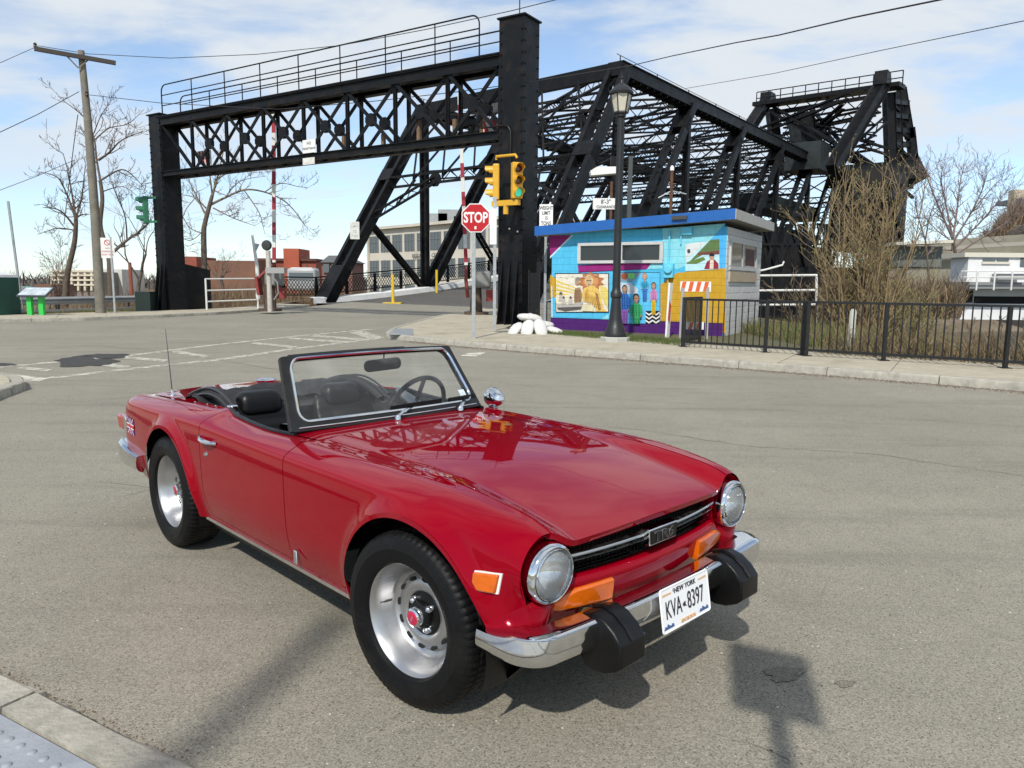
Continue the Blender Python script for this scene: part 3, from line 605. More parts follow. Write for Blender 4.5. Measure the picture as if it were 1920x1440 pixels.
# portal and sway frames across
def across(s, z, sep=.8, nm='sway_strut', cw=.13, pitch=.8): return lmember(nm, bp_(0, s, z), bp_(1, s, z), Vector((0, 0, 1)), sep, .35, BRG, cw=cw, pitch=pitch, bar=.06, ends=False)
mb = MB(); mb.beam(bp_(-.01, PN, ZTOP+.05), bp_(1.01, PN, ZTOP+.05), .5, 1.0); mb.build('portal_beam', STEEL, BRG, smooth=0)
f = .60; zz = -.25+(ZTOP+.25)*f
across(PN*f, zz, .95, 'portal_strut', .16, .95); across(PN*.80, -.25+(ZTOP+.25)*.80, .7)
for sg_ in (0, 1):
    m_ = 1 if sg_ else -1
    q = lambda l, fr: bp_(l if sg_ == 0 else 1-l, PN*fr, -.25+(ZTOP+.25)*fr)
    mb = MB(); laced(mb, q(.02, .42), q(.30, f-.01), Vector((0, 0, 1)), .6, .3, cw=.13, pitch=.6, bar=.05); mb.build('knee_brace', STEEL, BRG, smooth=0)
    for i in range(3):
        l0, l1 = .0+i*.167, .167+i*.167
        mb = MB(); mb.beam(q(l0, f), q(l1, .97), .14, .18); mb.build('portal_web', STEEL, BRG, smooth=0); mb = MB(); mb.beam(q(l0, .97), q(l1, f), .14, .18); mb.build('portal_web', STEEL, BRG, smooth=0)
        gusset(q((l0+l1)/2, (f+.97)/2), BA, BX, .45, .1, BRG)
    gusset(q(.30, f-.01), BA, BX, .6, .1, BRG); mb = MB(); mb.beam(q(.14, .47), q(.18, f), .13, .15); mb.build('portal_web', STEEL, BRG, smooth=0)
for k in range(2, NP+1):
    s_ = PN*k; across(s_, ZTOP-.1, .95, 'lateral_strut'); across(s_, ZTOP-3.6, .9); across(s_, ZTOP-5.6, .85)
    for a, b in ((0, 1), (1, 0)):
        lmember('top_lateral', bp_(a, s_-PN, ZTOP), bp_(b, s_, ZTOP), Vector((0, 0, 1)), .8, .3, BRG, cw=.13, pitch=.75, bar=.06, ends=False)
    for i in range(4):
        l0, l1 = i*.25, (i+1)*.25; mb = MB(); mb.beam(bp_(l0, s_, ZTOP-3.3), bp_(l1, s_, ZTOP-.4), .1, .14); mb.build('sway_web', STEEL, BRG, smooth=0); mb = MB(); mb.beam(bp_(l0, s_, ZTOP-.4), bp_(l1, s_, ZTOP-3.3), .1, .14); mb.build('sway_web', STEEL, BRG, smooth=0)
# floor: beams, asphalt deck, dark side girders, machinery and house on the far half
mb = MB(); P = [[bp_(0.03, s_, zd(s_)+.12), bp_(.97, s_, zd(s_)+.12)] for s_ in np.linspace(-1.2, NP*PN, 26)]; mb.grid(P); mb.build('road_deck', DECK, BRG)
WCB = mat('white_kerb_paint', (.72, .72, .70), .7, var=.1, vscale=3, dirt=(.4, .4, .36), dscale=1, damt=.4)
P = []
for s_ in np.linspace(-1.5, 34, 20): z = zd(s_); P.append([bp_(1, s_, z+.10)-BX*.75, bp_(1, s_, z+.52)-BX*.72, bp_(1, s_, z+.58)-BX*.3, bp_(1, s_, z+.58)+BX*.3])
MB().grid(P).build('white_kerb', WCB, BRG)
P = []
for s_ in np.linspace(0, 34, 18): z = zd(s_); P.append([bp_(0, s_, z+.10)+BX*.75, bp_(0, s_, z+.45)+BX*.7, bp_(0, s_, z+.5)-BX*.2])
MB().grid(P).build('white_kerb', WCB, BRG)
for s_ in np.arange(2, NP*PN, 3.85): mb = MB(); mb.beam(bp_(-.04, s_, zd(s_)-.75), bp_(1.04, s_, zd(s_)-.75), .4, 1.1); mb.build('floor_beam', STEEL, BRG, smooth=0)
mb = MB(); mb.beam(bp_(0, 26, 4.6), bp_(0, 70, 4.6), .3, 3.6); mb.beam(bp_(.35, 30, 6.5), bp_(.35, 70, 6.5), 3.5, 3.0); mb.build('counterweight_girder', STEEL, BRG, smooth=0)
mb = MB(); mb.beam(bp_(.12, 44, 10.6), bp_(.12, 66, 10.6), 3.5, 1.6); mb.beam(bp_(.6, 34, 8.3), bp_(.6, 66, 8.3), 4.5, 3.0); mb.build('machinery_deck', STEELG, BRG, smooth=0)
c = Dp(1516, 298, 92)-BR0; mb = MB(); mb.box(c, (5.2, 4.0, 3.1), Matrix.Rotation(math.atan2(BA.y, BA.x), 3, 'Z')); oh = mb.build('operator_house', STEELG, BRG, smooth=0)
c2 = Dp(1556, 302, 89.5)-BR0; mb = MB(); mb.box(c2, (.25, .2, 1.9), Matrix.Rotation(math.atan2(BA.y, BA.x), 3, 'Z')); mb.build('house_window', SWH, oh, smooth=0)
mb = MB(); mb.beam(bp_(.5, 44, 5.4), bp_(.5, 67, 5.4), 16.5, 6.0); mb.build('counterweight', STEEL, BRG, smooth=0)
for k in range(1, NP):
    s_ = PN*(k+.5); across(s_, ZTOP+.1, .85, 'lateral_strut')
    for a, b in ((0, .5), (.5, 0), (.5, 1), (1, .5)): lmember('lower_lateral', bp_(a, s_-PN*.5, ZTOP-5.5), bp_(b, s_+PN*.5, ZTOP-4.2), Vector((0, 0, 1)), .8, .3, BRG, cw=.12, pitch=.75, bar=.06, ends=False)
# ------------------------------------------------------------------ bascule tower at the far end
TY, TZ = 92., 104.5
def tp(px, py, Y): return Dp(px, py, Y)-BR0
def tbox(name, px0, py0, px1, py1, Y0_, Y1_, w, h): return member(name, tp(px0, py0, Y0_), tp(px1, py1, Y1_), w, h, BRG, up=(0, 0, 1))
tbox('tower_leg', 1655, 158, 1560, 318, TY, 84, 1.15, 1.15); tbox('tower_leg', 1436, 192, 1398, 250, TZ, 98, 1.05, 1.05)
for px, py, Y in ((1655, 148, TY), (1440, 186, TZ)):
    c = tp(px, py, Y); mb = MB(); rr_ = 1.5; Mz = Matrix.Rotation(math.atan2(BA.y, BA.x), 3, 'Z'); mb.prism([(-1.2, -.8), (1.2, -.8), (1.4, .0), (.8, .75), (-1.0, .75)], -.7, .7, lambda u, v, h: c+Mz @ Vector((u, h, v))); mb.build('trunnion_housing', STEEL, BRG, smooth=0)
tbox('tower_column', 1666, 175, 1674, 420, TY+2, TY+2, 1.0, 1.0); tbox('tower_column', 1682, 172, 1692, 400, TY+4, TY+4, .6, .6); tbox('tower_column', 1690, 165, 1706, 260, TY+6, TY+6, .8, .8); tbox('tower_column', 1706, 240, 1716, 330, TY+6, TY+6, .8, .8); tbox('tower_column', 1446, 205, 1462, 330, TZ+2, TZ+2, 1.2, 1.2); tbox('tower_column', 1500, 215, 1508, 270, TZ-4, TZ-4, 2.8, 2.0)
for i in range(7): y = 190+i*26; tbox('tower_tie', 1672, y, 1702+i*1.2, y+4, TY+2, TY+6, .5, .6)
for i in range(5): y = 195+i*36; tbox('tower_brace', 1674, y, 1704+i*2, y+32, TY+2, TY+6, .25, .3)
def txl(name, a, b, sep=1.2, cw=.2): return lmember(name, tp(*a), tp(*b), Vector((0, 0, 1)), sep, .5, BRG, cw=cw, pitch=sep, bar=.10, ends=False)
txl('tower_cross_girder', (1450, 203, TZ), (1650, 170, TY), 1.5, .4); txl('tower_cross_girder', (1450, 222, TZ), (1640, 190, TY)); txl('tower_cross_girder', (1460, 262, TZ), (1640, 225, TY)); txl('tower_cross_girder', (1462, 300, TZ), (1600, 330, TY))
for a, b in (((1440, 200, TZ), (1560, 270, TY)), ((1420, 248, TZ), (1590, 180, TY)), ((1500, 240, TZ), (1665, 335, TY)), ((1470, 330, TZ), (1620, 250, TY)), ((1560, 215, TZ-3), (1500, 320, TZ-6)), ((1600, 290, TY), (1660, 330, TY)), ((1610, 268, TY), (1668, 285, TY)), ((1400, 248, TZ), (1520, 275, TY-2)), ((1618, 262, TY), (1660, 225, TY)), ((1455, 225, TZ), (1640, 260, TY)), ((1470, 245, TZ), (1650, 205, TY)), ((1480, 300, TZ), (1640, 275, TY)), ((1520, 210, TZ-2), (1600, 300, TY)), ((1580, 200, TY+3), (1480, 290, TZ))): txl('tower_lattice', a, b, .9, .22)
tbox('tower_tail_girder', 1570, 330, 1712, 318, TY-4, TY+4, 1.6, 2.2); tbox('tower_tail_block', 1690, 300, 1712, 345, TY+5, TY+5, 2.6, 2.4)
c = tp(1632, 400, TY-1); mb = MB(); mb.box(c, (9.5, 6, 9.0), Matrix.Rotation(math.atan2(BA.y, BA.x), 3, 'Z')); mb.build('tower_base', mat('dark_machinery', (.012, .011, .010), .8, var=.4, vscale=.8), BRG, smooth=0)
for i in range(6): tbox('tower_base_brace', 1575+i*18, 345, 1600+i*18, 450, TY-7, TY-7, .3, .3); tbox('tower_base_brace', 1600+i*18, 345, 1575+i*18, 450, TY-7.4, TY-7.4, .3, .3)
# walkway rail on the tower
mb = MB()
A_, B_ = tp(1418, 198, TZ), tp(1692, 160, TY); up_ = Vector((0, 0, 1))
for z in (0, .9, 1.7): mb.tube([A_+up_*z, B_+up_*z], .07, 5)
for i in range(12): p = A_.lerp(B_, i/11); mb.tube([p, p+up_*1.7], .07, 5)
mb.build('tower_walkway_rail', STEEL, BRG)
mb = MB(); mb.beam(A_, B_, 2.4, .5); mb.build('tower_walkway', STEEL, BRG, smooth=0)
# dark under-bridge mass seen right of the hut
mb = MB(); mb.beam(bp_(-.02, 6, -1.1), bp_(-.02, 66, -.2), .5, 2.4); mb.build('side_girder', STEEL, BRG, smooth=0)
# ornamental railing of the footway on the far-left side
RL = thing('bridge_railing', 'black ornamental lattice railing along the left footway of the bridge', 'railing', BL0)
def rp_(s, z): zz_ = zd(s)+.75 if s > -4 else zd(0)+.55; return BA*s+BX*.9+Vector((0, 0, (zd(s)+.68 if s > 0 else -.25+.68)+z))
for s_ in np.arange(-3, 40, 3.1): mb = MB(); mb.beam(rp_(s_, -.1), rp_(s_, 1.45), .16, .16, up=BA); mb.beam(rp_(s_, -.1)+BX*0, rp_(s_, .9)-BX*0, .1, .3, up=BA); mb.build('railing_post', STEEL, RL, smooth=0)
for z, h in ((1.42, .10), (1.22, .05), (.05, .07)): mb = MB(); mb.beam(rp_(-3, z), rp_(0, z), .07, h); mb.beam(rp_(0, z), rp_(17, z), .07, h); mb.beam(rp_(17, z), rp_(40, z), .07, h); mb.build('railing_bar', STEEL, RL, smooth=0)
mb = MB()
for i, s_ in enumerate(np.arange(-2.9, 40, .30)):
    for k in range(3):
        z = .08+.38*k; mb.beam(rp_(s_, z), rp_(s_+.15, z+.19), .035, .035); mb.beam(rp_(s_+.15, z+.19), rp_(s_, z+.38), .035, .035); mb.beam(rp_(s_+.15, z+.19), rp_(s_+.30, z), .035, .035) if k == 0 else None; mb.beam(rp_(s_+.15, z+.19), rp_(s_+.3, z+.38), .035, .035); mb.beam(rp_(s_+.30, z), rp_(s_+.15, z+.19), .035, .035)
mb.build('lattice_balusters', STEEL, RL, smooth=0)['kind'] = 'stuff'
# yellow delineator posts on the deck
for i, (px, py, top) in enumerate(((737, 570, 515), (819, 557, 506))):
    p = Dp(px, py, 55 if i == 0 else 66); bo = thing('delineator_post', ('yellow delineator post on a plate base nearer the left end post', 'yellow delineator post on a plate base beside the laced vertical')[i], 'bollard', p, 0, 'yellow delineator posts on the bridge deck')
    h = Hp(px, top, p.x, p.y)-p.z; mb = MB(); mb.tube([(0, 0, 0), (0, 0, h)], .11, 10); mb.build('post', YEL2 if False else mat('delineator_yellow', (.62, .42, .02), .5), bo); mb = MB(); mb.box((0, 0, .06), (1.3, 1.2, .12)); mb.build('base_plate', mat('delineator_yellow', (.62, .42, .02), .5), bo)
# ------------------------------------------------------------------ painted hut
HO = Vector((1.20, 23.30, .08)); HA = -R_(29.87)
HUT = thing('painted_hut', 'small flat-roofed block hut with a bright mural and blue fascia', 'building', HO, HA)
HX, HY = Vector((math.cos(HA), math.sin(HA), 0)), Vector((-math.sin(HA), math.cos(HA), 0)); HL, HD, HH = 5.32, 4.4, 3.0
def hw(px, py):     # photo pixel -> wall coordinates (x along, z up) on the front wall
    d = ray(px, py); t = (HO-O_).dot(HY)/d.dot(HY); p = O_+d*t-HO; return (p.dot(HX), p.z)
za = lambda x, y: hw(960+x/3.84, 380+y/3.84)
zb = lambda x, y: hw(1020+x/5.647, 480+y/5.647)
def muralmat():
    m = bpy.data.materials.new('mural_paint'); MATS['mural_paint'] = m; m.use_nodes = True; t = m.node_tree; b = t.nodes['Principled BSDF']; b.inputs['Roughness'].default_value = .6; b.inputs['Specular IOR Level'].default_value = .3
    at_ = N(t, 'ShaderNodeVertexColor', layer_name='Col'); tc = N(t, 'ShaderNodeTexCoord'); n = N(t, 'ShaderNodeTexNoise', inp={'Scale': 6, 'Detail': 8, 'Roughness': .7}); L_(t, tc, 'Object', n, 0)
    mr = N(t, 'ShaderNodeMapRange', inp={1: .3, 2: .7, 3: .86, 4: 1.06}); L_(t, n, 0, mr, 0); vm = N(t, 'ShaderNodeVectorMath', operation='SCALE'); L_(t, at_, 0, vm, 0); L_(t, mr, 0, vm, 'Scale'); L_(t, vm, 0, b, 'Base Color')
    sx = N(t, 'ShaderNodeSeparateXYZ'); L_(t, tc, 'Object', sx, 0); cb = N(t, 'ShaderNodeCombineXYZ'); L_(t, sx, 0, cb, 0); L_(t, sx, 2, cb, 1)
    br = N(t, 'ShaderNodeTexBrick', inp={'Scale': 1., 'Mortar Size': .012, 'Brick Width': .4, 'Row Height': .2, 'Mortar Smooth': .3}); L_(t, cb, 0, br, 0)
    bp = N(t, 'ShaderNodeBump', inp={'Strength': .8, 'Distance': .012}); bp.invert = True; L_(t, br, 'Fac', bp, 'Height'); L_(t, bp, 0, b, 'Normal'); return m
MUR = muralmat()
class Mural:
    def __init__(s, name, parent, y0=-.004): s.v, s.f, s.c, s.y, s.n, s.p = [], [], [], y0, name, parent
    def poly(s, pts, col, fn=None, lift=.0012):
        s.y -= lift; o = len(s.v); q = [fn(*p) if fn else p for p in pts]
        s.v += [(x, s.y, max(.0, z)) for x, z in q]; s.f.append(tuple(range(o, o+len(q)))); s.c.append(col)
    def ell(s, cx, cy, rx, ry, col, fn, n=18): s.poly([(cx+rx*math.cos(2*math.pi*i/n), cy+ry*math.sin(2*math.pi*i/n)) for i in range(n)], col, fn)
    def build(s):
        me = bpy.data.meshes.new(s.n); me.from_pydata(s.v, [], s.f); me.materials.append(MUR); ca = me.color_attributes.new('Col', 'FLOAT_COLOR', 'CORNER')
        for p, c in zip(me.polygons, s.c):
            for li in p.loop_indices: ca.data[li].color = (*c, 1)
        bm = bmesh.new(); bm.from_mesh(me)
        for f in bm.faces:
            if f.normal.y > 0: f.normal_flip()
        bm.to_mesh(me); bm.free(); o = bpy.data.objects.new(s.n, me); C.objects.link(o); o.parent = s.p; return o
CY, CYL, MAG, PUR, YE, BLU, WH, CRM, BK = (.075, .45, .70), (.24, .62, .70), (.27, .014, .16), (.065, .010, .13), (.52, .30, .02), (.03, .16, .55), (.75, .74, .72), (.72, .62, .42), (.012, .012, .014)
WBLK = mat('white_block_paint', (.60, .60, .58), .8, var=.12, vscale=4, bump=.3, bscale=50, dirt=(.33, .33, .33), dscale=3.5, damt=.7)
MORT = mat('painted_mortar', (.38, .38, .38), .9)
mb = MB(); mb.box((HL/2, HD/2, HH/2), (HL-.02, HD-.02, HH)); wall = mb.build('wall_core', MORT, HUT, smooth=0)
# right side wall: individual blocks
blk = {}
for r in range(15):
    x = 0.
    for k in range(12):
        ln = .4 if not (k == 0 and r % 2) else .2
        if x >= HD-.02: break
        ln = min(ln, HD-x); cy = x+ln/2; z = r*.2+.1
        x += ln
        if .28 < cy-ln/2+.2 < 3.3 and 1.62 < z < 2.58 and False: continue
        key = round(ln, 2)
        if key not in blk: m2 = MB(); m2.box((0, 0, 0), (.05, ln-.008, .192)); o = m2.build('block', WBLK, wall, smooth=0); bevel(o, .004, 1); blk[key] = o
        else: o = blk[key].copy(); C.objects.link(o); o.parent = wall
        o.location = (HL-.008+random.uniform(-.0025, .0025), cy, z)
M_ = Mural('mural_background', HUT)
M_.poly([(0, 0), (HL, 0), (HL, HH), (0, HH)], CY)
M_.poly([(265, 236), (432, 233), (278, 388)], MAG, za); M_.poly([(428, 233), (445, 232), (275, 402), (275, 386)], (.5, .72, .78), za)
M_.poly([(1085, 185), (1535, 150), (1440, 255), (1250, 455), (1190, 480), (1090, 440)], CYL, za); M_.poly([(1535, 150), (1540, 480), (1490, 470), (1440, 260)], (.07, .40, .74), za)
M_.poly([(276, 520), (320, 548), (318, 682), (278, 682)], YE, za)
M_.poly([(1070, 590), (1190, 505), (1540, 470), (1540, 940), (1190, 905), (1070, 868)], YE, za); M_.poly([(1065, 865), (1195, 885), (1195, 925), (1065, 905)], (.10, .50, .74), za)
M_.poly([(476, 452), (1024, 412), (972, 476), (480, 497)], MAG, za); M_.poly([(476, 497), (972, 474), (968, 480), (480, 503)], (.15, .01, .12), za)
M_.poly([(1020, 415), (1085, 410), (1085, 475), (975, 478)], CYL, za); M_.poly([(695, 800), (700, 905), (562, 898)], CYL, za); M_.poly([(285, 600), (288, 905), (295, 905), (292, 600)], (.5, .75, .8), za)
M_.poly([(0, 0), (HL, 0), (HL, .36), (0, .36)], PUR); M_.poly([(0, .36), (HL, .36), (HL, .385), (0, .385)], (.02, .01, .05))
M_.build()
m1 = Mural('mural_picture', HUT, -.022)     # tan picture: shawled figures and a rowing boat before a sun
m1.poly([(118, 182), (690, 182), (690, 598), (128, 598)], BK, zb); m1.poly([(126, 192), (682, 190), (682, 590), (134, 590)], (.70, .66, .56), zb)
for a in range(5): m1.poly([(126, 250+a*45), (330, 330+a*28), (330, 342+a*28), (126, 275+a*45)], (.68, .50, .10), zb)
m1.poly([(126, 430), (330, 400), (330, 470), (134, 520)], (.72, .66, .50), zb); m1.poly([(600, 300), (682, 350), (682, 560), (600, 420)], (.68, .55, .15), zb)
sun = [(500+ (150 if i % 2 else 105)*math.cos(i*math.pi/10), 270+(105 if i % 2 else 80)*math.sin(i*math.pi/10)) for i in range(20)]; m1.poly(sun, (.42, .16, .06), zb); m1.ell(500, 270, 82, 66, (.55, .25, .10), zb)
m1.poly([(430, 340), (520, 310), (580, 350), (640, 560), (680, 588), (560, 588), (530, 500), (420, 480), (405, 400)], (.70, .47, .12), zb); m1.poly([(450, 345), (480, 350), (470, 470), (440, 470)], (.55, .33, .07), zb); m1.poly([(545, 380), (575, 400), (610, 560), (585, 580)], (.30, .16, .05), zb)
m1.ell(482, 262, 46, 62, (.62, .45, .22), zb); m1.ell(480, 272, 30, 42, (.52, .36, .22), zb); m1.poly([(455, 258), (508, 258), (508, 266), (455, 266)], (.05, .04, .03), zb)
m1.poly([(335, 340), (385, 330), (410, 400), (400, 490), (330, 500), (325, 420)], (.36, .22, .12), zb); m1.ell(358, 270, 24, 40, (.38, .26, .16), zb); m1.poly([(340, 230), (378, 225), (380, 260), (340, 262)], (.25, .22, .20), zb)
m1.poly([(138, 505), (280, 515), (420, 480), (400, 560), (230, 580), (150, 560)], (.42, .40, .37), zb); m1.poly([(145, 545), (405, 535), (395, 562), (230, 580), (150, 562)], (.09, .08, .08), zb)
for x, y, r in ((185, 400, 16), (215, 440, 12), (290, 440, 12)): m1.ell(x, y, r, r*1.3, (.10, .09, .08), zb); m1.poly([(x-25, y+75), (x-14, y+12), (x+14, y+12), (x+25, y+75)], (.45, .42, .38), zb)
m1.poly([(415, 510), (530, 510), (530, 588), (415, 580)], (.66, .58, .38), zb)
for k in range(9): m1.poly([(440+k*16, 380+k*8), (446+k*16, 378+k*8), (450+k*20, 480+k*10), (440+k*20, 482+k*10)], (.42, .25, .06), zb)
for k in range(6): m1.poly([(335+k*11, 352), (339+k*11, 352), (336+k*12, 480), (330+k*12, 480)], (.20, .12, .07), zb)
m1.poly([(470, 300), (500, 298), (486, 306)], (.25, .08, .06), zb)
for k in range(7): a = 2*math.pi*k/7; m1.poly([(160+k*62, 210+14*math.sin(k*2)), (195+k*62, 205+14*math.sin(k*2)), (200+k*62, 214+14*math.sin(k*2))], (.55, .52, .46), zb)
m1.build()
m2 = Mural('mural_picture', HUT, -.022)     # children picture
m2.poly([(770, 172), (1232, 172), (1232, 720), (790, 720)], BK, zb); m2.poly([(775, 178), (1228, 178), (1228, 714), (800, 714)], (.10, .48, .76), zb)
m2.poly([(775, 180), (1040, 180), (930, 275), (775, 275)], (.20, .28, .34), zb); m2.ell(855, 215, 34, 36, (.28, .07, .03), zb); m2.ell(930, 212, 34, 34, (.16, .60, .14), zb)
m2.poly([(775, 285), (920, 285), (1000, 350), (1000, 400), (775, 400)], (.50, .56, .60), zb)
for i in range(5): m2.poly([(1085+i*30, 590), (1110+i*30, 620), (1085+i*30, 650), (1098+i*30, 650), (1122+i*30, 620), (1098+i*30, 590)], WH, zb)
m2.poly([(1080, 580), (1228, 580), (1228, 714), (1080, 714)], BK, zb)
for i in range(3):
    y = 588+i*42; m2.poly([(1080, y), (1117, y+26), (1154, y), (1191, y+26), (1228, y), (1228, y+17), (1191, y+43), (1154, y+17), (1117, y+43), (1080, y+17)], WH, zb)
def folds(cx, y0, y1, w, col):
    for k in (-.45, -.1, .3): m2.poly([(cx+w*k, y0), (cx+w*(k+.10), y0), (cx+w*(k+.22), y1), (cx+w*(k+.02), y1)], tuple(c*.45 for c in col), zb)
def kid(cx, top, hr, skin_, hair, shirt, pants, w, sh0, sh1, pt1):
    m2.poly([(cx-w*.55, sh1-4), (cx+w*.55, sh1-4), (cx+w*.42, pt1), (cx-w*.42, pt1)], pants, zb)
    m2.poly([(cx-w*.35, sh0), (cx+w*.35, sh0), (cx+w*.8, sh0+(sh1-sh0)*.3), (cx+w*.75, sh1-10), (cx+w*.5, sh1), (cx-w*.5, sh1), (cx-w*.75, sh1-10), (cx-w*.8, sh0+(sh1-sh0)*.3)], shirt, zb)
    folds(cx, sh0+20, sh1-6, w, shirt); folds(cx, sh1+10, pt1-4, w*.7, pants)
    m2.poly([(cx-hr*.3, sh0-14), (cx+hr*.3, sh0-14), (cx+hr*.4, sh0+10), (cx-hr*.4, sh0+10)], tuple(c*.7 for c in skin_), zb)
    m2.ell(cx, top+hr*1.25, hr*.95, hr*1.25, hair, zb); m2.ell(cx, top+hr*1.55, hr*.75, hr, skin_, zb)
    for q in (-.3, .3): m2.ell(cx+hr*q, top+hr*1.45, hr*.13, hr*.10, (.02, .015, .012), zb, 8)
    m2.poly([(cx-hr*.25, top+hr*2.05), (cx+hr*.25, top+hr*2.05), (cx, top+hr*2.18)], (.30, .05, .04), zb)
    for q in (-1, 1): m2.ell(cx+q*w*.62, sh1-4, hr*.28, hr*.3, skin_, zb, 10)
kid(1072, 178, 28, (.55, .32, .22), (.35, .22, .12), (.03, .32, .52), (.05, .18, .50), 50, 262, 345, 480)
kid(1168, 275, 27, (.45, .26, .18), (.08, .05, .04), (.60, .22, .45), (.70, .45, .02), 44, 350, 470, 620)
kid(866, 305, 30, (.38, .22, .15), (.03, .02, .02), (.02, .12, .42), (.22, .08, .36), 66, 390, 570, 714)
kid(990, 395, 36, (.35, .19, .13), (.015, .012, .012), (.03, .34, .12), (.03, .30, .11), 78, 495, 640, 714)
m2.poly([(945, 540), (965, 530), (975, 700), (955, 700)], (.02, .20, .06), zb); m2.poly([(1010, 520), (1022, 520), (1030, 700), (1014, 700)], (.02, .22, .07), zb); m2.build()
m3 = Mural('mural_picture', HUT, -.022)     # landscape with a figure in a red cloak
m3.poly([(1250, 300), (1495, 262), (1495, 478), (1250, 495)], (.45, .70, .75), za); m3.poly([(1250, 300), (1340, 285), (1400, 290), (1250, 420)], (.62, .66, .66), za); m3.ell(1275, 350, 12, 16, (.06, .06, .06), za)
m3.poly([(1265, 440), (1430, 268), (1495, 262), (1495, 345), (1400, 360)], (.10, .17, .06), za); m3.poly([(1340, 360), (1495, 345), (1495, 372), (1340, 378)], (.16, .05, .04), za); m3.poly([(1260, 430), (1380, 390), (1395, 410), (1330, 440), (1260, 440)], (.12, .20, .04), za)
m3.poly([(1385, 478), (1405, 425), (1430, 408), (1462, 410), (1488, 440), (1490, 476)], (.28, .02, .04), za); m3.poly([(1428, 412), (1455, 412), (1452, 476), (1425, 476)], (.66, .58, .46), za); m3.ell(1440, 390, 17, 24, (.45, .26, .18), za); m3.poly([(1422, 385), (1425, 368), (1440, 362), (1458, 370), (1460, 386)], BK, za); m3.build()
# windows, sill, roof, fittings
ALU = mat('grey_alu_frame', (.50, .50, .49), .5, var=.1, vscale=6); DGL = mat('dark_window_glass', (.018, .02, .022), .12, coat=.3)
def wbox(name, x0, x1, z0, z1, y, d, m, par=None): mb = MB(); mb.box(((x0+x1)/2, y, (z0+z1)/2), (x1-x0, d, z1-z0)); return mb.build(name, m, par or HUT, smooth=0)
a, b = za(485, 318), za(1085, 405); x0, x1, zt, zb_ = a[0], b[0], (a[1]+za(1080, 290)[1])/2, (za(485, 430)[1]+b[1])/2
wn = wbox('window', x0, x1, zb_, zt, -.012, .02, DGL); f_ = .075
for nm, q in (('window_frame', (x0-.02, x1+.02, zt-.01, zt+f_)), ('window_frame', (x0-.02, x1+.02, zb_-f_, zb_+.01)), ('window_frame', (x0-.03, x0+f_, zb_+.012, zt-.012)), ('window_frame', (x1-f_, x1+.03, zb_+.012, zt-.012)), ('window_mullion', ((x0+x1)/2-.10, (x0+x1)/2+.10, zb_+.012, zt-.012))): wbox(nm, *q, -.045, .07, ALU, wn)
def sbox(name, y0, y1, z0, z1, x, d, m, par=None): mb = MB(); mb.box((HL+x, (y0+y1)/2, (z0+z1)/2), (d, y1-y0, z1-z0)); return mb.build(name, m, par or HUT, smooth=0)
sw_ = sbox('window', .32, 3.55, 1.93, 2.62, .025, .03, DGL); sbox('window_frame', .28, 3.6, 2.60, 2.70, .03, .06, ALU, sw_); sbox('window_frame', .28, 3.6, 1.85, 1.95, .03, .06, ALU, sw_); sbox('window_frame', .26, .36, 1.953, 2.597, .035, .06, ALU, sw_); sbox('window_frame', 3.5, 3.6, 1.953, 2.597, .035, .06, ALU, sw_); sbox('window_mullion', 1.68, 1.82, 1.953, 2.597, .035, .05, ALU, sw_)
sbox('timber_sill', .30, 3.7, 1.52, 1.80, .03, .05, mat('bare_plywood', (.45, .36, .25), .8, var=.2, vscale=6), sw_)
mb = MB(); mb.add([(HL+.043, 2.1, 2.0), (HL+.043, 3.3, 2.0), (HL+.043, 3.3, 2.5), (HL+.043, 2.1, 2.5)], [(0, 1, 2, 3)]); mb.build('window_notice', mat('faded_red_notice', (.06, .012, .012), .6), sw_, smooth=0)
# roof slab, a little lower at the left; blue front fascia, grey side fascia
def roofz(x): return 2.90+.048*x
R0 = [(-.42, -.35), (HL+.28, -.35), (HL+.28, HD+.35), (-.42, HD+.35)]
mb = MB(); mb.add([(x, y, roofz(x)) for x, y in R0]+[(x, y, roofz(x)+.24) for x, y in R0], [(3, 2, 1, 0), (4, 5, 6, 7), (0, 1, 5, 4), (1, 2, 6, 5), (2, 3, 7, 6), (3, 0, 4, 7)]); rf = mb.build('roof', mat('grey_roof_edge', (.40, .39, .36), .7, var=.1, vscale=3), HUT, smooth=0)
mb = MB(); mb.add([(x, y, roofz(x)+dz) for y in (-.375, -.352) for x, dz in ((-.42, -.01), (HL+.28, -.01), (HL+.28, .27), (-.42, .27))], [(0, 1, 2, 3), (7, 6, 5, 4), (0, 4, 5, 1), (1, 5, 6, 2), (2, 6, 7, 3), (3, 7, 4, 0)]); mb.build('blue_fascia', mat('fascia_blue', (.008, .10, .36), .5, var=.08, vscale=5), rf, smooth=0)
mb = MB(); mb.add([(x, y, roofz(HL+.28)+dz) for x in (HL+.283, HL+.303) for y, dz in ((-.36, -.01), (HD+.35, -.01), (HD+.35, .26), (-.36, .26))], [(0, 1, 2, 3), (7, 6, 5, 4), (0, 4, 5, 1), (1, 5, 6, 2), (2, 6, 7, 3), (3, 7, 4, 0)]); mb.build('grey_fascia', mat('fascia_grey', (.42, .41, .38), .6, var=.12, vscale=4, dirt=(.25, .24, .22), dscale=3, damt=.5), rf, smooth=0)
CYP = mat('cyan_pipe_paint', (.12, .52, .70), .5)
p1_, p2_ = za(1140, 200), za(1140, 440); mb = MB(); mb.tube([(p1_[0], -.06, p1_[1]), (p1_[0], -.06, p2_[1])], .03, 8); mb.build('conduit', CYP, HUT)
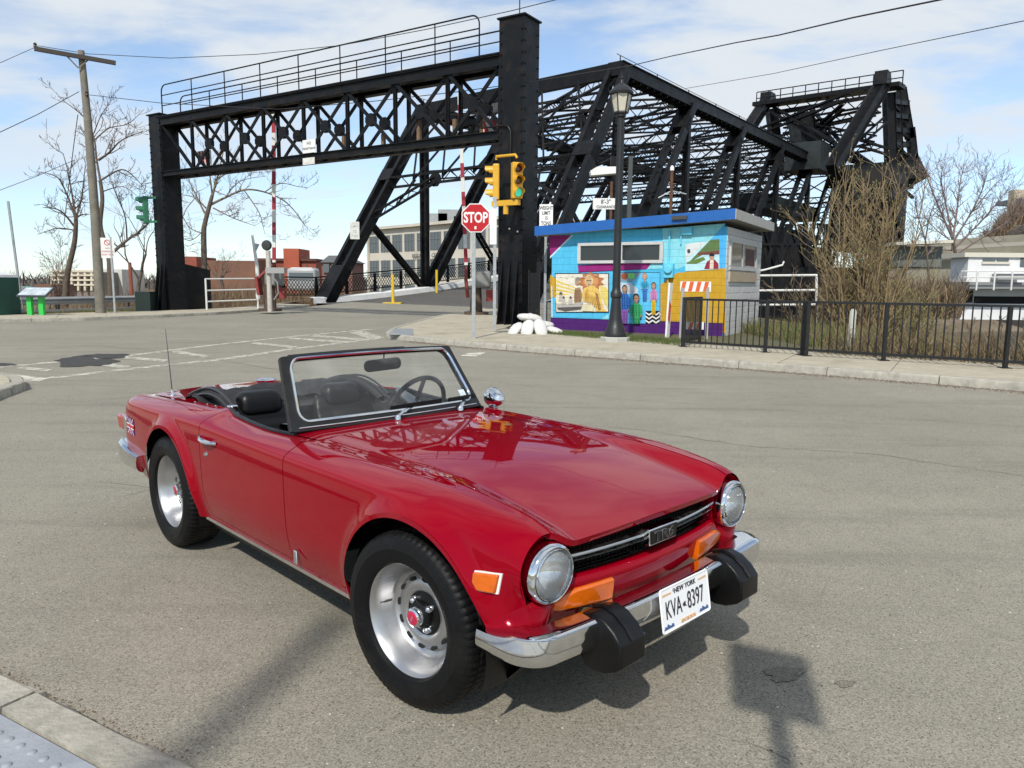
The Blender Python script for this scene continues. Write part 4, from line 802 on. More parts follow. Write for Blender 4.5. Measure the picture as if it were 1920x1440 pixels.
q1, q2 = za(1108, 438), za(1168, 540); b_ = wbox('meter_box', q1[0], q2[0], q2[1], q1[1], -.08, .15, CYP); mb = MB(); mb.lathe([(.12, 0), (.12, .05), (.1, .07), (0, .075)], 20, ((q1[0]+q2[0])/2, -.155, (q1[1]+q2[1])/2+.03), 'y', Matrix.Diagonal((1, -1, 1))); mb.build('meter_dial', CYP, b_)
p3_ = za(1130, 880); mb = MB(); mb.tube([(p1_[0], -.06, q2[1]), (p1_[0], -.06, p3_[1])], .028, 8); mb.build('conduit', mat('yellow_pipe', (.5, .3, .04), .5), HUT)
p4_ = za(1222, 235); mb = MB(); mb.tube([(p4_[0], -.05, za(1222, 220)[1]), (p4_[0], -.05, za(1222, 300)[1])], .022, 8); mb.build('conduit', CYP, HUT); e0, e1 = za(1232, 180), za(1302, 230); wbox('junction_box', e0[0], e1[0], e1[1], e0[1], -.06, .11, CYP)
mb = MB(); c = za(1238, 122); mb.box((c[0], -.40, c[1]+.02), (.42, .10, .10)); mb.build('roof_floodlight', mat('flood_dark', (.05, .05, .05), .5), rf)

# ------------------------------------------------------------------ street lamp
LPB = Gp(1153, 640, .12)
LP = thing('street_lamp', 'tall black cast-iron street lamp with a pale glass lantern before the mural', 'street lamp', LPB)
CI = mat('cast_iron_black', (.016, .017, .018), .45, spec=.4, var=.2, vscale=5)
hl = lambda py: Hp(1160, py, LPB.x, LPB.y)-LPB.z
mb = MB(); mb.lathe([(.36, 0), (.36, .10), (.34, .12)], 8); mb.build('footing', CONC2, LP)
mb = MB(); mb.lathe([(.26, .12), (.265, .20), (.24, .24), (.24, .30), (.20, .36), (.155, .55), (.125, .85), (.11, 1.05), (.14, 1.08), (.14, 1.18), (.11, 1.22), (.098, 1.3), (.088, 3.0), (.078, hl(222)), (.12, hl(219)), (.12, hl(216)), (.07, hl(214))], 20); mb.build('lamp_post', CI, LP, smooth=40)
zl0, zl1, zt_ = hl(213), hl(178), hl(158)
mb = MB(); mb.lathe([(.17, zl0), (.16, zl0+.04), (.10, zl0-.08)], 6)
for i in range(6): a = 2*math.pi*i/6; mb.beam((.165*math.cos(a), .165*math.sin(a), zl0), (.255*math.cos(a), .255*math.sin(a), zl1), .022, .022)
mb.lathe([(.28, zl1), (.29, zl1+.05), (.20, zl1+.16), (.10, zt_-.02), (.05, zt_+.02), (.03, zt_+.10), (.045, zt_+.13), (.012, zt_+.18), (0, zt_+.30)], 12); mb.build('lantern_frame', CI, LP, smooth=35)
mb = MB(); mb.lathe([(.155, zl0+.03), (.24, zl1-.005)], 6)
mb.build('lantern_glass', mat('frosted_lantern', (.55, .52, .42), .35, var=.1, vscale=4), LP, smooth=0)

# ------------------------------------------------------------------ signs
GALV = mat('galvanised_post', (.36, .38, .39), .5, .4, var=.15, vscale=10)
sp_ = Gp(888, 635, .12); ST_ = thing('stop_sign', 'red octagonal STOP sign on a galvanised post at the kerb corner', 'sign', sp_)
mb = MB(); mb.box((0, 0, 1.55), (.09, .06, 3.2)); mb.build('sign_post', GALV, ST_, smooth=0)
zc_ = Hp(892, 409, sp_.x, sp_.y)-sp_.z; o8 = lambda r: [(r*math.cos(R_(22.5+45*i)), r*math.sin(R_(22.5+45*i))) for i in range(8)]
SM = frame((.05, -.045, zc_), (1, -.05, 0), (0, 0, 1)); fS = lambda u, v, h: SM @ Vector((u, v, h)); rS = .375
mb = MB(); mb.prism(o8(rS), -.006, 0, fS); fc = mb.build('sign_face', SWH, ST_, smooth=0); mb = MB(); mb.prism(o8(rS*.935), 0, .003, fS); mb.build('red_field', SREDM, fc, smooth=0)
text('STOP', .355, SWH, fc, SM @ Matrix.Translation((0, .0, .0045)), font_scale=(.70, .98), bold=.010)
mb = MB(); mb.add([fS(u, v, .005) for u, v in ((-.03, -.27), (.02, -.27), (.02, -.20), (-.03, -.20))], [(0, 1, 2, 3)]); mb.build('small_sticker', SWH, fc, smooth=0)
pp = Gp(927, 620, .12); ns = thing('street_name_post', 'galvanised post with a narrow white vertical sign by the gantry column', 'sign', pp)
mb = MB(); mb.box((0, 0, 1.9), (.09, .06, 3.9)); mb.build('sign_post', GALV, ns, smooth=0); zc2 = Hp(923, 425, pp.x, pp.y)-pp.z; sign_at(ns, 'sign_board', (-.05, -.05, zc2), .20, 1.02, (1, 0, 0), []); 
for i in range(5): text('SPNSR'[i], .13, mat('faded_ink', (.3, .3, .3), .7), ns, frame((-.05, -.046, zc2+.36-.18*i), (1, 0, 0), (0, 0, 1)))
wl = Dp(1024, 405, 24.2); wls = thing('weight_limit_sign', 'white WEIGHT LIMIT 15 TONS sign above the hut roof edge', 'sign', (wl.x, wl.y, 0))
h1, h0 = Hp(1024, 383, wl.x, wl.y), Hp(1024, 426, wl.x, wl.y); hz = (h0+h1)/2; hh_ = h1-h0
sign_at(wls, 'sign_board', (0, 0, hz), hh_*.60, hh_, (1, -.1, 0), [('WEIGHT', hh_*.33, hh_*.22), ('LIMIT', hh_*.11, hh_*.22), ('15', -hh_*.11, hh_*.22), ('TONS', -hh_*.34, hh_*.24)], fs=.70, bold=.004); mb = MB(); mb.box((0, .05, hz/2), (.08, .06, hz)); mb.build('sign_post', GALV, wls, smooth=0)
cl = Dp(1136, 382, 31); cls = thing('clearance_sign', 'white 8 FT 3 CLEARANCE sign on a rusty pole behind the lamp post', 'sign', (cl.x, cl.y, 0)); hz = cl.z
sign_at(cls, 'sign_board', (0, 0, hz), 1.05, .44, (1, -.05, 0), [("8'-3\"", .07, .24), ('CLEARANCE', -.13, .15)], fs=.9, bold=.004); mb = MB(); mb.tube([(.22, .06, 0), (.22, .06, Hp(1140, 340, cl.x, cl.y))], .06, 8); mb.build('rusty_pole', RUSTY, cls)
# white floodlight / camera housings on the pole
hb0 = Dp(1136, 325, 31.2); hs = thing('camera_housing', 'white box housing on the rusty pole behind the lamp post', 'housing', (hb0.x, hb0.y, hb0.z)); mb = MB(); mb.prism([(-.62, -.12), (.45, -.02), (.62, .12), (.5, .24), (-.4, .22), (-.66, .06)], -.25, .25, lambda u, v, h: Vector((u, h, v))); mb.build('housing_shell', SWH, hs, smooth=0); mb = MB(); mb.box((.45, .1, .5), (.5, .3, .35)); mb.build('upper_box', STEEL, hs, smooth=0)
lp2 = Dp(1180, 380, 31); gpole = thing('steel_pole', 'plain dark grey steel pole between lamp post and bridge', 'pole', (lp2.x, lp2.y, 0)); mb = MB(); mb.box((0, 0, Hp(1180, 293, lp2.x, lp2.y)/2), (.16, .16, Hp(1180, 293, lp2.x, lp2.y))); mb.build('pole_shaft', mat('dark_grey_pole', (.05, .058, .06), .6), gpole, smooth=0)
rp2 = Dp(1258, 380, 33); rpo = thing('service_mast', 'rusty service mast with white cap above the hut roof', 'pole', (rp2.x, rp2.y, 0)); ht = Hp(1258, 320, rp2.x, rp2.y); mb = MB(); mb.tube([(0, 0, 0), (0, 0, ht)], .07, 8); mb.build('mast', RUSTY, rpo); mb = MB(); mb.lathe([(.09, 0), (.09, .12), (.05, .2), (0, .22)], 12, (0, 0, ht)); mb.build('white_cap', SWH, rpo); mb = MB(); mb.tube([(-.55, 0, ht-1.15), (0, 0, ht-.85), (.65, 0, ht-.98)], .03, 6); mb.build('cable_arm', GALV, rpo)

# ------------------------------------------------------------------ black railings along the pavement
FB = mat('black_powder_coat', (.012, .012, .013), .35, spec=.45, var=.15, vscale=10)
def fence(name, label, pts, top, bars=.13, ends=(1, 1)):
    o = thing(name, label, 'fence', pts[0])
    B = Vector(pts[0]); Pt = [Vector(p)-B for p in pts]
    for i, p in enumerate(Pt):
        if (i == 0 and not ends[0]) or (i == len(Pt)-1 and not ends[1]): continue
        mb = MB(); mb.box((p.x, p.y, (top+.0)/2), (.062, .062, top)); mb.build('fence_post', FB, o, smooth=0); mb = MB(); mb.box((p.x, p.y, .006), (.17, .17, .012)); mb.build('post_foot', FB, o, smooth=0)
    for a, b in zip(Pt, Pt[1:]):
        for z, h, w_ in ((top-.012, .045, .06), (.115, .05, .045)): mb = MB(); mb.beam(a+Vector((0, 0, z)), b+Vector((0, 0, z)), w_, h); mb.build('fence_rail', FB, o, smooth=0)
        n = max(2, int((b-a).length/bars)); mesh = None
        for k in range(1, n):
            p = a.lerp(b, k/n)
            if mesh is None: mb = MB(); mb.tube([(0, 0, .13), (0, 0, top-.03)], .0125, 6); q = mb.build('fence_bar', FB, o); mesh = q
            else: q = mesh.copy(); C.objects.link(q); q.parent = o
            q.location = p
    return o
fz = .128; FG = lambda px, py: Gp(px, py, fz)
F0, F1, F2, F3, F4, F5 = FG(1281, 650), FG(1442, 661), FG(1503, 665.5), FG(1511, 667), FG(1658, 675), FG(1884, 690)
dirF = (F5-F3).normalized(); F1 = F0.lerp(F2, .715); F4 = F3+dirF*(F4-F3).length
F6, F7 = F5+dirF*2.05, F5+dirF*4.1
TOPF = 1.07
fence('railing', 'black vertical-bar railing section in front of the hut corner', [F0, F1, F2], TOPF)
fence('railing', 'long black vertical-bar railing in front of the leafless bush', [F3, F4, F5, F6, F7], TOPF)
bk = Vector((.60, .80, 0)); fence('railing', 'short return of black railing running back beside the barricade', [F0+bk*.12+Vector((-.07, 0, 0)), F0+bk*1.25+Vector((-.1, .15, 0))], TOPF+.02, .085)
# folding barricade with orange stripes behind the railing
bc = Gp(1318, 640, .1)+Vector((-.05, 1.0, 0)); BRC = thing('barricade', 'folding road barricade with orange and white striped board behind the railing', 'barricade', bc, -.25)
ORG = mat('barricade_orange', (.62, .10, .015), .5); GLG = mat('barricade_legs', (.26, .26, .25), .6, var=.15, vscale=6)
for s in (-1, 1):
    for yy in (-.22, .22): mb = MB(); mb.beam((.05+s*.33, yy, 0), (.05+s*.31, yy*.1, 1.48), .08, .05, up=(0, 1, 0)); mb.build('barricade_leg', GLG, BRC, smooth=0)
bd = MB(); bd.box((0.05, -.05, 1.36), (.78, .03, .26)); bb = bd.build('striped_board', SWH, BRC, smooth=0)
for i in range(4): a = -.33+i*.19; mb = MB(); mb.add([(a, -.068, 1.235), (a+.10, -.068, 1.235), (a+.15, -.068, 1.485), (a+.05, -.068, 1.485)], [(0, 1, 2, 3)]); mb.build('orange_stripe', ORG, bb, smooth=0)
mb = MB(); mb.box((0, -.16, .35), (.6, .03, .2)); b2 = mb.build('lower_board', SWH, BRC, smooth=0)
for i in range(3): a = -.28+i*.19; mb = MB(); mb.add([(a, -.178, .26), (a+.09, -.178, .26), (a+.14, -.178, .44), (a+.05, -.178, .44)], [(0, 1, 2, 3)]); mb.build('orange_stripe', ORG, b2, smooth=0)
sb_ = thing('barricade', 'second orange-striped barricade leaning edge-on beside the first', 'barricade', bc+Vector((-.62, .12, 0)), .9)
mb = MB(); mb.beam((0, 0, 0), (.1, 0, 1.45), .16, .05, up=(0, 1, 0)); lb = mb.build('leaning_board', SWH, sb_, smooth=0); mb = MB(); mb.add([(-.06, -.03, .5), (.05, -.03, .35), (.12, -.03, .85), (0, -.03, 1.0)], [(0, 1, 2, 3)]); mb.build('orange_stripe', ORG, lb, smooth=0)
# concrete marker post in the bush
cp_ = Gp(1585, 672, .05); cps = thing('concrete_marker', 'grey concrete marker post standing behind the railing', 'post', cp_+Vector((.35, .6, -.1))); mb = MB(); mb.tube([(0, 0, 0), (.02, 0, 1.02), (.02, 0, 1.08)], [.075, .07, .04], 8); mb.build('marker_shaft', CONC2, cps)
# white pipe rail by the bridge, right of the hut
wr = thing('pipe_rail', 'white three-bar pipe railing between hut and bush', 'railing', Dp(1430, 560, 27)); WPP = mat('white_pipe_paint', (.66, .66, .63), .5, var=.1, vscale=5, dirt=(.4, .36, .3), dscale=3, damt=.4)
o_ = wr.location.copy(); e = lambda px, py: Dp(px, py, 27)-o_
for y in (517, 545, 572): mb = MB(); mb.tube([e(1405, y), e(1532, y-1)], .04, 8); mb.build('rail_bar', WPP, wr)
mb = MB(); mb.tube([e(1531, 516), e(1531, 610)], .045, 8); mb.build('rail_post', WPP, wr)
mb = MB(); mb.tube([e(1400, 512), e(1434, 506), e(1467, 497), e(1470, 490)], .035, 8); mb.build('upper_pipe', WPP, wr)
# ------------------------------------------------------------------ sandbags, chain-link bit
SBAG = mat('white_sandbag', (.56, .55, .53), .85, bump=.6, bscale=14, var=.15, vscale=9, dirt=(.36, .34, .30), dscale=4, damt=.5)
sbp = Gp(1000, 626, .11)
def sandbag(i, off, rz, tilt, sc_, label):
    o = thing('sandbag', label, 'sandbag', sbp+Vector(off), rz, 'white sandbags heaped by the gantry foot'); rr = random.Random(i); mb = MB(); P = []
    for u in np.linspace(-1, 1, 15):
        k = max(.06, (1-abs(u)**3.2))**.5; P.append([(u*.36*sc_, .20*sc_*k*math.cos(a)*(1+.08*math.sin(3*a+i)), .115*sc_*k*math.sin(a)*(1+.1*math.sin(2*a+u*4+i)+.06*math.sin(5*a+9*u)+.05*math.sin(14*u+a))) for a in np.linspace(0, 2*math.pi, 17)])
    mb.grid(P); mb.add(P[0], [tuple(range(17))]); mb.add(P[-1], [tuple(range(17))]); q = mb.build('bag', SBAG, o, smooth=80); q.rotation_euler = (0, tilt, 0); q.location = (0, 0, .14*sc_)
for i, a in enumerate((((-.50, -.1, 0.0), 1.0, -.60, .85, 'leftmost white sandbag leaning on the heap'), ((-.16, -.24, .03), 1.35, -.8, .88, 'white sandbag second from left, propped steeply on the heap'), ((.20, -.26, .04), 1.85, -.85, .9, 'middle white sandbag propped steeply at the front of the heap'), ((.58, -.02, 0), 2.6, -.2, .75, 'rightmost small white sandbag low against the hut'), ((-.1, .14, .30), .2, .12, 1.0, 'top white sandbag lying flat across the heap'), ((.2, .15, .08), .3, 0., 1.1, 'white sandbag at the back under the top one'))): sandbag(i, *a)
clf = thing('chain_link_panel', 'short black chain-link panel between gantry column and hut', 'fence', Gp(991, 612, .1)); cn = MB(); o_ = clf.location.copy()
q0, q1 = Gp(991, 612, .1)-o_, Gp(1011, 613, .1)-o_; hcl = 1.75
for i in range(14):
    for j in range(22):
        u0, u1, v0, v1 = i/14, (i+1)/14, j/22*hcl, (j+1)/22*hcl; a = q0.lerp(q1, u0); b = q0.lerp(q1, u1); cn.beam(a+Vector((0, 0, v0)), b+Vector((0, 0, v1)), .014, .014); cn.beam(a+Vector((0, 0, v1)), b+Vector((0, 0, v0)), .014, .014)
cn.build('wire_mesh', FB, clf, smooth=0)['kind'] = 'stuff'
for q in (q0, q1): mb = MB(); mb.tube([q, q+Vector((0, 0, hcl+.1))], .03, 8); mb.build('fence_post', FB, clf)
lw = thing('low_wall', 'low grey block wall between chain-link panel and hut', 'wall', Gp(1013, 614, .1)); o_ = lw.location.copy()
for r in range(4):
    for k in range(2): mb = MB(); mb.box(Vector((.18+.38*k, .35, .1+.2*r)), (.37, .18, .192)); mb.build('block', mat('grey_block', (.24, .23, .21), .9, var=.3, vscale=6), lw, smooth=0)
# ------------------------------------------------------------------ crossing gates
GMET = mat('gate_grey_metal', (.20, .20, .19), .6, var=.2, vscale=5); GRED = mat('gate_red_paint', (.22, .025, .018), .6, var=.3, vscale=4, dirt=(.10, .05, .03), dscale=4, damt=.5); ARMW = mat('arm_white', (.62, .62, .60), .55, var=.12, vscale=4); ARMR = mat('arm_red', (.30, .015, .03), .55, var=.2, vscale=4)
def gate(label, base, arm_px, ux):
    """railway-style gate: raised striped arm on a machine with counterweight"""
    g = thing('barrier_gate', label, 'gate', base); o_ = Vector(base); p0 = Dp(*arm_px[0], base.y)-o_; p1 = Dp(*arm_px[1], base.y)-o_; n = 12
    mb = MB(); mb.beam(p0, p1, .15, .09, up=(0, 1, 0)); arm = mb.build('gate_arm', ARMW, g, smooth=0)
    for i in range(0, n, 2): a, b = p0.lerp(p1, (i+.2)/n), p0.lerp(p1, (i+1.2)/n); mb = MB(); mb.beam(a, b, .156, .096, up=(0, 1, 0)); mb.build('red_band', ARMR, arm, smooth=0)
    u = Vector(ux); mb = MB(); mb.box(Vector((0, 0, 1.55))+u*.25, (.8, .7, .75)); q = mb.build('machine_case', GMET, g); bevel(q, .12, 3)
    mb = MB(); mb.tube([(0, 0, 0), (0, 0, 1.3)], [.30, .22], 10); mb.tube([(0, 0, 0), (0, 0, .12)], .55, 12); mb.build('pedestal', mat('rusty_pedestal', (.09, .06, .045), .85, var=.4, vscale=4), g)
    mb = MB(); mb.beam(p0-Vector((0, .12, .1)), Vector((0, -.3, 1.5))-u*.45, .10, .30, up=(0, 1, 0)); mb.beam(Vector((0, -.3, 1.6))-u*.45, Vector((0, -.3, .75))-u*.35, .12, .55, up=(0, 1, 0)); mb.build('counterweight_arm', GRED, g, smooth=0)
    mb = MB(); mb.box(Vector((0, -.2, .85))+u*.62, (.35, .4, .5)); mb.build('counterweight', GRED, g, smooth=0)
    return g
gR = Gp(893, 590, .12); gate('raised red and white barrier gate beside the STOP sign', gR, ((874, 497), (861, 175)), (1, 0, 0))
gL = Gp(507, 583, .12); gate('raised red and white barrier gate left of the bridge end post', gL, ((514, 492), (513, 205)), (1, 0, 0))
# signal post with round lamp by the left gate, white posts
lg = thing('gate_lamp_post', 'pale post with a round dark lamp and junction box by the left gate', 'post', Gp(509, 584, .12)+Vector((.05, -.35, 0)), 0); h = lambda py: Hp(505, py, lg.location.x, lg.location.y)-lg.location.z
mb = MB(); mb.tube([(0, 0, 0), (0, 0, h(470))], .11, 10); mb.build('post', mat('pale_post', (.45, .42, .37), .7, var=.2, vscale=5), lg); mb = MB(); mb.lathe([(0, -.16), (.2, -.14), (.24, 0), (.2, .1), (0, .12)], 18, (-.05, 0, h(460)), 'y'); mb.build('round_lamp', mat('dark_lamp', (.03, .03, .03), .4), lg); mb = MB(); mb.box((.35, -.02, h(507)), (.85, .4, .26)); mb.build('junction_box', mat('box_grey', (.30, .30, .29), .6), lg, smooth=0); mb = MB(); mb.tube([(.12, -.1, h(515)), (.42, -.12, h(530)), (.44, -.1, h(550)), (.22, -.1, h(562))], .03, 6); mb.build('cable_loop', mat('cable_grey', (.25, .25, .25), .6), lg)
wp = thing('leaning_white_post', 'weathered white post leaning behind the white rails', 'post', Dp(484, 560, 41)); o_ = wp.location.copy(); mb = MB(); mb.tube([Dp(484, 560, 41)-o_, Dp(482, 500, 41)-o_, Dp(473, 440, 41)-o_], [.12, .10, .07], 8); mb.build('post', WPP, wp); mb = MB(); mb.add([Dp(478, 456, 40.9)-o_, Dp(487, 458, 40.9)-o_, Dp(480, 472, 40.9)-o_], [(0, 1, 2)]); mb.build('bracket', GALV, wp)
wrl = thing('pipe_rail', 'white three-bar pipe railing left of the barrier gate', 'railing', Gp(388, 582, .1)); o_ = wrl.location.copy()
A3, B3 = Gp(388, 582, .1)-o_, Gp(484, 579, .1)-o_
for z in (1.5, .95, .42): mb = MB(); mb.tube([A3+Vector((0, 0, z)), B3+Vector((0, 0, z+.05))], .04, 6); mb.build('rail_bar', WPP, wrl)
for p in (A3, B3): mb = MB(); mb.tube([p, p+Vector((0, 0, 1.52))], .045, 6); mb.build('rail_post', WPP, wrl)
ews = thing('weight_sign_far', 'small faded white sign fixed to the left end post', 'sign', Dp(668, 433, 60)); sign_at(ews, 'sign_board', (0, -.6, 0), .72, 1.35, (1, .1, 0), [('15', -.1, .3), ('TONS', -.42, .2), ('LIMIT', .3, .2)], m=WBRD, ink=mat('faded_green_ink', (.25, .33, .27), .7))
# ------------------------------------------------------------------ the red roadster
PAINT = mat('red_car_paint', (.225, .0003, .0075), .02, coat=0., spec=.55)
def _flake():
    t = PAINT.node_tree; b = t.nodes['Principled BSDF']; b.inputs['Specular Tint'].default_value = (1, .22, .28, 1); tc = N(t, 'ShaderNodeTexCoord')
    n = N(t, 'ShaderNodeTexNoise', inp={'Scale': 5.0, 'Detail': 3, 'Roughness': .5}); L_(t, tc, 'Object', n, 0)
    bp = N(t, 'ShaderNodeBump', inp={'Strength': .012, 'Distance': .02}); L_(t, n, 0, bp, 'Height'); L_(t, bp, 0, b, 'Normal')
    n2 = N(t, 'ShaderNodeTexNoise', inp={'Scale': 2.2, 'Detail': 6, 'Roughness': .7}); L_(t, tc, 'Object', n2, 0)
    mr = N(t, 'ShaderNodeMapRange', inp={1: .35, 2: .75, 3: .012, 4: .05}); L_(t, n2, 0, mr, 0); L_(t, mr, 0, b, 'Roughness')
_flake()
CHROME = mat('chrome', (.72, .73, .74), .07, 1., var=.05, vscale=30, dirt=(.25, .22, .18), dscale=9, damt=.35)
RUBBER = mat('tyre_rubber', (.0045, .0045, .005), .5, spec=.18, bump=.15, bscale=120, var=.25, vscale=9, dirt=(.03, .028, .025), dscale=6, damt=.3)
BLK = mat('black_plastic', (.0035, .0035, .004), .32, spec=.3, bump=.08, bscale=300, var=.2, vscale=14)
BLKGLOSS = mat('black_gloss_paint', (.004, .004, .004), .3, spec=.3)
VINYL = mat('black_vinyl', (.0045, .0045, .005), .42, spec=.3, bump=.05, bscale=180, var=.3, vscale=6)
FABRIC = mat('grey_black_hood_cloth', (.016, .016, .018), .7, bump=.2, bscale=24, var=.4, vscale=5)
SILVER = mat('silver_wheel_paint', (.44, .44, .445), .33, .88, var=.03, vscale=3)
AMBER = mat('amber_lens', (.56, .105, .002), .2, coat=.6, var=.15, vscale=40, spec=.5)
REDLENS = mat('red_lens', (.35, .01, .01), .15, coat=.6)
WHITE = mat('white_paint_gloss', (.75, .74, .70), .35)
def glassmat(name, tint, refl=.5):
    m = bpy.data.materials.new(name); MATS[name] = m; m.use_nodes = True; t = m.node_tree; t.nodes.clear()
    o = N(t, 'ShaderNodeOutputMaterial'); tr = N(t, 'ShaderNodeBsdfTransparent', inp={0: (*tint, 1)}); gl = N(t, 'ShaderNodeBsdfGlossy', inp={1: .02}); fr = N(t, 'ShaderNodeFresnel', inp={0: 1.5})
    tc = N(t, 'ShaderNodeTexCoord'); nz = N(t, 'ShaderNodeTexNoise', inp={'Scale': 6, 'Detail': 5}); L_(t, tc, 'Object', nz, 0)
    df = N(t, 'ShaderNodeBsdfDiffuse', inp={0: (.7, .7, .68, 1)}); mr = N(t, 'ShaderNodeMapRange', inp={1: .45, 2: .8, 3: .02, 4: .14}); L_(t, nz, 0, mr, 0)
    m1 = N(t, 'ShaderNodeMixShader'); L_(t, fr, 0, m1, 0); L_(t, tr, 0, m1, 1); L_(t, gl, 0, m1, 2)
    m2 = N(t, 'ShaderNodeMixShader'); L_(t, mr, 0, m2, 0); L_(t, m1, 0, m2, 1); L_(t, df, 0, m2, 2); L_(t, m2, 0, o, 0)
    return m
WSGLASS = glassmat('windscreen_glass', (.90, .94, .93))
def lensmat():
    m = bpy.data.materials.new('headlamp_glass'); MATS['headlamp_glass'] = m; m.use_nodes = True; t = m.node_tree; t.nodes.clear()
    o = N(t, 'ShaderNodeOutputMaterial'); tr = N(t, 'ShaderNodeBsdfTransparent', inp={0: (.93, .95, .96, 1)}); gl = N(t, 'ShaderNodeBsdfGlossy', inp={1: .04}); fr = N(t, 'ShaderNodeFresnel', inp={0: 1.55})
    tc = N(t, 'ShaderNodeTexCoord'); wv = N(t, 'ShaderNodeTexWave', inp={'Scale': 55., 'Distortion': .4}); wv.bands_direction = 'Y'; L_(t, tc, 'Object', wv, 0)
    bp = N(t, 'ShaderNodeBump', inp={'Strength': .25, 'Distance': .006}); L_(t, wv, 0, bp, 'Height'); L_(t, bp, 0, gl, 'Normal'); L_(t, bp, 0, fr, 'Normal')
    df = N(t, 'ShaderNodeBsdfDiffuse', inp={0: (.78, .8, .8, 1)}); mr = N(t, 'ShaderNodeMapRange', inp={1: 0, 2: 1, 3: .12, 4: .24}); L_(t, wv, 0, mr, 0)
    m1 = N(t, 'ShaderNodeMixShader'); L_(t, fr, 0, m1, 0); L_(t, tr, 0, m1, 1); L_(t, gl, 0, m1, 2)
    m2 = N(t, 'ShaderNodeMixShader'); L_(t, mr, 0, m2, 0); L_(t, m1, 0, m2, 1); L_(t, df, 0, m2, 2); L_(t, m2, 0, o, 0)
    return m
LENS = lensmat()
CAR = thing('convertible_car', 'shiny red open-top two-seat roadster parked on the asphalt in the foreground', 'car', (-1.415, 4.608, 0), -.797)

# body section control points P0..P6 (y, z) along x
ST = [ # x,     P0            P1            P2            P3            P4            P5            P6
 (-.855, (.50, .752), (.575, .748), (.630, .728), (.655, .690), (.665, .560), (.650, .42), (.60, .34)),
 (-.820, (.52, .768), (.590, .768), (.648, .750), (.674, .715), (.690, .560), (.672, .41), (.62, .32)),
 (-.60,  (.54, .782), (.605, .783), (.694, .759), (.708, .747), (.716, .580), (.700, .40), (.66, .29)),
 (-.20,  (.55, .805), (.615, .802), (.711, .771), (.724, .760), (.734, .590), (.720, .39), (.685, .27)),
 (.20,   (.555, .826), (.615, .818), (.717, .782), (.730, .771), (.737, .600), (.724, .40), (.69, .27)),
 (.48,   (.565, .835), (.62, .824), (.718, .787), (.731, .775), (.738, .600), (.726, .40), (.69, .27)),
 (.62,   (.585, .815), (.63, .812), (.719, .784), (.732, .773), (.738, .600), (.726, .40), (.69, .27)),
 (1.00,  (.595, .800), (.635, .798), (.719, .777), (.732, .766), (.738, .600), (.726, .40), (.69, .27)),
 (1.38,  (.555, .803), (.625, .799), (.718, .771), (.731, .760), (.737, .600), (.725, .40), (.69, .27)),
 (1.80,  (.540, .801), (.620, .798), (.717, .769), (.730, .758), (.736, .600), (.724, .40), (.69, .27)),
 (2.10,  (.538, .799), (.618, .797), (.713, .767), (.728, .755), (.734, .600), (.722, .40), (.69, .28)),
 (2.30,  (.538, .793), (.616, .791), (.692, .767), (.722, .738), (.731, .596), (.719, .41), (.69, .30)),
 (2.42,  (.538, .784), (.613, .781), (.682, .757), (.714, .721), (.726, .592), (.714, .42), (.685, .32)),
 (2.56,  (.538, .768), (.606, .764), (.672, .738), (.703, .696), (.716, .580), (.702, .43), (.672, .34)),
 (2.66,  (.538, .753), (.597, .748), (.657, .718), (.689, .668), (.698, .560), (.680, .44), (.648, .35)),
 (2.72,  (.538, .736), (.590, .734), (.645, .700), (.676, .640), (.664, .535), (.645, .44), (.618, .36)),
 (2.752, (.538, .724), (.583, .721), (.636, .688), (.668, .625), (.643, .523), (.622, .44), (.600, .36)),
]
_xs = [s[0] for s in ST]
_CP = [[(interp(_xs, [s[1+i][0] for s in ST]), interp(_xs, [s[1+i][1] for s in ST]))] for i in range(7)]
def ctrl(x): return [(c[0][0](x), c[0][1](x)) for c in _CP]
def sect(x, v, cp=None):
    """point (y,z) of the half section at x, v in 0..6"""
    p = np.array(cp or ctrl(x)); i = min(int(v), 5); t = v-i
    p0 = p[i-1] if i > 0 else 2*p[0]-p[1]; p3 = p[i+2] if i < 5 else 2*p[6]-p[5]
    p1, p2 = p[i], p[i+1]
    d1, d2, d3 = [max(np.linalg.norm(b-a), 1e-6)**.5 for a, b in ((p0, p1), (p1, p2), (p2, p3))]
    m1 = (p2-p1)+d2*((p1-p0)/d1-(p2-p0)/(d1+d2)); m2 = (p2-p1)+d2*((p3-p2)/d3-(p3-p1)/(d2+d3))
    return (2*t**3-3*t**2+1)*p1+(t**3-2*t**2+t)*m1+(-2*t**3+3*t**2)*p2+(t**3-t**2)*m2
ARCH = [(2.262, .325, .385, .40, .372), (.045, .32, .335, .36, .372)]   # cx, cz, rx rear, rx front, rz
def zbot(x):
    z = ctrl(x)[6][1]
    for cx, cz, ra, rb, rz in ARCH:
        u = (x-cx)/(ra if x < cx else rb)
        if abs(u) < 1: z = max(z, cz+rz*math.sqrt(1-u*u)*1.0)
    return z
def vbot(x, zb, cp):
    lo, hi = 2.0, 6.0
    for _ in range(26):
        m = (lo+hi)/2
        if sect(x, m, cp)[1] > zb: lo = m
        else: hi = m
    return lo
def flare(x, z):
    f = 0
    for cx, cz, ra, rb, rz in ARCH:
        u = (x-cx)/(ra if x < cx else rb); w = (z-cz)/rz if z > cz else (z-cz)/1.6
        r = math.sqrt(u*u+w*w) if z > cz else abs(u)
        d = (r-1)*.38
        f = max(f, .030*smooth01(1-abs(d)/.075) if d > -.03 else 0)
    return f
def body(x, v, side, cp=None):
    y, z = sect(x, v, cp); return Vector((x, side*(y+flare(x, z)), z))
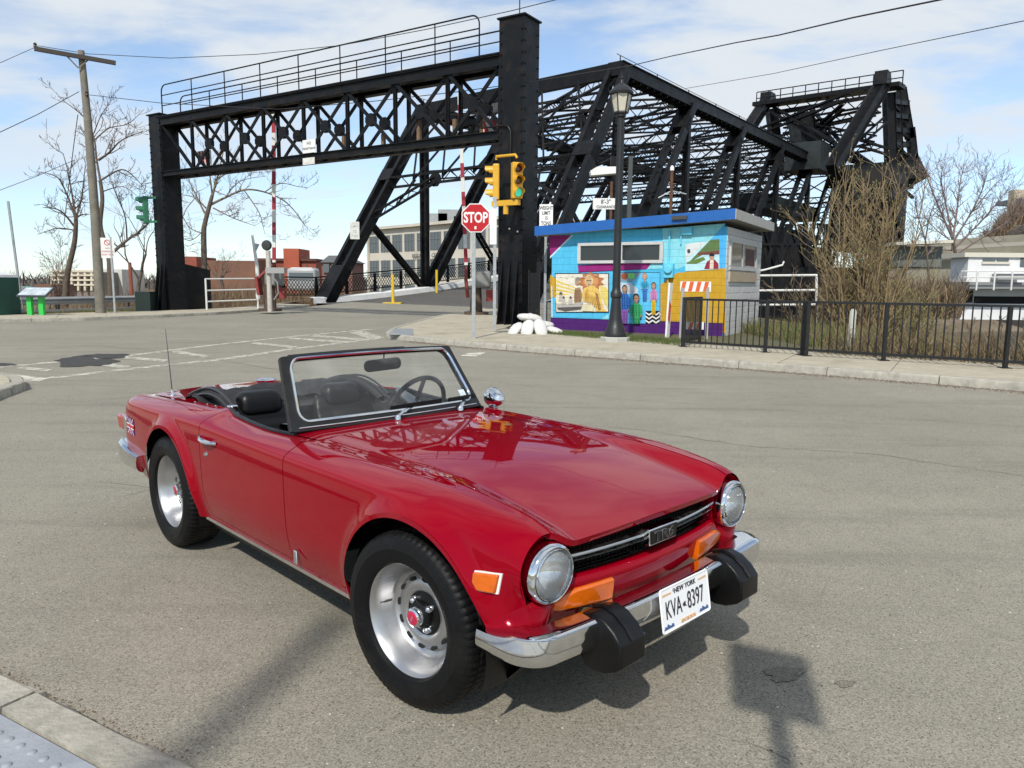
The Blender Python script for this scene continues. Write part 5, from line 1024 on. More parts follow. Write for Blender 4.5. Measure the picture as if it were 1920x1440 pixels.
def skin(name, P, mtl, parent, flip, depth=.014, edges='udlr', thick=True, **kw):
    """grid panel with its borders turned in so that shut lines have depth"""
    P = [[Vector(q) for q in r] for r in P]; a, b = len(P), len(P[0]); mb = MB(); mb.grid(P)
    def nrm(i, j):
        i0, i1 = max(i-1, 0), min(i+1, a-1); j0, j1 = max(j-1, 0), min(j+1, b-1)
        n = (P[i1][j]-P[i0][j]).cross(P[i][j1]-P[i][j0])
        if n.length < 1e-9: n = Vector((0, 0, 1))
        return n.normalized()*flip
    rim = []
    if 'l' in edges: rim.append([(0, j) for j in range(b)])
    if 'r' in edges: rim.append([(a-1, j) for j in range(b)])
    if 'u' in edges: rim.append([(i, 0) for i in range(a)])
    if 'd' in edges: rim.append([(i, b-1) for i in range(a)])
    for r in rim:
        top = [P[i][j] for i, j in r]; bot = [P[i][j]-nrm(i, j)*depth for i, j in r]; mb.grid([top, bot])
    return mb.build(name, mtl, parent, smooth=42, **kw)
def spaced(a, b, n, kinks=()):
    xs = set(np.linspace(a, b, n))
    for cx, cz, ra, rb, rz in ARCH:
        for t in np.linspace(0, math.pi, 41):
            x = cx+(rb if math.cos(t) > 0 else ra)*math.cos(t)
            if a < x < b: xs.add(x)
        for e in (cx-ra, cx+rb):
            for d in (-.04, -.02, -.008, -.002, .0006, .002, .006, .014, .026):
                if a < e+d < b: xs.add(e+d)
    xs = sorted(xs); out = [xs[0]]
    for x in xs[1:]:
        if x-out[-1] > .0004: out.append(x)
    return out
G = .0032
def on_body(x, z, s, h):
    cp = ctrl(x); lo, hi = 2., 6.
    for _ in range(22):
        m_ = (lo+hi)/2
        if sect(x, m_, cp)[1] > z: lo = m_
        else: hi = m_
    return (x, s*(sect(x, lo, cp)[0]+flare(x, z)+h), z)
def xgf(v): return 1.388-.085*smooth01(1-v/2.2)          # door front shut line
def xgr(v): return .502+.03*smooth01((v-4.6)/1.4)-.012*smooth01((2.2-v)/2)   # door rear shut line
VD = 54
for s in (-1, 1):
    # front wing
    xs = spaced(1.388+G, 2.752, 70); P = []
    for k, x in enumerate(xs):
        cp = ctrl(x); ve = vbot(x, zbot(x), cp) if zbot(x) > cp[6][1]+1e-4 else 6.
        row = []
        for j in range(VD+1):
            v = min(6.*j/VD, ve); xx = x
            if j == VD: v = ve
            if x < 1.6: xx = x+(xgf(v)-1.388)*(1-smooth01((x-1.388)/.212)); row.append(body(xx, v, s))
            else: row.append(body(x, v, s, cp))
        P.append(row)
    wing = skin('front_wing', P, PAINT, CAR, s, edges='lud', depth=.018)
    # door
    P = []
    for i in range(37):
        u = i/36; row = []
        for j in range(VD+1):
            v = 5.78*j/VD; x = xgr(v)+G+(xgf(v)-xgr(v)-2*G)*u; row.append(body(x, v, s))
        P.append(row)
    door = skin('door', P, PAINT, CAR, s)
    # sill strip under the door
    P = [[body(x, v, s) for v in (5.80, 5.86, 5.93, 6.0)] for x in np.linspace(.41, 1.87, 30)]
    sill = skin('sill', P, PAINT, CAR, s, edges='d', depth=.03)
    MB().beam((.40, s*.689, .264), (1.86, s*.689, .264), .012, .016).build('sill_trim', CHROME, sill)
    MB().beam((.40, s*.62, .225), (1.84, s*.62, .225), .05, .05).build('chassis_rail', BLK, CAR)
    # rear wing
    xs = [x for x in spaced(-.855, .502-G, 50)]; P = []
    for x in xs:
        cp = ctrl(x); ve = vbot(x, zbot(x), cp) if zbot(x) > cp[6][1]+1e-4 else 6.
        row = []
        for j in range(VD+1):
            v = min(6.*j/VD, ve); xx = x+(xgr(v)-.502)*smooth01((x-.32)/.18) if x > .32 else x
            row.append(body(xx, v, s))
        P.append(row)
    rw = skin('rear_wing', P, PAINT, CAR, s, edges='rud', depth=.018)
    # wheel-well liners (dark)
    for cx, cz, ra, rb, rz in ARCH:
        P = []
        for t in np.linspace(-.35, math.pi+.35, 26):
            r = (rb if math.cos(t) > 0 else ra)-.012
            P.append([(cx+r*math.cos(t), s*y, max(cz+(rz-.012)*math.sin(t), .2)) for y in (.715, .60, .42)])
        MB().grid(P).build('wheel_well', BLK, CAR)
    # details: handle, lock, badge, side marker
    hm = MB(); hp = [(x, s*(.740+.028*math.sin(math.pi*t)**.5), .715-.004*t) for t, x in [(i/10, .525+.19*i/10) for i in range(11)]]
    hm.tube(hp, [.008+.004*math.sin(math.pi*i/10) for i in range(11)], 8)
    hm.box((.535, s*.745, .716), (.03, .018, .026)); hm.box((.70, s*.743, .712), (.026, .014, .02)); hm.build('door_handle', CHROME, door)
    MB().lathe([(0, .012), (.009, .011), (.012, .004), (.013, 0)], 16, (.585, s*.738, .638), 'y', Matrix.Diagonal((1, s, 1))).build('door_lock', CHROME, door)
    mb = MB(); mb.box((1.455, s*.727, .335), (.026, .008, .06)); bevel(mb.build('wing_badge', CHROME, wing), .004)
    # amber side marker, trapezoid with pale gasket
    fr = lambda u, v, h: on_body(2.648+u, .580+v, s, h)
    poly = [(-.044, .024), (.040, .031), (.027, -.032), (-.022, -.028), (-.040, -.004)]
    mb = MB(); mb.prism([(u*1.10+.002, v*1.11) for u, v in poly], -.012, .005, fr); mk = mb.build('side_marker_gasket', WHITE, wing)
    mb = MB(); mb.prism(poly, .003, .016, fr); bevel(mb.build('side_marker_lens', AMBER, wing), .004)

# bonnet: raised edge flanges, flat slightly crowned centre
def zhood(x, y):
    gz = ctrl(x)[0][1]; e = .538
    hc = HZ(x); t = abs(y)/e
    flat = hc-.016*t*t
    k = smooth01((t-.80)/.19)
    return flat+(gz-.001-flat)*k
HZ = interp([1.20, 1.35, 1.6, 1.9, 2.2, 2.45, 2.62, 2.72, 2.79], [.822, .822, .820, .812, .791, .757, .727, .706, .686])
def hedge(x): return ctrl(x)[0][0]
P = []
for i in range(60):
    u = i/59; row = []
    for j in range(49):
        t = -1+2*j/48; xf = 2.790-.028*abs(t)**2.5-.008*smooth01((abs(t)-.8)/.2)
        x0 = 1.375-.02*t*t; x = x0+(xf-x0)*(u**.85); e = hedge(x)-G-.0055
        y = e*t; row.append((x, y, zhood(x, y)))
    P.append(row)
hood = skin('bonnet', P, PAINT, CAR, 1, depth=.022)
# bonnet crease where the flange meets the flat, front lip
# scuttle between bonnet and windscreen
P = []
for i in range(12):
    u = i/11; row = []
    for j in range(41):
        t = -1+2*j/40; x1 = 1.370-.02*t*t; x0 = 1.215-.055*t*t; x = x0+(x1-x0)*u
        e = .545+.02*(1-u); y = e*t
        row.append((x, y, .822-.016*t*t+(ctrl(x)[0][1]-.806)*smooth01((abs(t)-.8)/.2)))
    P.append(row)
skin('scuttle', P, PAINT, CAR, 1, edges='r')
for s in (-1, 1):   # small vertical inner filler below gap so no light leaks
    P = [[(x, s*(hedge(x)-.004), ctrl(x)[0][1]-.012), (x, s*(hedge(x)-.02), .5)] for x in np.linspace(1.2, 2.70, 30)]
    MB().grid(P).build('gap_filler', BLK, CAR)
# tail: boot lid, deck, rear panel
def ztail(x, y):
    e = ctrl(x)[0][0]; t = min(abs(y)/e, 1.0); return ctrl(x)[0][1]+.028*(1-t*t)*smooth01((x+.9)/.2)
P = [[(x, ctrl(x)[0][0]*t*.992, ztail(x, ctrl(x)[0][0]*t)) for t in np.linspace(-1, 1, 33)] for x in np.linspace(-.855, -.30, 20)]
boot = skin('boot_lid', P, PAINT, CAR, 1)
P = [[(x, ctrl(x)[0][0]*t*.996, ztail(x, ctrl(x)[0][0]*t)) for t in np.linspace(-1, 1, 33)] for x in np.linspace(-.292, -.10, 8)]
skin('rear_deck', P, PAINT, CAR, 1)
P = []
for t in np.linspace(-1, 1, 41):
    y = .655*t; k = abs(t)
    P.append([(-.850-.012*(1-k**4), .60*t, .752+.02*(1-t*t)), (-.868+.012*k**6, y, .70), (-.872+.02*k**6, y*1.005, .60), (-.866+.02*k**6, y, .45), (-.845+.02*k**6, y*.97, .36)])
skin('tail_panel', P, mat('satin_black_tail', (.02, .02, .021), .4), CAR, 1)
for s in (-1, 1):
    mb = MB(); mb.prism([(.52, .548), (.700, .548), (.708, .642), (.52, .642)], -.925, -.80, lambda u, v, h: (h+.09*max(0, u-.66), s*u, v))
    tl = mb.build('tail_lamp', REDLENS, CAR); bevel(tl, .014, 3)
    mb = MB(); mb.prism([(.515, .540), (.702, .540), (.711, .650), (.515, .650)], -.80, -.745, lambda u, v, h: (h, s*u, v)); bevel(mb.build('chrome_surround', CHROME, tl), .006)
# flag sticker on the rear wing
FLAGB, FLAGW, FLAGR = mat('flag_blue', (.02, .03, .22), .4), mat('flag_white', (.75, .74, .75), .4), mat('flag_red', (.45, .01, .03), .4)
def on_side(u, v, h, s=-1):
    x, z = -.625+u, .605+v; cp = ctrl(x); lo, hi = 2., 6.
    for _ in range(22):
        m = (lo+hi)/2
        if sect(x, m, cp)[1] > z: lo = m
        else: hi = m
    return (x, s*(sect(x, lo, cp)[0]+.0025+h), z)
mb = MB()
def strip(poly, h, mi): mb.mi = mi; mb.add([on_side(u, v, h) for u, v in poly], [tuple(range(len(poly)))])
hw, hh = .078, .050
for i in range(4):
    a, b = -hw+i*hw/2, -hw+(i+1)*hw/2; strip([(a, -hh), (b, -hh), (b, hh), (a, hh)], 0, 0)
for sgn in (1, -1): strip([(-hw, -hh*sgn), (-hw+.02, -hh*sgn), (hw, hh*sgn), (hw-.02, hh*sgn)], .0008, 1)
for sgn in (1, -1): strip([(-hw, -hh*sgn), (-hw+.008, -hh*sgn), (hw, hh*sgn), (hw-.008, hh*sgn)], .0012, 2)
strip([(-hw, -.016), (hw, -.016), (hw, .016), (-hw, .016)], .0016, 1); strip([(-.016, -hh), (.016, -hh), (.016, hh), (-.016, hh)], .0016, 1)
strip([(-hw, -.009), (hw, -.009), (hw, .009), (-hw, .009)], .0022, 2); strip([(-.009, -hh), (.009, -hh), (.009, hh), (-.009, hh)], .0022, 2)
mb.build('flag_sticker', [FLAGB, FLAGW, FLAGR], CAR, smooth=0, fixn=False)

# nose: lower panel, grille, headlamps
def xnose(y, z): return 2.800-.052*(abs(y)/.45)**2.2*(.8 if abs(y) < .45 else .8)-.16*max(0, abs(y)-.50)
P = []
for t in np.linspace(-1, 1, 65):
    y = .50*t; x = xnose(y, .5); k = abs(t)
    top = .548-.008*(1-t*t) if k < .86 else .548-.035*smooth01((k-.86)/.14)
    P.append([(x-.05, y, top+.004), (x-.022, y, top+.003), (x-.008, y, top-.001), (x, y, top-.010), (x+.002, y, top-.024), (x-.003, y, top-.04), (x-.012, y, (top+.40)/2-.02), (x-.035, y, .40), (x-.065, y, .34), (x-.09, y, .31)])
nose = skin('nose_panel', P, PAINT, CAR, 1, edges='')
for s in (-1, 1):
    E0 = [Vector(p) for p in (P[-1] if s > 0 else P[0])]; cpf = ctrl(2.752); Q = []
    for i, p in enumerate(E0):
        lo, hi = 2., 6.
        for _ in range(24):
            m_ = (lo+hi)/2
            if sect(2.752, m_, cpf)[1] > max(p.z, .361): lo = m_
            else: hi = m_
        y_, z_ = sect(2.752, lo, cpf); e = Vector((2.752, s*y_, min(z_, p.z))); row = []
        for k in np.linspace(0, 1, 12):
            q = p.lerp(e, k); q.x = p.x+(e.x-p.x)*smooth01(k)+.020*math.sin(math.pi*k)*(1 if i > 2 else 0)-.035*max(0, (k-.8)/.2)**2*0; row.append(q)
        Q.append(row)
    skin('nose_corner', Q, PAINT, CAR, 1, edges='')
MB().grid([[(2.72, .62*t, .30), (2.62, .60*t, .20), (2.3, .55*t, .18)] for t in np.linspace(-1, 1, 9)]).build('under_valance', BLK, CAR)
# grille: dark mesh of bars behind a chrome centre bar and lower trim
gr = MB()
gr.box((2.66, 0, .60), (.012, .94, .15)); grille = gr.build('grille', mat('grille_black', (.008, .008, .008), .5), CAR)
mb = MB()
for z in np.arange(.556, .664, .0135):
    mb.tube([(xnose(y, z)-.055, y, z) for y in np.linspace(-.45, .45, 25)], .0022, 4)
for y in np.arange(-.44, .441, .02): mb.beam((xnose(y, .6)-.058, y, .55), (xnose(y, .6)-.058, y, .664), .003, .006, up=(1, 0, 0))
mb.build('grille_bars', BLKGLOSS, grille)
def bar(z0, z1, dx, th, name, mtl):
    P = []
    for y in np.linspace(-.447, .447, 31):
        x = xnose(y, .6)-dx; P.append([(x-th, y, z1), (x, y, z1-.003), (x+.002, y, (z0+z1)/2), (x, y, z0+.003), (x-th, y, z0), (x-th, y, z1)])
    return MB().grid(P).build(name, mtl, grille)
bar(.612, .628, .012, .02, 'grille_centre_bar', mat('brushed_bar', (.5, .5, .48), .28, 1., var=.1, vscale=20)); bar(.600, .607, .008, .02, 'grille_bar_edge', CHROME)
bar(.553, .558, .024, .012, 'grille_lower_trim', CHROME)
mb = MB(); mb.prism([(-.082, -.026), (.082, -.026), (.087, .034), (-.087, .034)], -.03, .012, lambda u, v, h: (2.800+h, u, .608+v)); bg_ = mb.build('nose_badge', CHROME, grille); bevel(bg_, .003)
mb = MB(); mb.prism([(-.076, -.020), (.076, -.020), (.081, .028), (-.081, .028)], .0, .0155, lambda u, v, h: (2.800+h, u, .608+v)); mb.build('badge_face', BLKGLOSS, grille)
text('TR6', .058, mat('badge_letter_outline', (.22, .22, .23), .3, .6), grille, frame((2.8170, 0, .611), (0, 1, 0), (0, 0, 1)), extrude=.0012, font_scale=(1.25, .9), bold=.0012)
text('TR6', .058, BLKGLOSS, grille, frame((2.8185, 0, .611), (0, 1, 0), (0, 0, 1)), extrude=.0012, font_scale=(1.25, .9), bold=-.0012)
for s in (-1, 1):
    c = (2.745, s*.553, .600)
    mb = MB(); mb.lathe([(.128, -.045), (.120, -.03), (.118, .0), (.116, .004), (.104, -.035), (.04, -.045), (0, -.045)], 48, c, 'x'); hb = mb.build('headlamp_bucket', PAINT, CAR)
    mb = MB(); mb.lathe([(r_*.875, h_) for r_, h_ in [(.1105, -.04), (.1125, .02), (.111, .032), (.107, .040), (.1015, .043), (.098, .040), (.0965, .030), (.101, .024), (.0985, .018), (.0955, .046-.004), (.0925, .047), (.090, .042), (.089, .03)]], 56, c, 'x'); mb.build('headlamp_ring', CHROME, hb)
    mb = MB(); mb.lathe([(.0788, .036), (.070, .044), (.052, .052), (.026, .057), (0, .0585)], 48, c, 'x'); mb.build('headlamp_lens', LENS, hb)
    mb = MB(); mb.lathe([(.0796, .034), (.066, .010), (.044, -.012), (.018, -.026), (0, -.028)], 40, c, 'x'); mb.build('headlamp_reflector', mat('reflector', (.86, .87, .88), .12, 1.), hb)
    # indicator: wrapped amber block on the nose panel
    y0, y1 = .268, .525; P = []
    mb = MB()
    for k, t in enumerate(np.linspace(0, 1, 14)):
        y = y0+(y1-y0)*t; x = xnose(y, .5)-.014; d = .030 if t < .85 else .030-.022*(t-.85)/.15
        zt = .516-.002*t; zb_ = .436+.016*t
        if t > .66: zt = zt-.035*((t-.66)/.34)
        P.append([(x-.03, s*y, zt), (x+d-.008, s*y, zt-.001), (x+d-.001, s*y, zt-.008), (x+d-.003, s*y, (zt+zb_)/2), (x+d-.008, s*y, zb_+.006), (x+d-.014, s*y, zb_), (x-.05, s*y, zb_)])
    mb.grid(P); mb.add(P[0], [tuple(range(7))]); mb.add(P[-1], [tuple(range(7))]); mb.build('indicator_lens', AMBER, CAR, smooth=30)
    mb = MB(); mb.box((2.74, s*.37, .415), (.06, .03, .04)); mb.build('bumper_bracket', mat('rusty_bracket', (.16, .10, .05), .8, var=.4, vscale=40), CAR)
# front bumper: swept channel that wraps round the corners
def bump_path(n, xm, yt, xe, zc, curve=.06):
    pts = []
    for t in np.linspace(-1, 1, n):
        k = abs(t); y = yt*math.copysign(min(1, k/.84)**1.0 if k < .84 else 1, t)
        pts.append((t, k, y))
    return pts
def bumper(name, xm, sgn, zc, h, ycor, xend):
    P = []
    for t in np.linspace(-1, 1, 81):
        k = abs(t); sg = math.copysign(1, t)
        # plan curve: gentle bow, then quarter ellipse into the side
        if k < .62: y = k/.62*(ycor-.13); x = xm-.030*(y/(ycor-.13))**2; nx, ny = 1, .1
        else:
            a = (k-.62)/.38*math.pi/2; r1 = .13
            x0 = xm-.030; y = ycor-.13+r1*math.sin(a); x = xend+(x0-xend)*math.cos(a)**.75 if a < math.pi/2-1e-6 else xend
            nx, ny = math.cos(a), math.sin(a)
        n = Vector((nx*sgn, ny*sg, 0)).normalized(); c = Vector((x*1.0, y*sg, zc)); taper = 1-.25*smooth01((k-.85)/.15)
        pr = [(-.088, .47), (-.040, .505), (-.012, .49), (-.001, .43), (.004, .10), (.003, -.16), (-.006, -.36), (-.022, -.48), (-.034, -.50)]
        row = [c+n*(d)+Vector((0, 0, z*h*taper)) for d, z in pr]
        P.append(row)
    mb = MB(); mb.grid(P); inner = [[p - Vector((0, 0, 0)) for p in (r[-1], r[0])] for r in P]; mb.grid(inner)
    mb.add(P[0], [tuple(range(9))]); mb.add(P[-1], [tuple(range(9))])
    return mb.build(name, CHROME, CAR, smooth=40)
fb = bumper('front_bumper', 2.892, 1, .392, .105, .735, 2.625)
rb = bumper('rear_bumper', -1.000, -1, .398, .140, .752, -.44)
for s in (-1, 1):   # rubber overriders
    prof = [(2.800, .300), (2.790, .38), (2.800, .445), (2.845, .460), (2.895, .448), (2.935, .420), (2.965, .385), (2.968, .312), (2.945, .290), (2.90, .268), (2.85, .262), (2.815, .272)]
    mb = MB(); k = len(prof)
    def rng_(w_, sh): return [(x*sh+(1-sh)*2.88, s*.372+w_, z*sh+(1-sh)*.36) for x, z in prof]
    rings = [rng_(-.066, .90), rng_(-.062, .985), rng_(-.052, 1.0), rng_(.052, 1.0), rng_(.062, .985), rng_(.066, .90)]
    for a, b in zip(rings, rings[1:]):
        mb.grid([a+[a[0]], b+[b[0]]])
    mb.add(rings[0], [tuple(range(k))]); mb.add(rings[-1], [tuple(range(k))])
    ov = mb.build('bumper_overrider', BLK, CAR, smooth=28); bevel(ov, .006, 2, 30)
    # raised ridge along the top
    MB().tube([(x, s*.372-s*.0, z+.002) for x, z in prof[2:7]], .010, 6).build('overrider_ridge', BLK, ov)
# number plate, tilted slightly, with rounded corners
PM = frame((2.915, .0, .390), (0, 1, 0), (-.16, 0, 1))
fp = lambda u, v, h: PM @ Vector((u, v, h))
mb = MB(); mb.prism(rrect(.305, .155, .012), -.001, .001, fp); plate = mb.build('number_plate', mat('plate_white', (.78, .79, .80), .4), CAR, smooth=0)
mb = MB(); o1, o2 = rrect(.303, .153, .011), rrect(.290, .140, .008); mb.grid([[fp(u, v, .001) for u, v in o1+o1[:1]], [fp(u, v, .0035) for u, v in [(a*.985, b*.975) for a, b in o1+o1[:1]]], [fp(u, v, .0015) for u, v in o2+o2[:1]]]); mb.build('plate_rim', mat('plate_rim_white', (.8, .8, .8), .35), plate)
INK = mat('plate_ink', (.02, .022, .03), .5); ORN = mat('plate_gold', (.65, .38, .18), .5); BLUE = mat('plate_blue', (.05, .10, .25), .5)
text('KVA', .092, INK, plate, PM @ Matrix.Translation((-.078, -.004, .0025)), font_scale=(.56, .96), bold=-.0004)
text('8397', .092, INK, plate, PM @ Matrix.Translation((.060, -.004, .0025)), font_scale=(.58, .96), bold=-.0004)
mb = MB(); mb.add([fp(u*.7-.011, v*.7-.008, .0025) for u, v in ((-.018, .004), (-.004, .012), (.010, .015), (.009, -.004), (.020, -.014), (.004, -.010), (-.010, -.010))], [tuple(range(7))]); mb.build('state_outline', INK, plate, smooth=0)
text('NEW YORK', .030, INK, plate, PM @ Matrix.Translation((.0, .054, .0025)), font_scale=(.86, .85))
text('EXCELSIOR', .018, ORN, plate, PM @ Matrix.Translation((.005, -.061, .0025)), font_scale=(1.0, .9), bold=.0006)
for sg in (-1, 1):
    mb = MB(); mb.add([fp(u, v, .0024) for u, v in ((sg*.085, .050), (sg*.138, .050), (sg*.138, .057), (sg*.085, .055))], [(0, 1, 2, 3)]); mb.build('gold_band', ORN, plate, smooth=0)
for bx in (-.115, .105):
    pts = [(-.03, -.008), (.032, -.008), (.030, .002), (.020, .006), (.014, -.001), (.004, .003), (-.006, .010), (-.012, .001), (-.022, .004)]
    mb = MB(); mb.add([fp(bx+u, -.056+v, .0024) for u, v in pts], [tuple(range(len(pts)))]); mb.build('landscape_print', BLUE, plate, smooth=0)
MB().lathe([(0, .006), (.005, .005), (.006, .001)], 10, (0, 0, 0), 'z', PM.to_3x3()).build('plate_screw', CHROME, plate).location = PM @ Vector((-.072, .060, 0))

# ------------------------------------------------------------------ wheels
def make_wheel():
    # wheel turns about local Y; outer face towards -Y
    mb = MB()   # rim: bright outer lip, deep dish, disc
    mb.lathe([(.186, .09), (.19, .085), (.186, .02), (.198, -.060), (.209, -.078), (.2085, -.083), (.203, -.085), (.197, -.080), (.190, -.066), (.178, -.045), (.168, .0), (.158, .012), (.146, .016), (.140, .012), (.134, .002), (.120, -.008), (.100, -.010), (.086, -.006), (.078, .002), (.0, .002)], 72, axis='y')
    wh = mb.build('wheel', SILVER, None, smooth=50)
    # tyre with ribs and blocks
    n = 216; prof = [(.188, .085, 0), (.205, .098, 0), (.235, .108, 0), (.268, .109, 0), (.292, .104, 0), (.304, .097, 1), (.311, .090, 2), (.3165, .080, 2), (.318, .066, 2), (.3185, .052, 2), (.311, .047, 0), (.311, .041, 0), (.319, .036, 3), (.3195, .012, 3), (.3195, -.012, 4), (.319, -.036, 4), (.311, -.041, 0), (.311, -.047, 0), (.3185, -.052, 2), (.318, -.066, 2), (.3165, -.080, 2), (.311, -.090, 2), (.304, -.097, 1), (.292, -.104, 0), (.268, -.109, 0), (.262, -.1115, 0), (.256, -.1095, 0), (.235, -.108, 0), (.2115, -.099, 0), (.2045, -.083, 0)]
    vs, fs = [], []; k = len(prof)
    for j in range(n):
        t = 2*math.pi*j/n
        for r, h, m in prof:
            g = 0
            if m == 2 and j % 3 == 0: g = .0045
            if m == 1 and j % 3 == 0: g = .004
            if m == 3 and (j+1) % 3 == 0: g = .005
            if m == 4 and j % 3 == 0: g = .005
            vs.append(((r-g)*math.cos(t), h, (r-g)*math.sin(t)))
    for j in range(n):
        for i in range(k-1): fs.append((j*k+i, j*k+i+1, ((j+1) % n)*k+i+1, ((j+1) % n)*k+i))
    mb = MB(); mb.add(vs, fs); mb.build('tyre', RUBBER, wh, smooth=25)
    mb = MB(); mb.lathe([(.080, .0), (.079, -.006), (.050, -.010), (.047, -.028), (.034, -.034), (0, -.034)], 40, axis='y'); mb.build('hub_black', BLKGLOSS, wh)
    for q in range(12):
        a = 2*math.pi*(q+.5)/12; c, s_ = math.cos(a), math.sin(a); P = []
        for i in range(12):
            b = 2*math.pi*i/12; rr, tt = .0075*math.cos(b), .0155*math.sin(b); r = .1275+rr
            P.append((r*c-tt*s_, -.0095+.0, r*s_+tt*c))
        mm = MB(); mm.add(P+[(p[0], .004, p[2]) for p in P], [tuple(range(12))]+[(i, (i+1) % 12, 12+(i+1) % 12, 12+i) for i in range(12)]); mm.build('vent_slot', mat('slot_dark', (.006, .006, .006), .9), wh, smooth=0)
    for q in range(4):
        a = 2*math.pi*(q+.5)/4+.2; c = (.058*math.cos(a), -.008, .058*math.sin(a))
        mb = MB(); mb.lathe([(.0135, 0), (.0135, -.016), (.011, -.022), (.006, -.027), (0, -.0285)], 12, c, 'y'); mb.build('lug_nut', CHROME, wh)
    mb = MB(); mb.lathe([(.034, -.02), (.036, -.045), (.034, -.058), (.027, -.062), (.0255, -.060)], 28, axis='y'); mb.build('hub_cap', CHROME, wh)
    mb = MB(); mb.lathe([(.0258, -.060), (.02, -.0625), (0, -.064)], 28, axis='y'); mb.build('hub_emblem', mat('emblem_red', (.45, .008, .05), .3, coat=.5), wh)
    text('TR6', .014, mat('emblem_letters', (.6, .6, .6), .3, .8), wh, frame((0, -.0645, 0), (0, 0, -1), (1, 0, 0)), extrude=.0004)
    mb = MB(); mb.tube([(-.176, -.050, -.06), (-.168, -.030, -.057), (-.160, -.006, -.054)], [.006, .006, .004], 8); mb.build('tyre_valve', mat('valve_rubber', (.05, .05, .05), .6), wh)
    return wh
W0 = make_wheel(); AZ = .3185
for i, (x, y, st, spin) in enumerate(((2.235, -.638, .103, .35), (2.235, .638, .103, 1.9), (0, -.632, 0, 2.6), (0, .632, 0, .9))):
    o = W0 if i == 0 else dup(W0)
    o.parent = CAR; o.location = (x, y, AZ)
    o.rotation_euler = Euler((0, spin, st if y < 0 else st+math.pi), 'XYZ')
    o['label'] = ''
for o in [q for q in CAR.children if q.name.startswith('wheel') and 'label' in q.keys()]: del o['label']

# ------------------------------------------------------------------ windscreen, cockpit
def ws(s, t, d=0.):       # s -1..1 across, t 0..1 up, d outwards
    b = Vector((1.232-.062*s*s, .586*s, .812-.006*s*s)); tp = Vector((.985-.030*s*s+.004, .522*s, 1.150-.012*s*s)); p = b.lerp(tp, t)
    n = Vector((.83, .13*s, .55)).normalized(); return p+n*d
def ring(w0, w1, b0, b1, r, n=8):   # rounded rect in s,t
    out = []
    for cs, ct, a0 in ((w1-r, b1-r*1.9, 0), (w0+r, b1-r*1.9, 90), (w0+r, b0+r*1.9, 180), (w1-r, b0+r*1.9, 270)):
        for i in range(n+1): a = R_(a0+90*i/n); out.append((cs+r*math.cos(a), ct+r*1.9*math.sin(a)))
    o2 = []
    for i, p in enumerate(out):
        q = out[(i+1) % len(out)]; m = max(1, int(math.hypot(q[0]-p[0], q[1]-p[1])/.08))
        for k in range(m): o2.append((p[0]+(q[0]-p[0])*k/m, p[1]+(q[1]-p[1])*k/m))
    return o2
WSF = mat('black_screen_frame', (.012, .0125, .013), .38, spec=.3, var=.2, vscale=20)
inn = ring(-.905, .905, .125, .945, .085)
out_ = []
for s_, t_ in inn:    # matching outer outline, square-shouldered
    k = max(abs(s_)/.905, abs((t_-.535)/.41)); ss, tt = s_/.905/k, (t_-.535)/.41/k
    out_.append((ss*1.0, .5+tt*.5))
def loop(L, d): return [ws(a, b, d) for a, b in L+L[:1]]
mb = MB(); mb.grid([loop(out_, -.016), loop(out_, .010), loop([(a*.992, .5+(b-.5)*.985) for a, b in out_], .014), loop([(a*1.02, .525+(b-.525)*1.03) for a, b in inn], .014), loop([(a*1.0, b) for a, b in inn], .004), loop(inn, -.016), loop(out_, -.016)])
wsf = mb.build('windscreen_frame', WSF, CAR, smooth=30)
mb = MB(); mb.tube(loop([(a*1.012, .525+(b-.525)*1.018) for a, b in inn], .0135)[:-1], .0078, 6, closed=True); mb.build('chrome_bead', CHROME, wsf)
mb = MB(); mb.tube([ws(-.93+.05*0+1.86*i/40, .045, .016) for i in range(41)], .004, 6); mb.build('lower_bead', CHROME, wsf)
mb = MB(); mb.tube([ws(-1+2*i/40, 1.0, -.002) for i in range(41)], .0035, 6); mb.build('top_bead', CHROME, wsf)
mb = MB(); mb.tube([ws(-.90+1.3*i/30, 1.02, -.016) for i in range(31)], .010, 8); mb.build('header_seal', VINYL, wsf)
P = [[ws(a, b, 0) for a in np.linspace(-.91, .91, 24)] for b in np.linspace(.11, .955, 12)]
MB().grid(P).build('windscreen_glass', WSGLASS, CAR)
mb = MB(); mb.add([ws(a, b, .002) for a, b in ((.80, .17), (.885, .17), (.885, .30), (.80, .30))], [(0, 1, 2, 3)]); mb.build('inspection_sticker', mat('sticker', (.62, .72, .74), .5, var=.3, vscale=60), wsf, smooth=0)
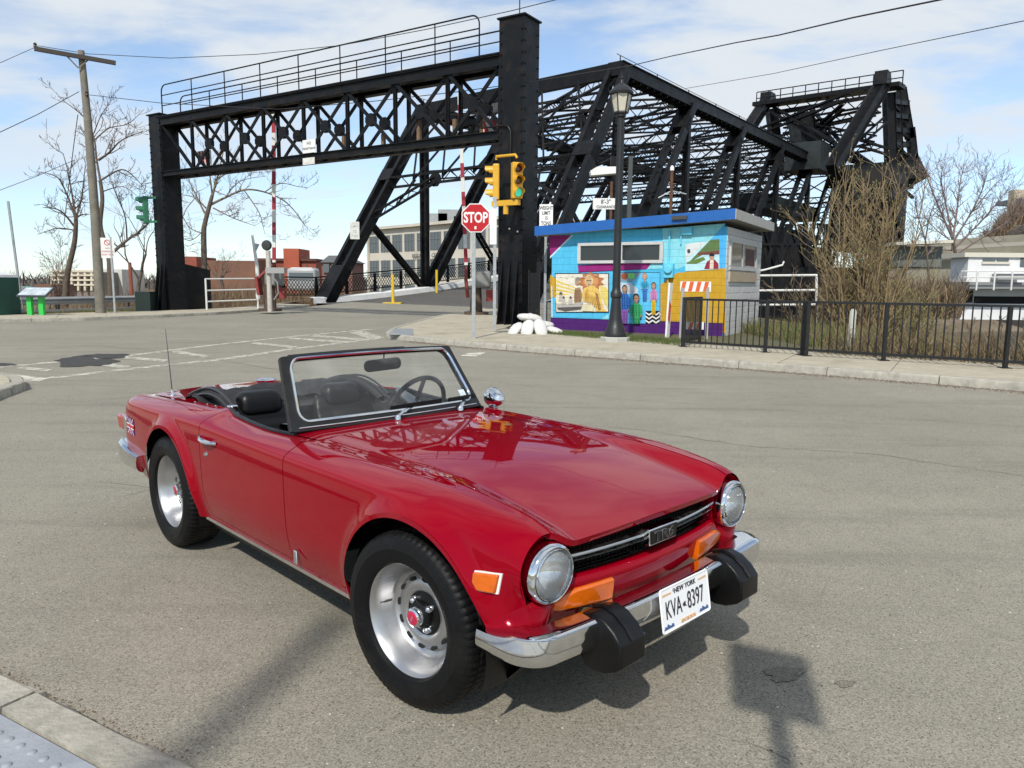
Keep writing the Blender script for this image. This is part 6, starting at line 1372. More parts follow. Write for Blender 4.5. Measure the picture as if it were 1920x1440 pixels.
# mirror, wipers
mb = MB(); c = Vector((.985, .055, 1.068)); mm = frame(c, (.10, 1, .05), (0, 0, 1)).to_3x3(); mb.prism(rrect(.215, .062, .026), -.012, .012, lambda u, v, h: c+mm @ Vector((u, v, h))); im = bevel(mb.build('interior_mirror', BLK, CAR), .006)
mb = MB(); mb.tube([(1.0, .055, 1.135), (.995, .055, 1.10), (.985, .055, 1.08)], .005, 6); mb.build('mirror_stem', BLK, im)
for y0, y1 in ((-.05, .24), (.36, .60)):
    a = Vector((1.262, y0, .824)); b = ws(y0/.592+.16, .105, .030); c2 = ws(y1/.592+.13 if y1 < .5 else .93, .20, .020)
    mb = MB(); mb.lathe([(.016, 0), (.015, .014), (.009, .022), (0, .024)], 14, a, 'z'); mb.tube([a+Vector((0, 0, .015)), a.lerp(b, .5)+Vector((0, 0, .012)), b], [.011, .009, .006], 6); wp = mb.build('wiper_arm', CHROME, CAR)
    d0, d1 = ws(b.y/.592-.16, .155, .014), ws(min(b.y/.592+.42, .97), .165, .014)
    mb = MB(); mb.beam(d0, d1, .014, .026); mb.beam(b, d0.lerp(d1, .5), .008, .006); mb.build('wiper_blade', BLK, wp)
# door mirror, far side (driver)
mb = MB(); mb.lathe([(0, -.075), (.018, -.068), (.034, -.045), (.046, -.01), (.050, .02), (.048, .03), (.044, .026), (0, .026)], 24, (0, 0, 0), 'x', frame((0, 0, 0), (-.9, .2, .1), (0, 0, 1)).to_3x3()); dm = mb.build('door_mirror', CHROME, CAR); dm.location = (1.165, .700, .846); dm.scale = (1.12, 1.12, 1.12)
mb = MB(); mb.tube([(0, 0, -.03), (.0, -.01, -.045)], [.014, .018], 10); mb.lathe([(.030, -.055), (.032, -.048), (.02, -.040), (0, -.040)], 20, (0, -.01, 0), 'z'); mb.build('mirror_foot', CHROME, dm)
# cockpit tub, door cards, dashboard
mb = MB(); mb.box((.55, 0, .24), (1.5, 1.2, .02)); mb.box((1.25, 0, .5), (.02, 1.1, .5)); mb.box((-.16, 0, .5), (.03, 1.1, .55)); mb.build('cockpit_floor', VINYL, CAR)
for s in (-1, 1):
    mb = MB(); mb.grid([[(x, s*(ctrl(x)[0][0]-.004), ctrl(x)[0][1]-.006), (x, s*(ctrl(x)[0][0]-.03), ctrl(x)[0][1]-.03), (x, s*.56, .60), (x, s*.55, .25)] for x in np.linspace(-.1, 1.25, 30)]); mb.build('door_card', VINYL, CAR)
    mb = MB(); mb.tube([(x, s*(ctrl(x)[0][0]-.002), ctrl(x)[0][1]+.004) for x in np.linspace(.50, 1.2, 24)], .011, 8); mb.build('cockpit_edge_trim', BLK, CAR)
P = []
for y in np.linspace(-.56, .56, 25): P.append([(1.20-.05*(y/.56)**2, y, .825), (1.12, y, .838+.01*math.cos(y*3)), (1.04, y, .835), (1.015, y, .82), (1.02, y, .74), (1.06, y, .62), (1.12, y, .60)])
dash = MB().grid(P).build('dashboard', VINYL, CAR)
mb = MB(); mb.box((1.015, .0, .73), (.012, .96, .13)); mb.build('wood_fascia', mat('walnut', (.09, .035, .012), .3, coat=.5, var=.4, vscale=12), dash)
for y in (.05, .13, .27, .41): MB().lathe([(0, 0), (.036, 0), (.04, -.006), (.04, .004)], 20, (1.006, y, .745), 'x').build('gauge', BLKGLOSS, dash)
sw = frame((.90, .345, .800), (0, 1, 0), (.40, 0, 1)); mb = MB()
mb.tube([sw @ Vector((.185*math.cos(t), .185*math.sin(t), 0)) for t in np.linspace(0, 2*math.pi, 49)[:-1]], .0135, 8, closed=True); stw = mb.build('steering_wheel', VINYL, CAR)
mb = MB()
for a in (90+0, 210, 330):
    a = R_(a); mb.beam(sw @ Vector((0, 0, -.02)), sw @ Vector((.18*math.cos(a), .18*math.sin(a), 0)), .03, .004)
mb.lathe([(0, .01), (.035, .006), (.04, -.02), (.02, -.2)], 20, sw.translation, 'z', sw.to_3x3()); mb.build('wheel_spokes', mat('satin_spoke', (.25, .25, .25), .35, .9), stw)
def seat(y0):
    st = MB()   # backrest with horizontal pleats, reclined
    P = []
    for i, u in enumerate(np.linspace(0, 1, 33)):
        row = []
        for a in np.linspace(0, 2*math.pi, 29):
            w_ = .235*(1-.12*u-.5*max(0, u-.86)); th = .062*(1-.25*u)*(1 if u < .95 else .55)
            cx, sy = math.cos(a), math.sin(a); y = w_*math.copysign(abs(cx)**.45, cx); x = th*math.copysign(abs(sy)**.6, sy)
            if x > 0: x -= .007*(1-abs(math.sin(u*math.pi*9)))*(abs(cx) < .8)
            row.append((.36-.20*u+x*.92, y0+y, .30+.50*u+x*.40))
        P.append(row)
    st.grid(P); st.add(P[-1], [tuple(range(29))]); st.add(P[0], [tuple(range(29))]); s_ = st.build('seat', VINYL, CAR, smooth=60)
    mb = MB(); P = []
    for u in np.linspace(-1, 1, 21):
        k = (1-abs(u)**7)**.5 if abs(u) < 1 else 0; k = max(k, .35)
        P.append([(.19+.055*k*math.copysign(abs(math.cos(a))**.6, math.cos(a))-.02*math.sin(a), y0+(.035 if y0 < 0 else -.02)+.128*u, .806+.066*k*math.copysign(abs(math.sin(a))**.6, math.sin(a))) for a in np.linspace(0, 2*math.pi, 25)])
    mb.grid(P); mb.add(P[0], [tuple(range(25))]); mb.add(P[-1], [tuple(range(25))]); mb.build('headrest', VINYL, s_, smooth=70)
    mb = MB(); P = []
    for u in np.linspace(0, 1, 20): P.append([(.28+.48*u, y0+.24*t, .36+.06*(1-t**4)+.03*u-.1*max(0, u-.85)) for t in np.linspace(-1, 1, 17)])
    mb.grid(P); mb.build('seat_cushion', VINYL, s_)
    mb = MB()
    for q in (-.06, .06): mb.tube([(.17, y0+q, .70), (.18, y0+q, .80)], .006, 6)
    mb.build('headrest_posts', CHROME, s_)
seat(-.295); seat(.30)
# folded hood: lumpy roll behind the seats with side frames
rs = np.random.default_rng(3)
P = []
for i, y in enumerate(np.linspace(-.53, .53, 45)):
    row = []; k = abs(y)/.53
    for j, u in enumerate(np.linspace(0, 1, 18)):
        x = -.30+.34*u; z = .785+.070*math.sin(math.pi*min(1, u*1.05))**.7*(1-.35*k**3)
        z += .010*math.sin(y*17+u*6)+.006*math.sin(y*41+u*13)+.004*rs.standard_normal(); x += .012*math.sin(y*9+u*4)
        row.append((x, y, z))
    P.append(row)
P0_ = [[(x, y, .795-.05*(x+.12)/.3) for x in np.linspace(-.12, .16, 5)] for y in np.linspace(-.55, .55, 9)]
MB().grid(P0_).build('rear_shelf', VINYL, CAR)
sft = MB().grid(P).build('folded_hood', FABRIC, CAR, smooth=80)
for s in (-1, 1):
    P = []
    for i, u in enumerate(np.linspace(0, 1, 20)):   # side fold sweeping down to the door
        x = -.30+.66*u; r = .045*(1-.45*u); zc_ = .79+.10*math.sin(math.pi*min(1, u*.82))**.8-.075*u**3-r*.5
        P.append([(x+.012*math.sin(a*3+u*9), s*(.43+.05*u)+s*r*1.1*math.cos(a), zc_+r*math.sin(a)) for a in np.linspace(0, 2*math.pi, 15)])
    mb = MB(); mb.grid(P); mb.add(P[0], [tuple(range(15))]); mb.build('hood_side_fold', FABRIC, sft, smooth=70)
    mb = MB()
    for d, e in ((0, 0), (.03, .02), (.055, -.012)):
        mb.tube([(-.26+.66*u, s*(.48+d*.4), .80+e+.085*math.sin(math.pi*min(1, u*.82))-.06*u**3) for u in np.linspace(0, 1, 14)], .007, 6)
    mb.build('hood_frame_rail', mat('hood_irons', (.08, .08, .085), .4, .7), sft)
    mb = MB(); mb.box((.47, s*.545, .838), (.075, .03, .022)); mb.box((.505, s*.55, .842), (.02, .036, .03)); bevel(mb.build('hood_catch', CHROME, CAR), .006)
    for x in (.05, .22, .33): MB().lathe([(.006, 0), (.006, .004), (0, .006)], 8, (x, s*.575, ctrl(x)[0][1]+.001), 'z').build('hood_stud', CHROME, CAR)
mb = MB(); mb.lathe([(.055, 0), (.060, .020), (.068, .028), (.060, .034), (.02, .040), (0, .041)], 28, (-.34, .04, .832), 'z'); mb.box((-.34, .04, .862), (.10, .022, .012)); mb.build('fuel_cap', CHROME, CAR)
mb = MB(); mb.tube([(-.50, -.50, .788), (-.515, -.50, .90), (-.575, -.495, 1.20)], [.0045, .0035, .0018], 6); ant = mb.build('aerial', mat('aerial_steel', (.12, .12, .12), .35, .8), CAR)
MB().lathe([(.016, 0), (.014, .010), (.008, .020), (.007, .045), (0, .048)], 14, (-.50, -.50, .783), 'z').build('aerial_base', CHROME, ant)
mb = MB(); mb.box((1.2, .1, .25), (2.6, .6, .14)); mb.box((2.2, 0, .32), (.1, 1.1, .1)); mb.box((0, 0, .3), (.12, 1.1, .12)); mb.build('chassis', BLK, CAR)
# ------------------------------------------------------------------ left side: pole, signs, guardrail
WOOD = mat('weathered_pole_wood', (.175, .16, .13), .9, var=.35, vscale=3, bump=.8, bscale=25)
pb = Gp(189, 588, .1); UP = thing('utility_pole', 'tall weathered wooden utility pole with a single crossarm', 'utility pole', pb)
def up_(px, py): d = ray(px, py); t = math.hypot(pb.x, pb.y)/math.hypot(d.x, d.y); return O_+d*t-pb
mb = MB(); pts = [up_(189, 590), up_(178, 400), up_(165, 230), up_(152, 95)]; mb.tube(pts, [.20, .175, .15, .12], 12); mb.build('pole_shaft', WOOD, UP, smooth=60)
ca, cb2 = up_(70, 94), up_(222, 121); mb = MB(); mb.beam(ca+Vector((0, -.2, 0)), cb2+Vector((0, -.2, 0)), .12, .16); mb.build('crossarm', mat('dark_crossarm', (.05, .042, .035), .8), UP, smooth=0)
for q in (up_(130, 107), up_(172, 114)): mb = MB(); mb.beam(q+Vector((0, -.2, 0)), up_(152, 130)+Vector((0, -.2, 0)), .04, .05); mb.build('arm_brace', WOOD, UP, smooth=0)
for q in (up_(72, 88), up_(168, 178)): mb = MB(); mb.lathe([(.03, -.12), (.07, -.05), (.05, 0), (.07, .05), (.03, .1), (0, .1)], 10, q+Vector((0, -.2, 0))); mb.build('insulator', mat('brown_insulator', (.05, .03, .02), .3), UP)
sp2 = Gp(216, 588, .1); sL = thing('parking_sign', 'white sign with red symbol on a thin post by the utility pole', 'sign', sp2); hL = lambda py: Hp(208, py, sp2.x, sp2.y)-sp2.z
mb = MB(); mb.box((0, 0, hL(445)/2), (.08, .06, hL(445))); mb.build('sign_post', GALV, sL, smooth=0)
zm = (hL(446)+hL(484))/2; b = sign_at(sL, 'sign_board', (-.12, -.06, zm), .52, hL(446)-hL(484), (1, .3, 0), [])
M = frame((-.12, -.06, zm), (1, .3, 0), (0, 0, 1)); mb = MB(); n = 20
mb.grid([[M @ Vector((.12*k*math.cos(2*math.pi*i/n), .22+.12*k*math.sin(2*math.pi*i/n), .004)) for i in range(n+1)] for k in (1, .78)]); mb.add([M @ Vector(p) for p in ((-.09, .29, .005), (-.07, .31, .005), (.09, .15, .005), (.07, .13, .005))], [(0, 1, 2, 3)]); mb.build('prohibition_ring', SREDM, b, smooth=0)
for i, tx in enumerate(('NO', 'PARKING', 'ANY TIME')): text(tx, .10, SREDM, b, M @ Matrix.Translation((0, -.02-.13*i, .004)))
inf = thing('info_lectern', 'interpretive panel on two bright green legs at the far kerb', 'sign', Gp(70, 592, .1)); o_ = inf.location.copy(); GRN = mat('bright_green_paint', (.03, .50, .07), .4)
for px in (58, 80): a = Gp(px, 592, .1)-o_; mb = MB(); mb.box(a+Vector((0, 0, .40)), (.18, .16, .80)); mb.build('leg', GRN, inf, smooth=0)
c = Gp(70, 592, .1)-o_+Vector((0, 0, .92)); Mt = Matrix.Rotation(R_(28), 3, 'X'); mb = MB(); mb.box(c, (1.15, .70, .06), Mt); pn = mb.build('panel', mat('panel_dark', (.06, .07, .08), .5), inf, smooth=0); mb = MB(); mb.box(c+Mt @ Vector((0, 0, .035)), (1.05, .60, .006), Mt); mb.build('printed_panel', mat('panel_print', (.42, .47, .50), .35, var=.5, vscale=3), inf, smooth=0)
pt = Gp(4, 592, .1); pot = thing('portable_cabin', 'dark green cabin with white domed roof at the left edge', 'cabin', pt+Vector((-.55, .4, 0))); hp_ = Hp(10, 520, pt.x, pt.y)-.1
mb = MB(); mb.box((0, 0, hp_/2), (1.25, 1.25, hp_)); mb.build('cabin_body', mat('cabin_green', (.012, .075, .055), .5, var=.2, vscale=2), pot, smooth=0); mb = MB(); mb.lathe([(.70, 0), (.66, .10), (.4, .2), (0, .24)], 4, (0, 0, hp_), 'z', Matrix.Rotation(R_(45), 3, 'Z') @ Matrix.Diagonal((1.25, 1.25, 1))); mb.build('cabin_roof', SWH, pot, smooth=0)
mb = MB(); mb.box((.1, -.64, hp_*.47), (.75, .03, hp_*.86)); mb.build('cabin_door', mat('cabin_door_green', (.02, .10, .075), .5), pot, smooth=0)
mast = thing('thin_mast', 'thin pale mast at the extreme left edge', 'pole', Gp(2, 590, .1)+Vector((-.1, 1.5, 0))); mb = MB(); mb.tube([(0, 0, 0), (-.25, 0, 4.6)], .05, 6); mb.build('mast_tube', GALV, mast)
# guardrail
g0, g1 = Gp(15, 598, 0)+Vector((-1.5, 2.2, 0)), Gp(278, 583, 0)+Vector((-.4, 1.0, 0)); gd = (g1-g0).normalized(); gn = Vector((-gd.y, gd.x, 0)); GRD = thing('guardrail', 'galvanised W-beam guardrail behind the far pavement', 'guardrail', g0)
P = []
for t in np.linspace(0, (g1-g0).length+1.5, 12): P.append([gd*t+gn*d+Vector((0, 0, z)) for d, z in ((0, .42), (-.02, .46), (-.075, .50), (-.075, .54), (-.01, .58), (-.01, .60), (-.075, .64), (-.075, .68), (-.02, .72), (0, .76))])
MB().grid(P).build('w_beam', mat('galv_beam', (.42, .43, .43), .45, .5, var=.15, vscale=2), GRD, smooth=30)
for t in np.arange(.5, (g1-g0).length, 2.0): mb = MB(); mb.beam(gd*t+gn*.1+Vector((0, 0, -.4)), gd*t+gn*.1+Vector((0, 0, .74)), .12, .14, up=gn); mb.build('guardrail_post', mat('post_dark', (.06, .055, .05), .8), GRD, smooth=0)
mb = MB(); mb.beam(Vector((0, -.3, .16)), gd*(g1-g0).length+Vector((0, -.3, .16)), .10, .09); mb.build('lower_rail', mat('low_rail_grey', (.40, .40, .38), .6), GRD, smooth=0)
bxp = Gp(282, 584, .1); bx2 = thing('control_cabinet', 'dark green control cabinet beside the left gantry column', 'cabinet', bxp+Vector((-.55, .75, .42))); mb = MB(); mb.box((0, 0, 0), (.7, .6, .95)); mb.build('cabinet_body', mat('cabinet_dark', (.010, .022, .018), .5), bx2, smooth=0)
# verge and land behind the guardrail
def land():
    P = []; A_ = LB; 
    A_ = [(-46.5, 16), (-28, 24), (-19.9, 29.0), (-18.28, 32.2), (-16.9, 34.2), (-15.6, 36.4), (-14.9, 39.3), (-14.6, 43), (-14.8, 47.5), (-16, 60)]
    for x, y in A_:
        n = Vector((-.75, .66, 0)); row = []
        for d, z in ((0, .10), (1.5, .05), (3, -.35), (6, -1.3), (12, -2.2), (30, -3.0), (60, -3.3)): row.append((x+n.x*d, y+n.y*d, z))
        P.append(row)
    o = MB().grid(P).build('embankment', DIRT, None, smooth=60); o['kind'] = 'structure'
land()
# ------------------------------------------------------------------ bare trees
BARK = mat('grey_brown_bark', (.12, .095, .075), .95, var=.35, vscale=6, bump=.6, bscale=18, spec=.1); TWIG = mat('bare_twigs', (.13, .10, .08), .95, var=.3, vscale=2, spec=.1); PALEB = mat('pale_twigs', (.20, .16, .12), .95, var=.3, vscale=2, spec=.1); STRAW = mat('straw_stems', (.22, .165, .095), .9, var=.4, vscale=3, spec=.15)
def tree(label, base, height, rt, seed, lean=(0, 0), spread=1., levels=5, trunkfrac=.32, tw=TWIG, name='bare_tree', droop=0., fork=3, tmin=.006, bend=.25, ratio=(.55, .82)):
    rr = random.Random(seed); o = thing(name, label, 'tree', base); tm, bm_ = MB(), MB()
    def branch(p, d, L, r, lv, mbx):
        n = 4 if lv > 2 else 6; pts, rad = [p.copy()], [r]; q = p.copy(); dd = d.copy()
        for i in range(n):
            dd = (dd+Vector((rr.gauss(0, bend), rr.gauss(0, bend), rr.gauss(0, bend*.6)+(.06 if lv < 3 else .02)-droop*(lv > 1)*.12))*.5).normalized(); q = q+dd*(L/n); pts.append(q.copy()); rad.append(max(tmin, r*(1-.55*(i+1)/n)))
        mbx.tube(pts, rad, 7 if lv == 0 else (5 if lv < 3 else 3), cap=False)
        if lv >= levels: return
        k = fork if lv else fork+1
        for j in range(k):
            t = rr.uniform(.45, 1.0) if j else 1.0; idx = min(n, max(1, int(round(t*n)))); a = rr.uniform(0, 2*math.pi); ang = rr.uniform(.35, .85)*spread if j else rr.uniform(.1, .35)
            dl = (pts[idx]-pts[idx-1]).normalized(); s1 = dl.cross(Vector((.3, .5, .8))).normalized(); s2 = dl.cross(s1); nd = (dl*math.cos(ang)+(s1*math.cos(a)+s2*math.sin(a))*math.sin(ang)).normalized()
            branch(pts[idx], nd, L*rr.uniform(*ratio), rad[idx]*rr.uniform(.55, .78), lv+1, bm_)
    branch(Vector((0, 0, 0)), Vector((lean[0], lean[1], 1)).normalized(), height*trunkfrac, rt, 0, tm)
    tm.build('trunk', BARK, o, smooth=60, fixn=False); bm_.build('crown_branches', tw, o, smooth=0, fixn=False); return o
def tree_at(label, px, py, Y, top_py, **k):
    b = Dp(px, py, Y); h = Hp(px, top_py, b.x, b.y)-b.z; return tree(label, b, h, **k)
def limb_tree(label, Y, trunk, limbs, r0, seed, tw, dens=1., tl=1.2, name='bare_tree'):
    """tree whose trunk and main limbs are surveyed; side shoots and twigs grow from them with upturned tips"""
    rr = random.Random(seed); base = Dp(*trunk[0], Y); o = thing(name, label, 'tree', base); tm, bm_ = MB(), MB()
    def smoothpts(px, off=0.):
        W = [Dp(x, y, Y+off*i/(len(px)-1)) for i, (x, y) in enumerate(px)]; out = []
        for i in range(len(W)-1):
            p0, p1, p2, p3 = W[max(i-1, 0)], W[i], W[i+1], W[min(i+2, len(W)-1)]
            for k in range(5): t = k/5; out.append(.5*((2*p1)+(p2-p0)*t+(2*p0-5*p1+4*p2-p3)*t*t+(3*p1-p0-3*p2+p3)*t**3)-base)
        out.append(W[-1]-base); return out
    def shoot(p, d, L, r, lv):
        pts, rad = [p], [r]; q = p.copy(); dd = d.copy()
        for i in range(5): dd = (dd+Vector((rr.gauss(0, .16), rr.gauss(0, .16), .10+rr.gauss(0, .12)))).normalized(); q = q+dd*L/5; pts.append(q.copy()); rad.append(max(.009, r*(1-.6*(i+1)/5)))
        bm_.tube(pts, rad, 4, cap=False)
        if lv < 3:
            for j in range(rr.randint(2, 4) if lv < 2 else rr.randint(1, 3)):
                k = rr.randint(1, 5); t = (pts[k]-pts[k-1]).normalized(); sd = Vector((rr.gauss(0, 1), rr.gauss(0, .8), rr.gauss(.2, .7))).normalized(); shoot(pts[k], (t+sd*.9).normalized(), L*rr.uniform(.3, .6), rad[k]*.7, lv+1)
    T = smoothpts(trunk); n = len(T); tm.tube(T, [r0*.8*(1-.5*i/(n-1)) for i in range(n)], 9, cap=False)
    for px, r in limbs:
        P = smoothpts(px, rr.uniform(-3, 3)); m_ = len(P); rad = [max(.012, .72*r*(1-.75*i/(m_-1))) for i in range(m_)]; bm_.tube(P, rad, 6, cap=False); L = sum((b_-a_).length for a_, b_ in zip(P, P[1:]))
        for j in range(int(L*2.2*dens)+2):
            i = min(m_-1, max(1, int(m_*rr.uniform(.15, 1.0)))); t = (P[i]-P[i-1]).normalized(); sd = Vector((rr.gauss(0, 1), rr.gauss(0, .9), rr.gauss(.25, .7))).normalized(); shoot(P[i], (t*.8+sd).normalized(), tl*rr.uniform(.5, 1.2), rad[i]*.55, 1)
    tm.build('trunk', BARK, o, smooth=60, fixn=False); bm_.build('crown_branches', tw, o, smooth=60, fixn=False); return o
limb_tree('bare tree with a dark crooked trunk left of the utility pole', 46, [(122, 575), (124, 535), (128, 505), (139, 457), (142, 425), (142, 405)],
  [([(142, 410), (133, 385), (126, 366), (108, 333), (74, 322)], .11), ([(142, 408), (135, 364), (127, 320), (118, 287)], .10), ([(142, 412), (153, 370), (157, 338), (160, 310)], .09), ([(140, 425), (113, 395), (80, 389)], .09), ([(141, 432), (108, 428), (70, 440)], .07), ([(142, 410), (152, 403), (168, 402)], .09), ([(112, 575), (106, 520), (88, 478)], .05), ([(116, 575), (118, 510), (112, 465)], .05)], .26, 11, TWIG, 1.35, 1.1)
limb_tree('tall bare tree with a curved trunk right of the utility pole', 44, [(209, 575), (207, 520), (205, 485), (195, 452), (188, 420), (192, 375), (188, 338)],
  [([(188, 338), (181, 298), (176, 258), (160, 222), (118, 188)], .10), ([(206, 478), (236, 452), (267, 430), (284, 412)], .15), ([(238, 447), (234, 404), (214, 355), (203, 325)], .06), ([(185, 300), (206, 285), (228, 263), (268, 246)], .10), ([(189, 338), (228, 318), (255, 335), (274, 358)], .08), ([(178, 262), (205, 240), (240, 232), (270, 205)], .06), ([(190, 360), (230, 350), (262, 372)], .05), ([(176, 250), (190, 215), (205, 196)], .05)], .24, 5, TWIG, 1.3, 1.1)
limb_tree('spreading bare tree with drooping tips seen through the gantry opening', 50, [(384, 580), (383, 500), (382, 441), (384, 420), (393, 385), (398, 366)],
  [([(393, 385), (417, 373), (458, 356), (496, 360), (532, 376), (556, 400), (570, 420)], .13), ([(458, 357), (485, 397), (492, 420), (497, 440)], .06), ([(400, 390), (438, 409), (480, 424)], .07), ([(386, 390), (364, 370), (329, 364)], .08), ([(384, 400), (361, 353), (348, 325)], .09), ([(398, 368), (408, 330), (422, 270)], .12), ([(496, 360), (526, 344), (560, 350), (578, 352)], .06), ([(382, 438), (355, 426), (333, 388)], .06), ([(398, 366), (392, 320), (380, 268)], .09), ([(408, 335), (450, 315), (510, 318)], .08), ([(365, 372), (345, 400), (336, 440), (350, 470)], .04), ([(420, 373), (450, 340), (500, 330)], .06), ([(383, 430), (360, 450), (335, 445)], .05)], .27, 23, PALEB, 1.2, 1.15)
tree_at('slender bare tree behind the left gantry column', 262, 585, 52, 300, rt=.16, seed=31, lean=(-.15, 0), levels=4, trunkfrac=.4, spread=.9)
tree_at('small round-headed bare tree behind the white rails', 418, 560, 75, 415, rt=.25, seed=41, levels=5, trunkfrac=.30, spread=1.2)
tree_at('far bare tree beyond the brick building', 690, 510, 140, 450, rt=.3, seed=43, levels=5, trunkfrac=.3, spread=1.1)
tree_at('far bare tree left of the concrete block building', 575, 505, 150, 468, rt=.3, seed=47, levels=4, trunkfrac=.3, spread=1.1)
tree_at('thin leafless sapling at the guardrail', 92, 588, 40, 470, rt=.07, seed=51, levels=4, trunkfrac=.45, spread=.7)
# right side: big multi-stemmed bush, tree beyond
def bush(label, base, n, hgt, spread, seed, mtl, r0=.035, name='leafless_bush', levels=2, budmat=None):
    rr = random.Random(seed); o = thing(name, label, 'bush', base); mbs = MB(); tw = MB(); bd_ = MB()
    for i in range(n):
        a = rr.uniform(0, 6.283); lean = abs(rr.gauss(0, .38))*spread; h = hgt*rr.uniform(.45, 1.0); d = Vector((math.cos(a)*lean, math.sin(a)*lean, 1)).normalized(); p = Vector((math.cos(a), math.sin(a), 0))*rr.uniform(0, .5)
        pts, rad = [p.copy()], [r0*rr.uniform(.5, 1)]
        m_ = 7
        for k in range(m_): d = (d+Vector((rr.gauss(0, .09), rr.gauss(0, .09), .02))).normalized(); p = p+d*h/m_; pts.append(p.copy()); rad.append(rad[0]*(1-.8*(k+1)/m_)+.004)
        mbs.tube(pts, rad, 5, cap=False)
        for k in range(2, m_+1):
            for j in range(levels):
                e = (pts[k]-pts[k-1]).normalized(); s_ = Vector((rr.gauss(0, 1), rr.gauss(0, 1), rr.gauss(.3, .6))).normalized(); nd = (e+s_*.8).normalized(); L = h*rr.uniform(.08, .22); q = pts[k-1].lerp(pts[k], rr.random()); q2 = q+nd*L*.5; q3 = q2+(nd+Vector((0, 0, .25))).normalized()*L*.5; tw.tube([q, q2, q3], [.012, .008, .004], 3, cap=False)
                for t_ in range(2):
                    s2 = Vector((rr.gauss(0, 1), rr.gauss(0, 1), rr.gauss(.3, .6))).normalized(); q4 = q2.lerp(q3, rr.random()); tw.tube([q4, q4+(nd+s2*.7).normalized()*L*.4], [.006, .003], 3, cap=False)
                    if budmat:
                        b0 = q4+(nd+s2*.7)*L*.25
                        bd_.add([b0, b0+Vector((.02, 0, .035)), b0+Vector((-.01, .02, .05))], [(0, 1, 2)])
    mbs.build('stems', mtl, o, smooth=60, fixn=False); tw.build('twigs', mtl, o, smooth=0, fixn=False)
    if budmat: bd_.build('buds', budmat, o, smooth=0, fixn=False)['kind'] = 'stuff'
    return o
BUD = mat('olive_buds', (.15, .14, .04), .8)
bb_ = Dp(1610, 640, 21.5); bb_.z = -.9
bush('large straw-coloured leafless bush behind the railing', bb_, 46, 5.7, .36, 61, STRAW, .05, levels=4, budmat=BUD)
b2_ = Dp(1690, 640, 22.5); b2_.z = -1.2; bush('leafless bush with green buds right of the straw-coloured bush', b2_, 34, 3.2, .7, 62, mat('olive_stems', (.20, .165, .085), .9, var=.3, vscale=3), .03, levels=4, budmat=BUD)
b3_ = Dp(1770, 640, 21.5); b3_.z = -1.5; bush('low tangled thicket in front of the white boathouse', b3_, 26, 2.0, 1.1, 63, mat('brown_stems', (.16, .12, .075), .9, var=.3, vscale=3), .025, levels=4, budmat=BUD)
b4_ = Dp(1550, 640, 22.5); b4_.z = -.6; bush('low brown thicket at the foot of the white pipe rail', b4_, 36, 2.6, 1.2, 64, MATS['brown_stems'], .022, levels=4)
b5_ = Dp(1860, 660, 18.5); b5_.z = -1.3; bush('sparse arching stems at the right end of the railing', b5_, 22, 2.2, 1.5, 65, MATS['brown_stems'], .02, levels=3)
limb_tree('wide bare tree with mauve twigs above the boathouse', 60, [(1800, 575), (1797, 520), (1792, 480), (1786, 445)],
  [([(1786, 447), (1765, 400), (1745, 350), (1735, 322)], .13), ([(1786, 445), (1775, 390), (1765, 340), (1768, 312)], .11), ([(1787, 445), (1795, 390), (1800, 345), (1806, 316)], .12), ([(1788, 452), (1820, 400), (1842, 355), (1850, 325)], .12), ([(1790, 465), (1835, 420), (1870, 380), (1893, 350)], .12), ([(1792, 478), (1850, 440), (1890, 415), (1905, 390)], .10), ([(1788, 455), (1755, 430), (1728, 400)], .08), ([(1790, 470), (1750, 465), (1722, 450)], .07), ([(1820, 400), (1860, 352), (1878, 335)], .07)], .24, 71, mat('mauve_twigs', (.17, .125, .115), .95, var=.2, vscale=2), 1.9, 1.7)
limb_tree('slim bare tree between the bush and the mauve-twigged tree', 55, [(1742, 575), (1740, 500), (1735, 450)],
  [([(1735, 450), (1720, 400), (1715, 360)], .08), ([(1735, 450), (1745, 400), (1760, 370)], .08), ([(1738, 480), (1765, 440), (1775, 410)], .06)], .14, 73, MATS['mauve_twigs'], 1.4, 1.3)
# brush (uncountable): left slope and right bank
def brush(name, label, fn, n, hmin, hmax, seed, cols, w=.012, thin=1):
    rr = random.Random(seed); mb = MB()
    for i in range(n):
        p = fn(rr); h = rr.uniform(hmin, hmax); mb.mi = rr.randrange(len(cols)); q = p.copy(); d = Vector((rr.gauss(0, .35), rr.gauss(0, .35), 1)).normalized(); a = rr.uniform(0, 3.14); s = Vector((math.cos(a), math.sin(a), 0))*w*rr.uniform(.6, 1.5)
        m_ = q+d*h*.55; e = m_+(d+Vector((rr.gauss(0, .5), rr.gauss(0, .5), rr.gauss(0, .25)))).normalized()*h*.5
        mb.add([q-s, q+s, m_-s*.7, m_+s*.7, e], [(0, 1, 3, 2), (2, 3, 4)])
        if rr.random() < .7: f = m_+Vector((rr.gauss(0, .4), rr.gauss(0, .4), rr.uniform(.1, .6)))*h*.5; mb.add([m_-s*.5, m_+s*.5, f], [(0, 1, 2)])
    o = mb.build(name, cols, None, smooth=0, fixn=False); tag(o, label, None, None, 'stuff'); return o
BR1, BR2, BR3 = mat('brush_brown', (.13, .085, .05), .95), mat('brush_tan', (.22, .16, .09), .95), mat('brush_olive', (.11, .105, .045), .95)
def lf(rr): x = rr.uniform(-30, -15.6); y = rr.uniform(40, 64); return Vector((x, y, -1.6+rr.uniform(-.3, .3)))
brush('brush', 'brown leafless brush on the slope behind the guardrail', lf, 9000, .7, 2.2, 81, [BR1, BR1, BR2], .02)
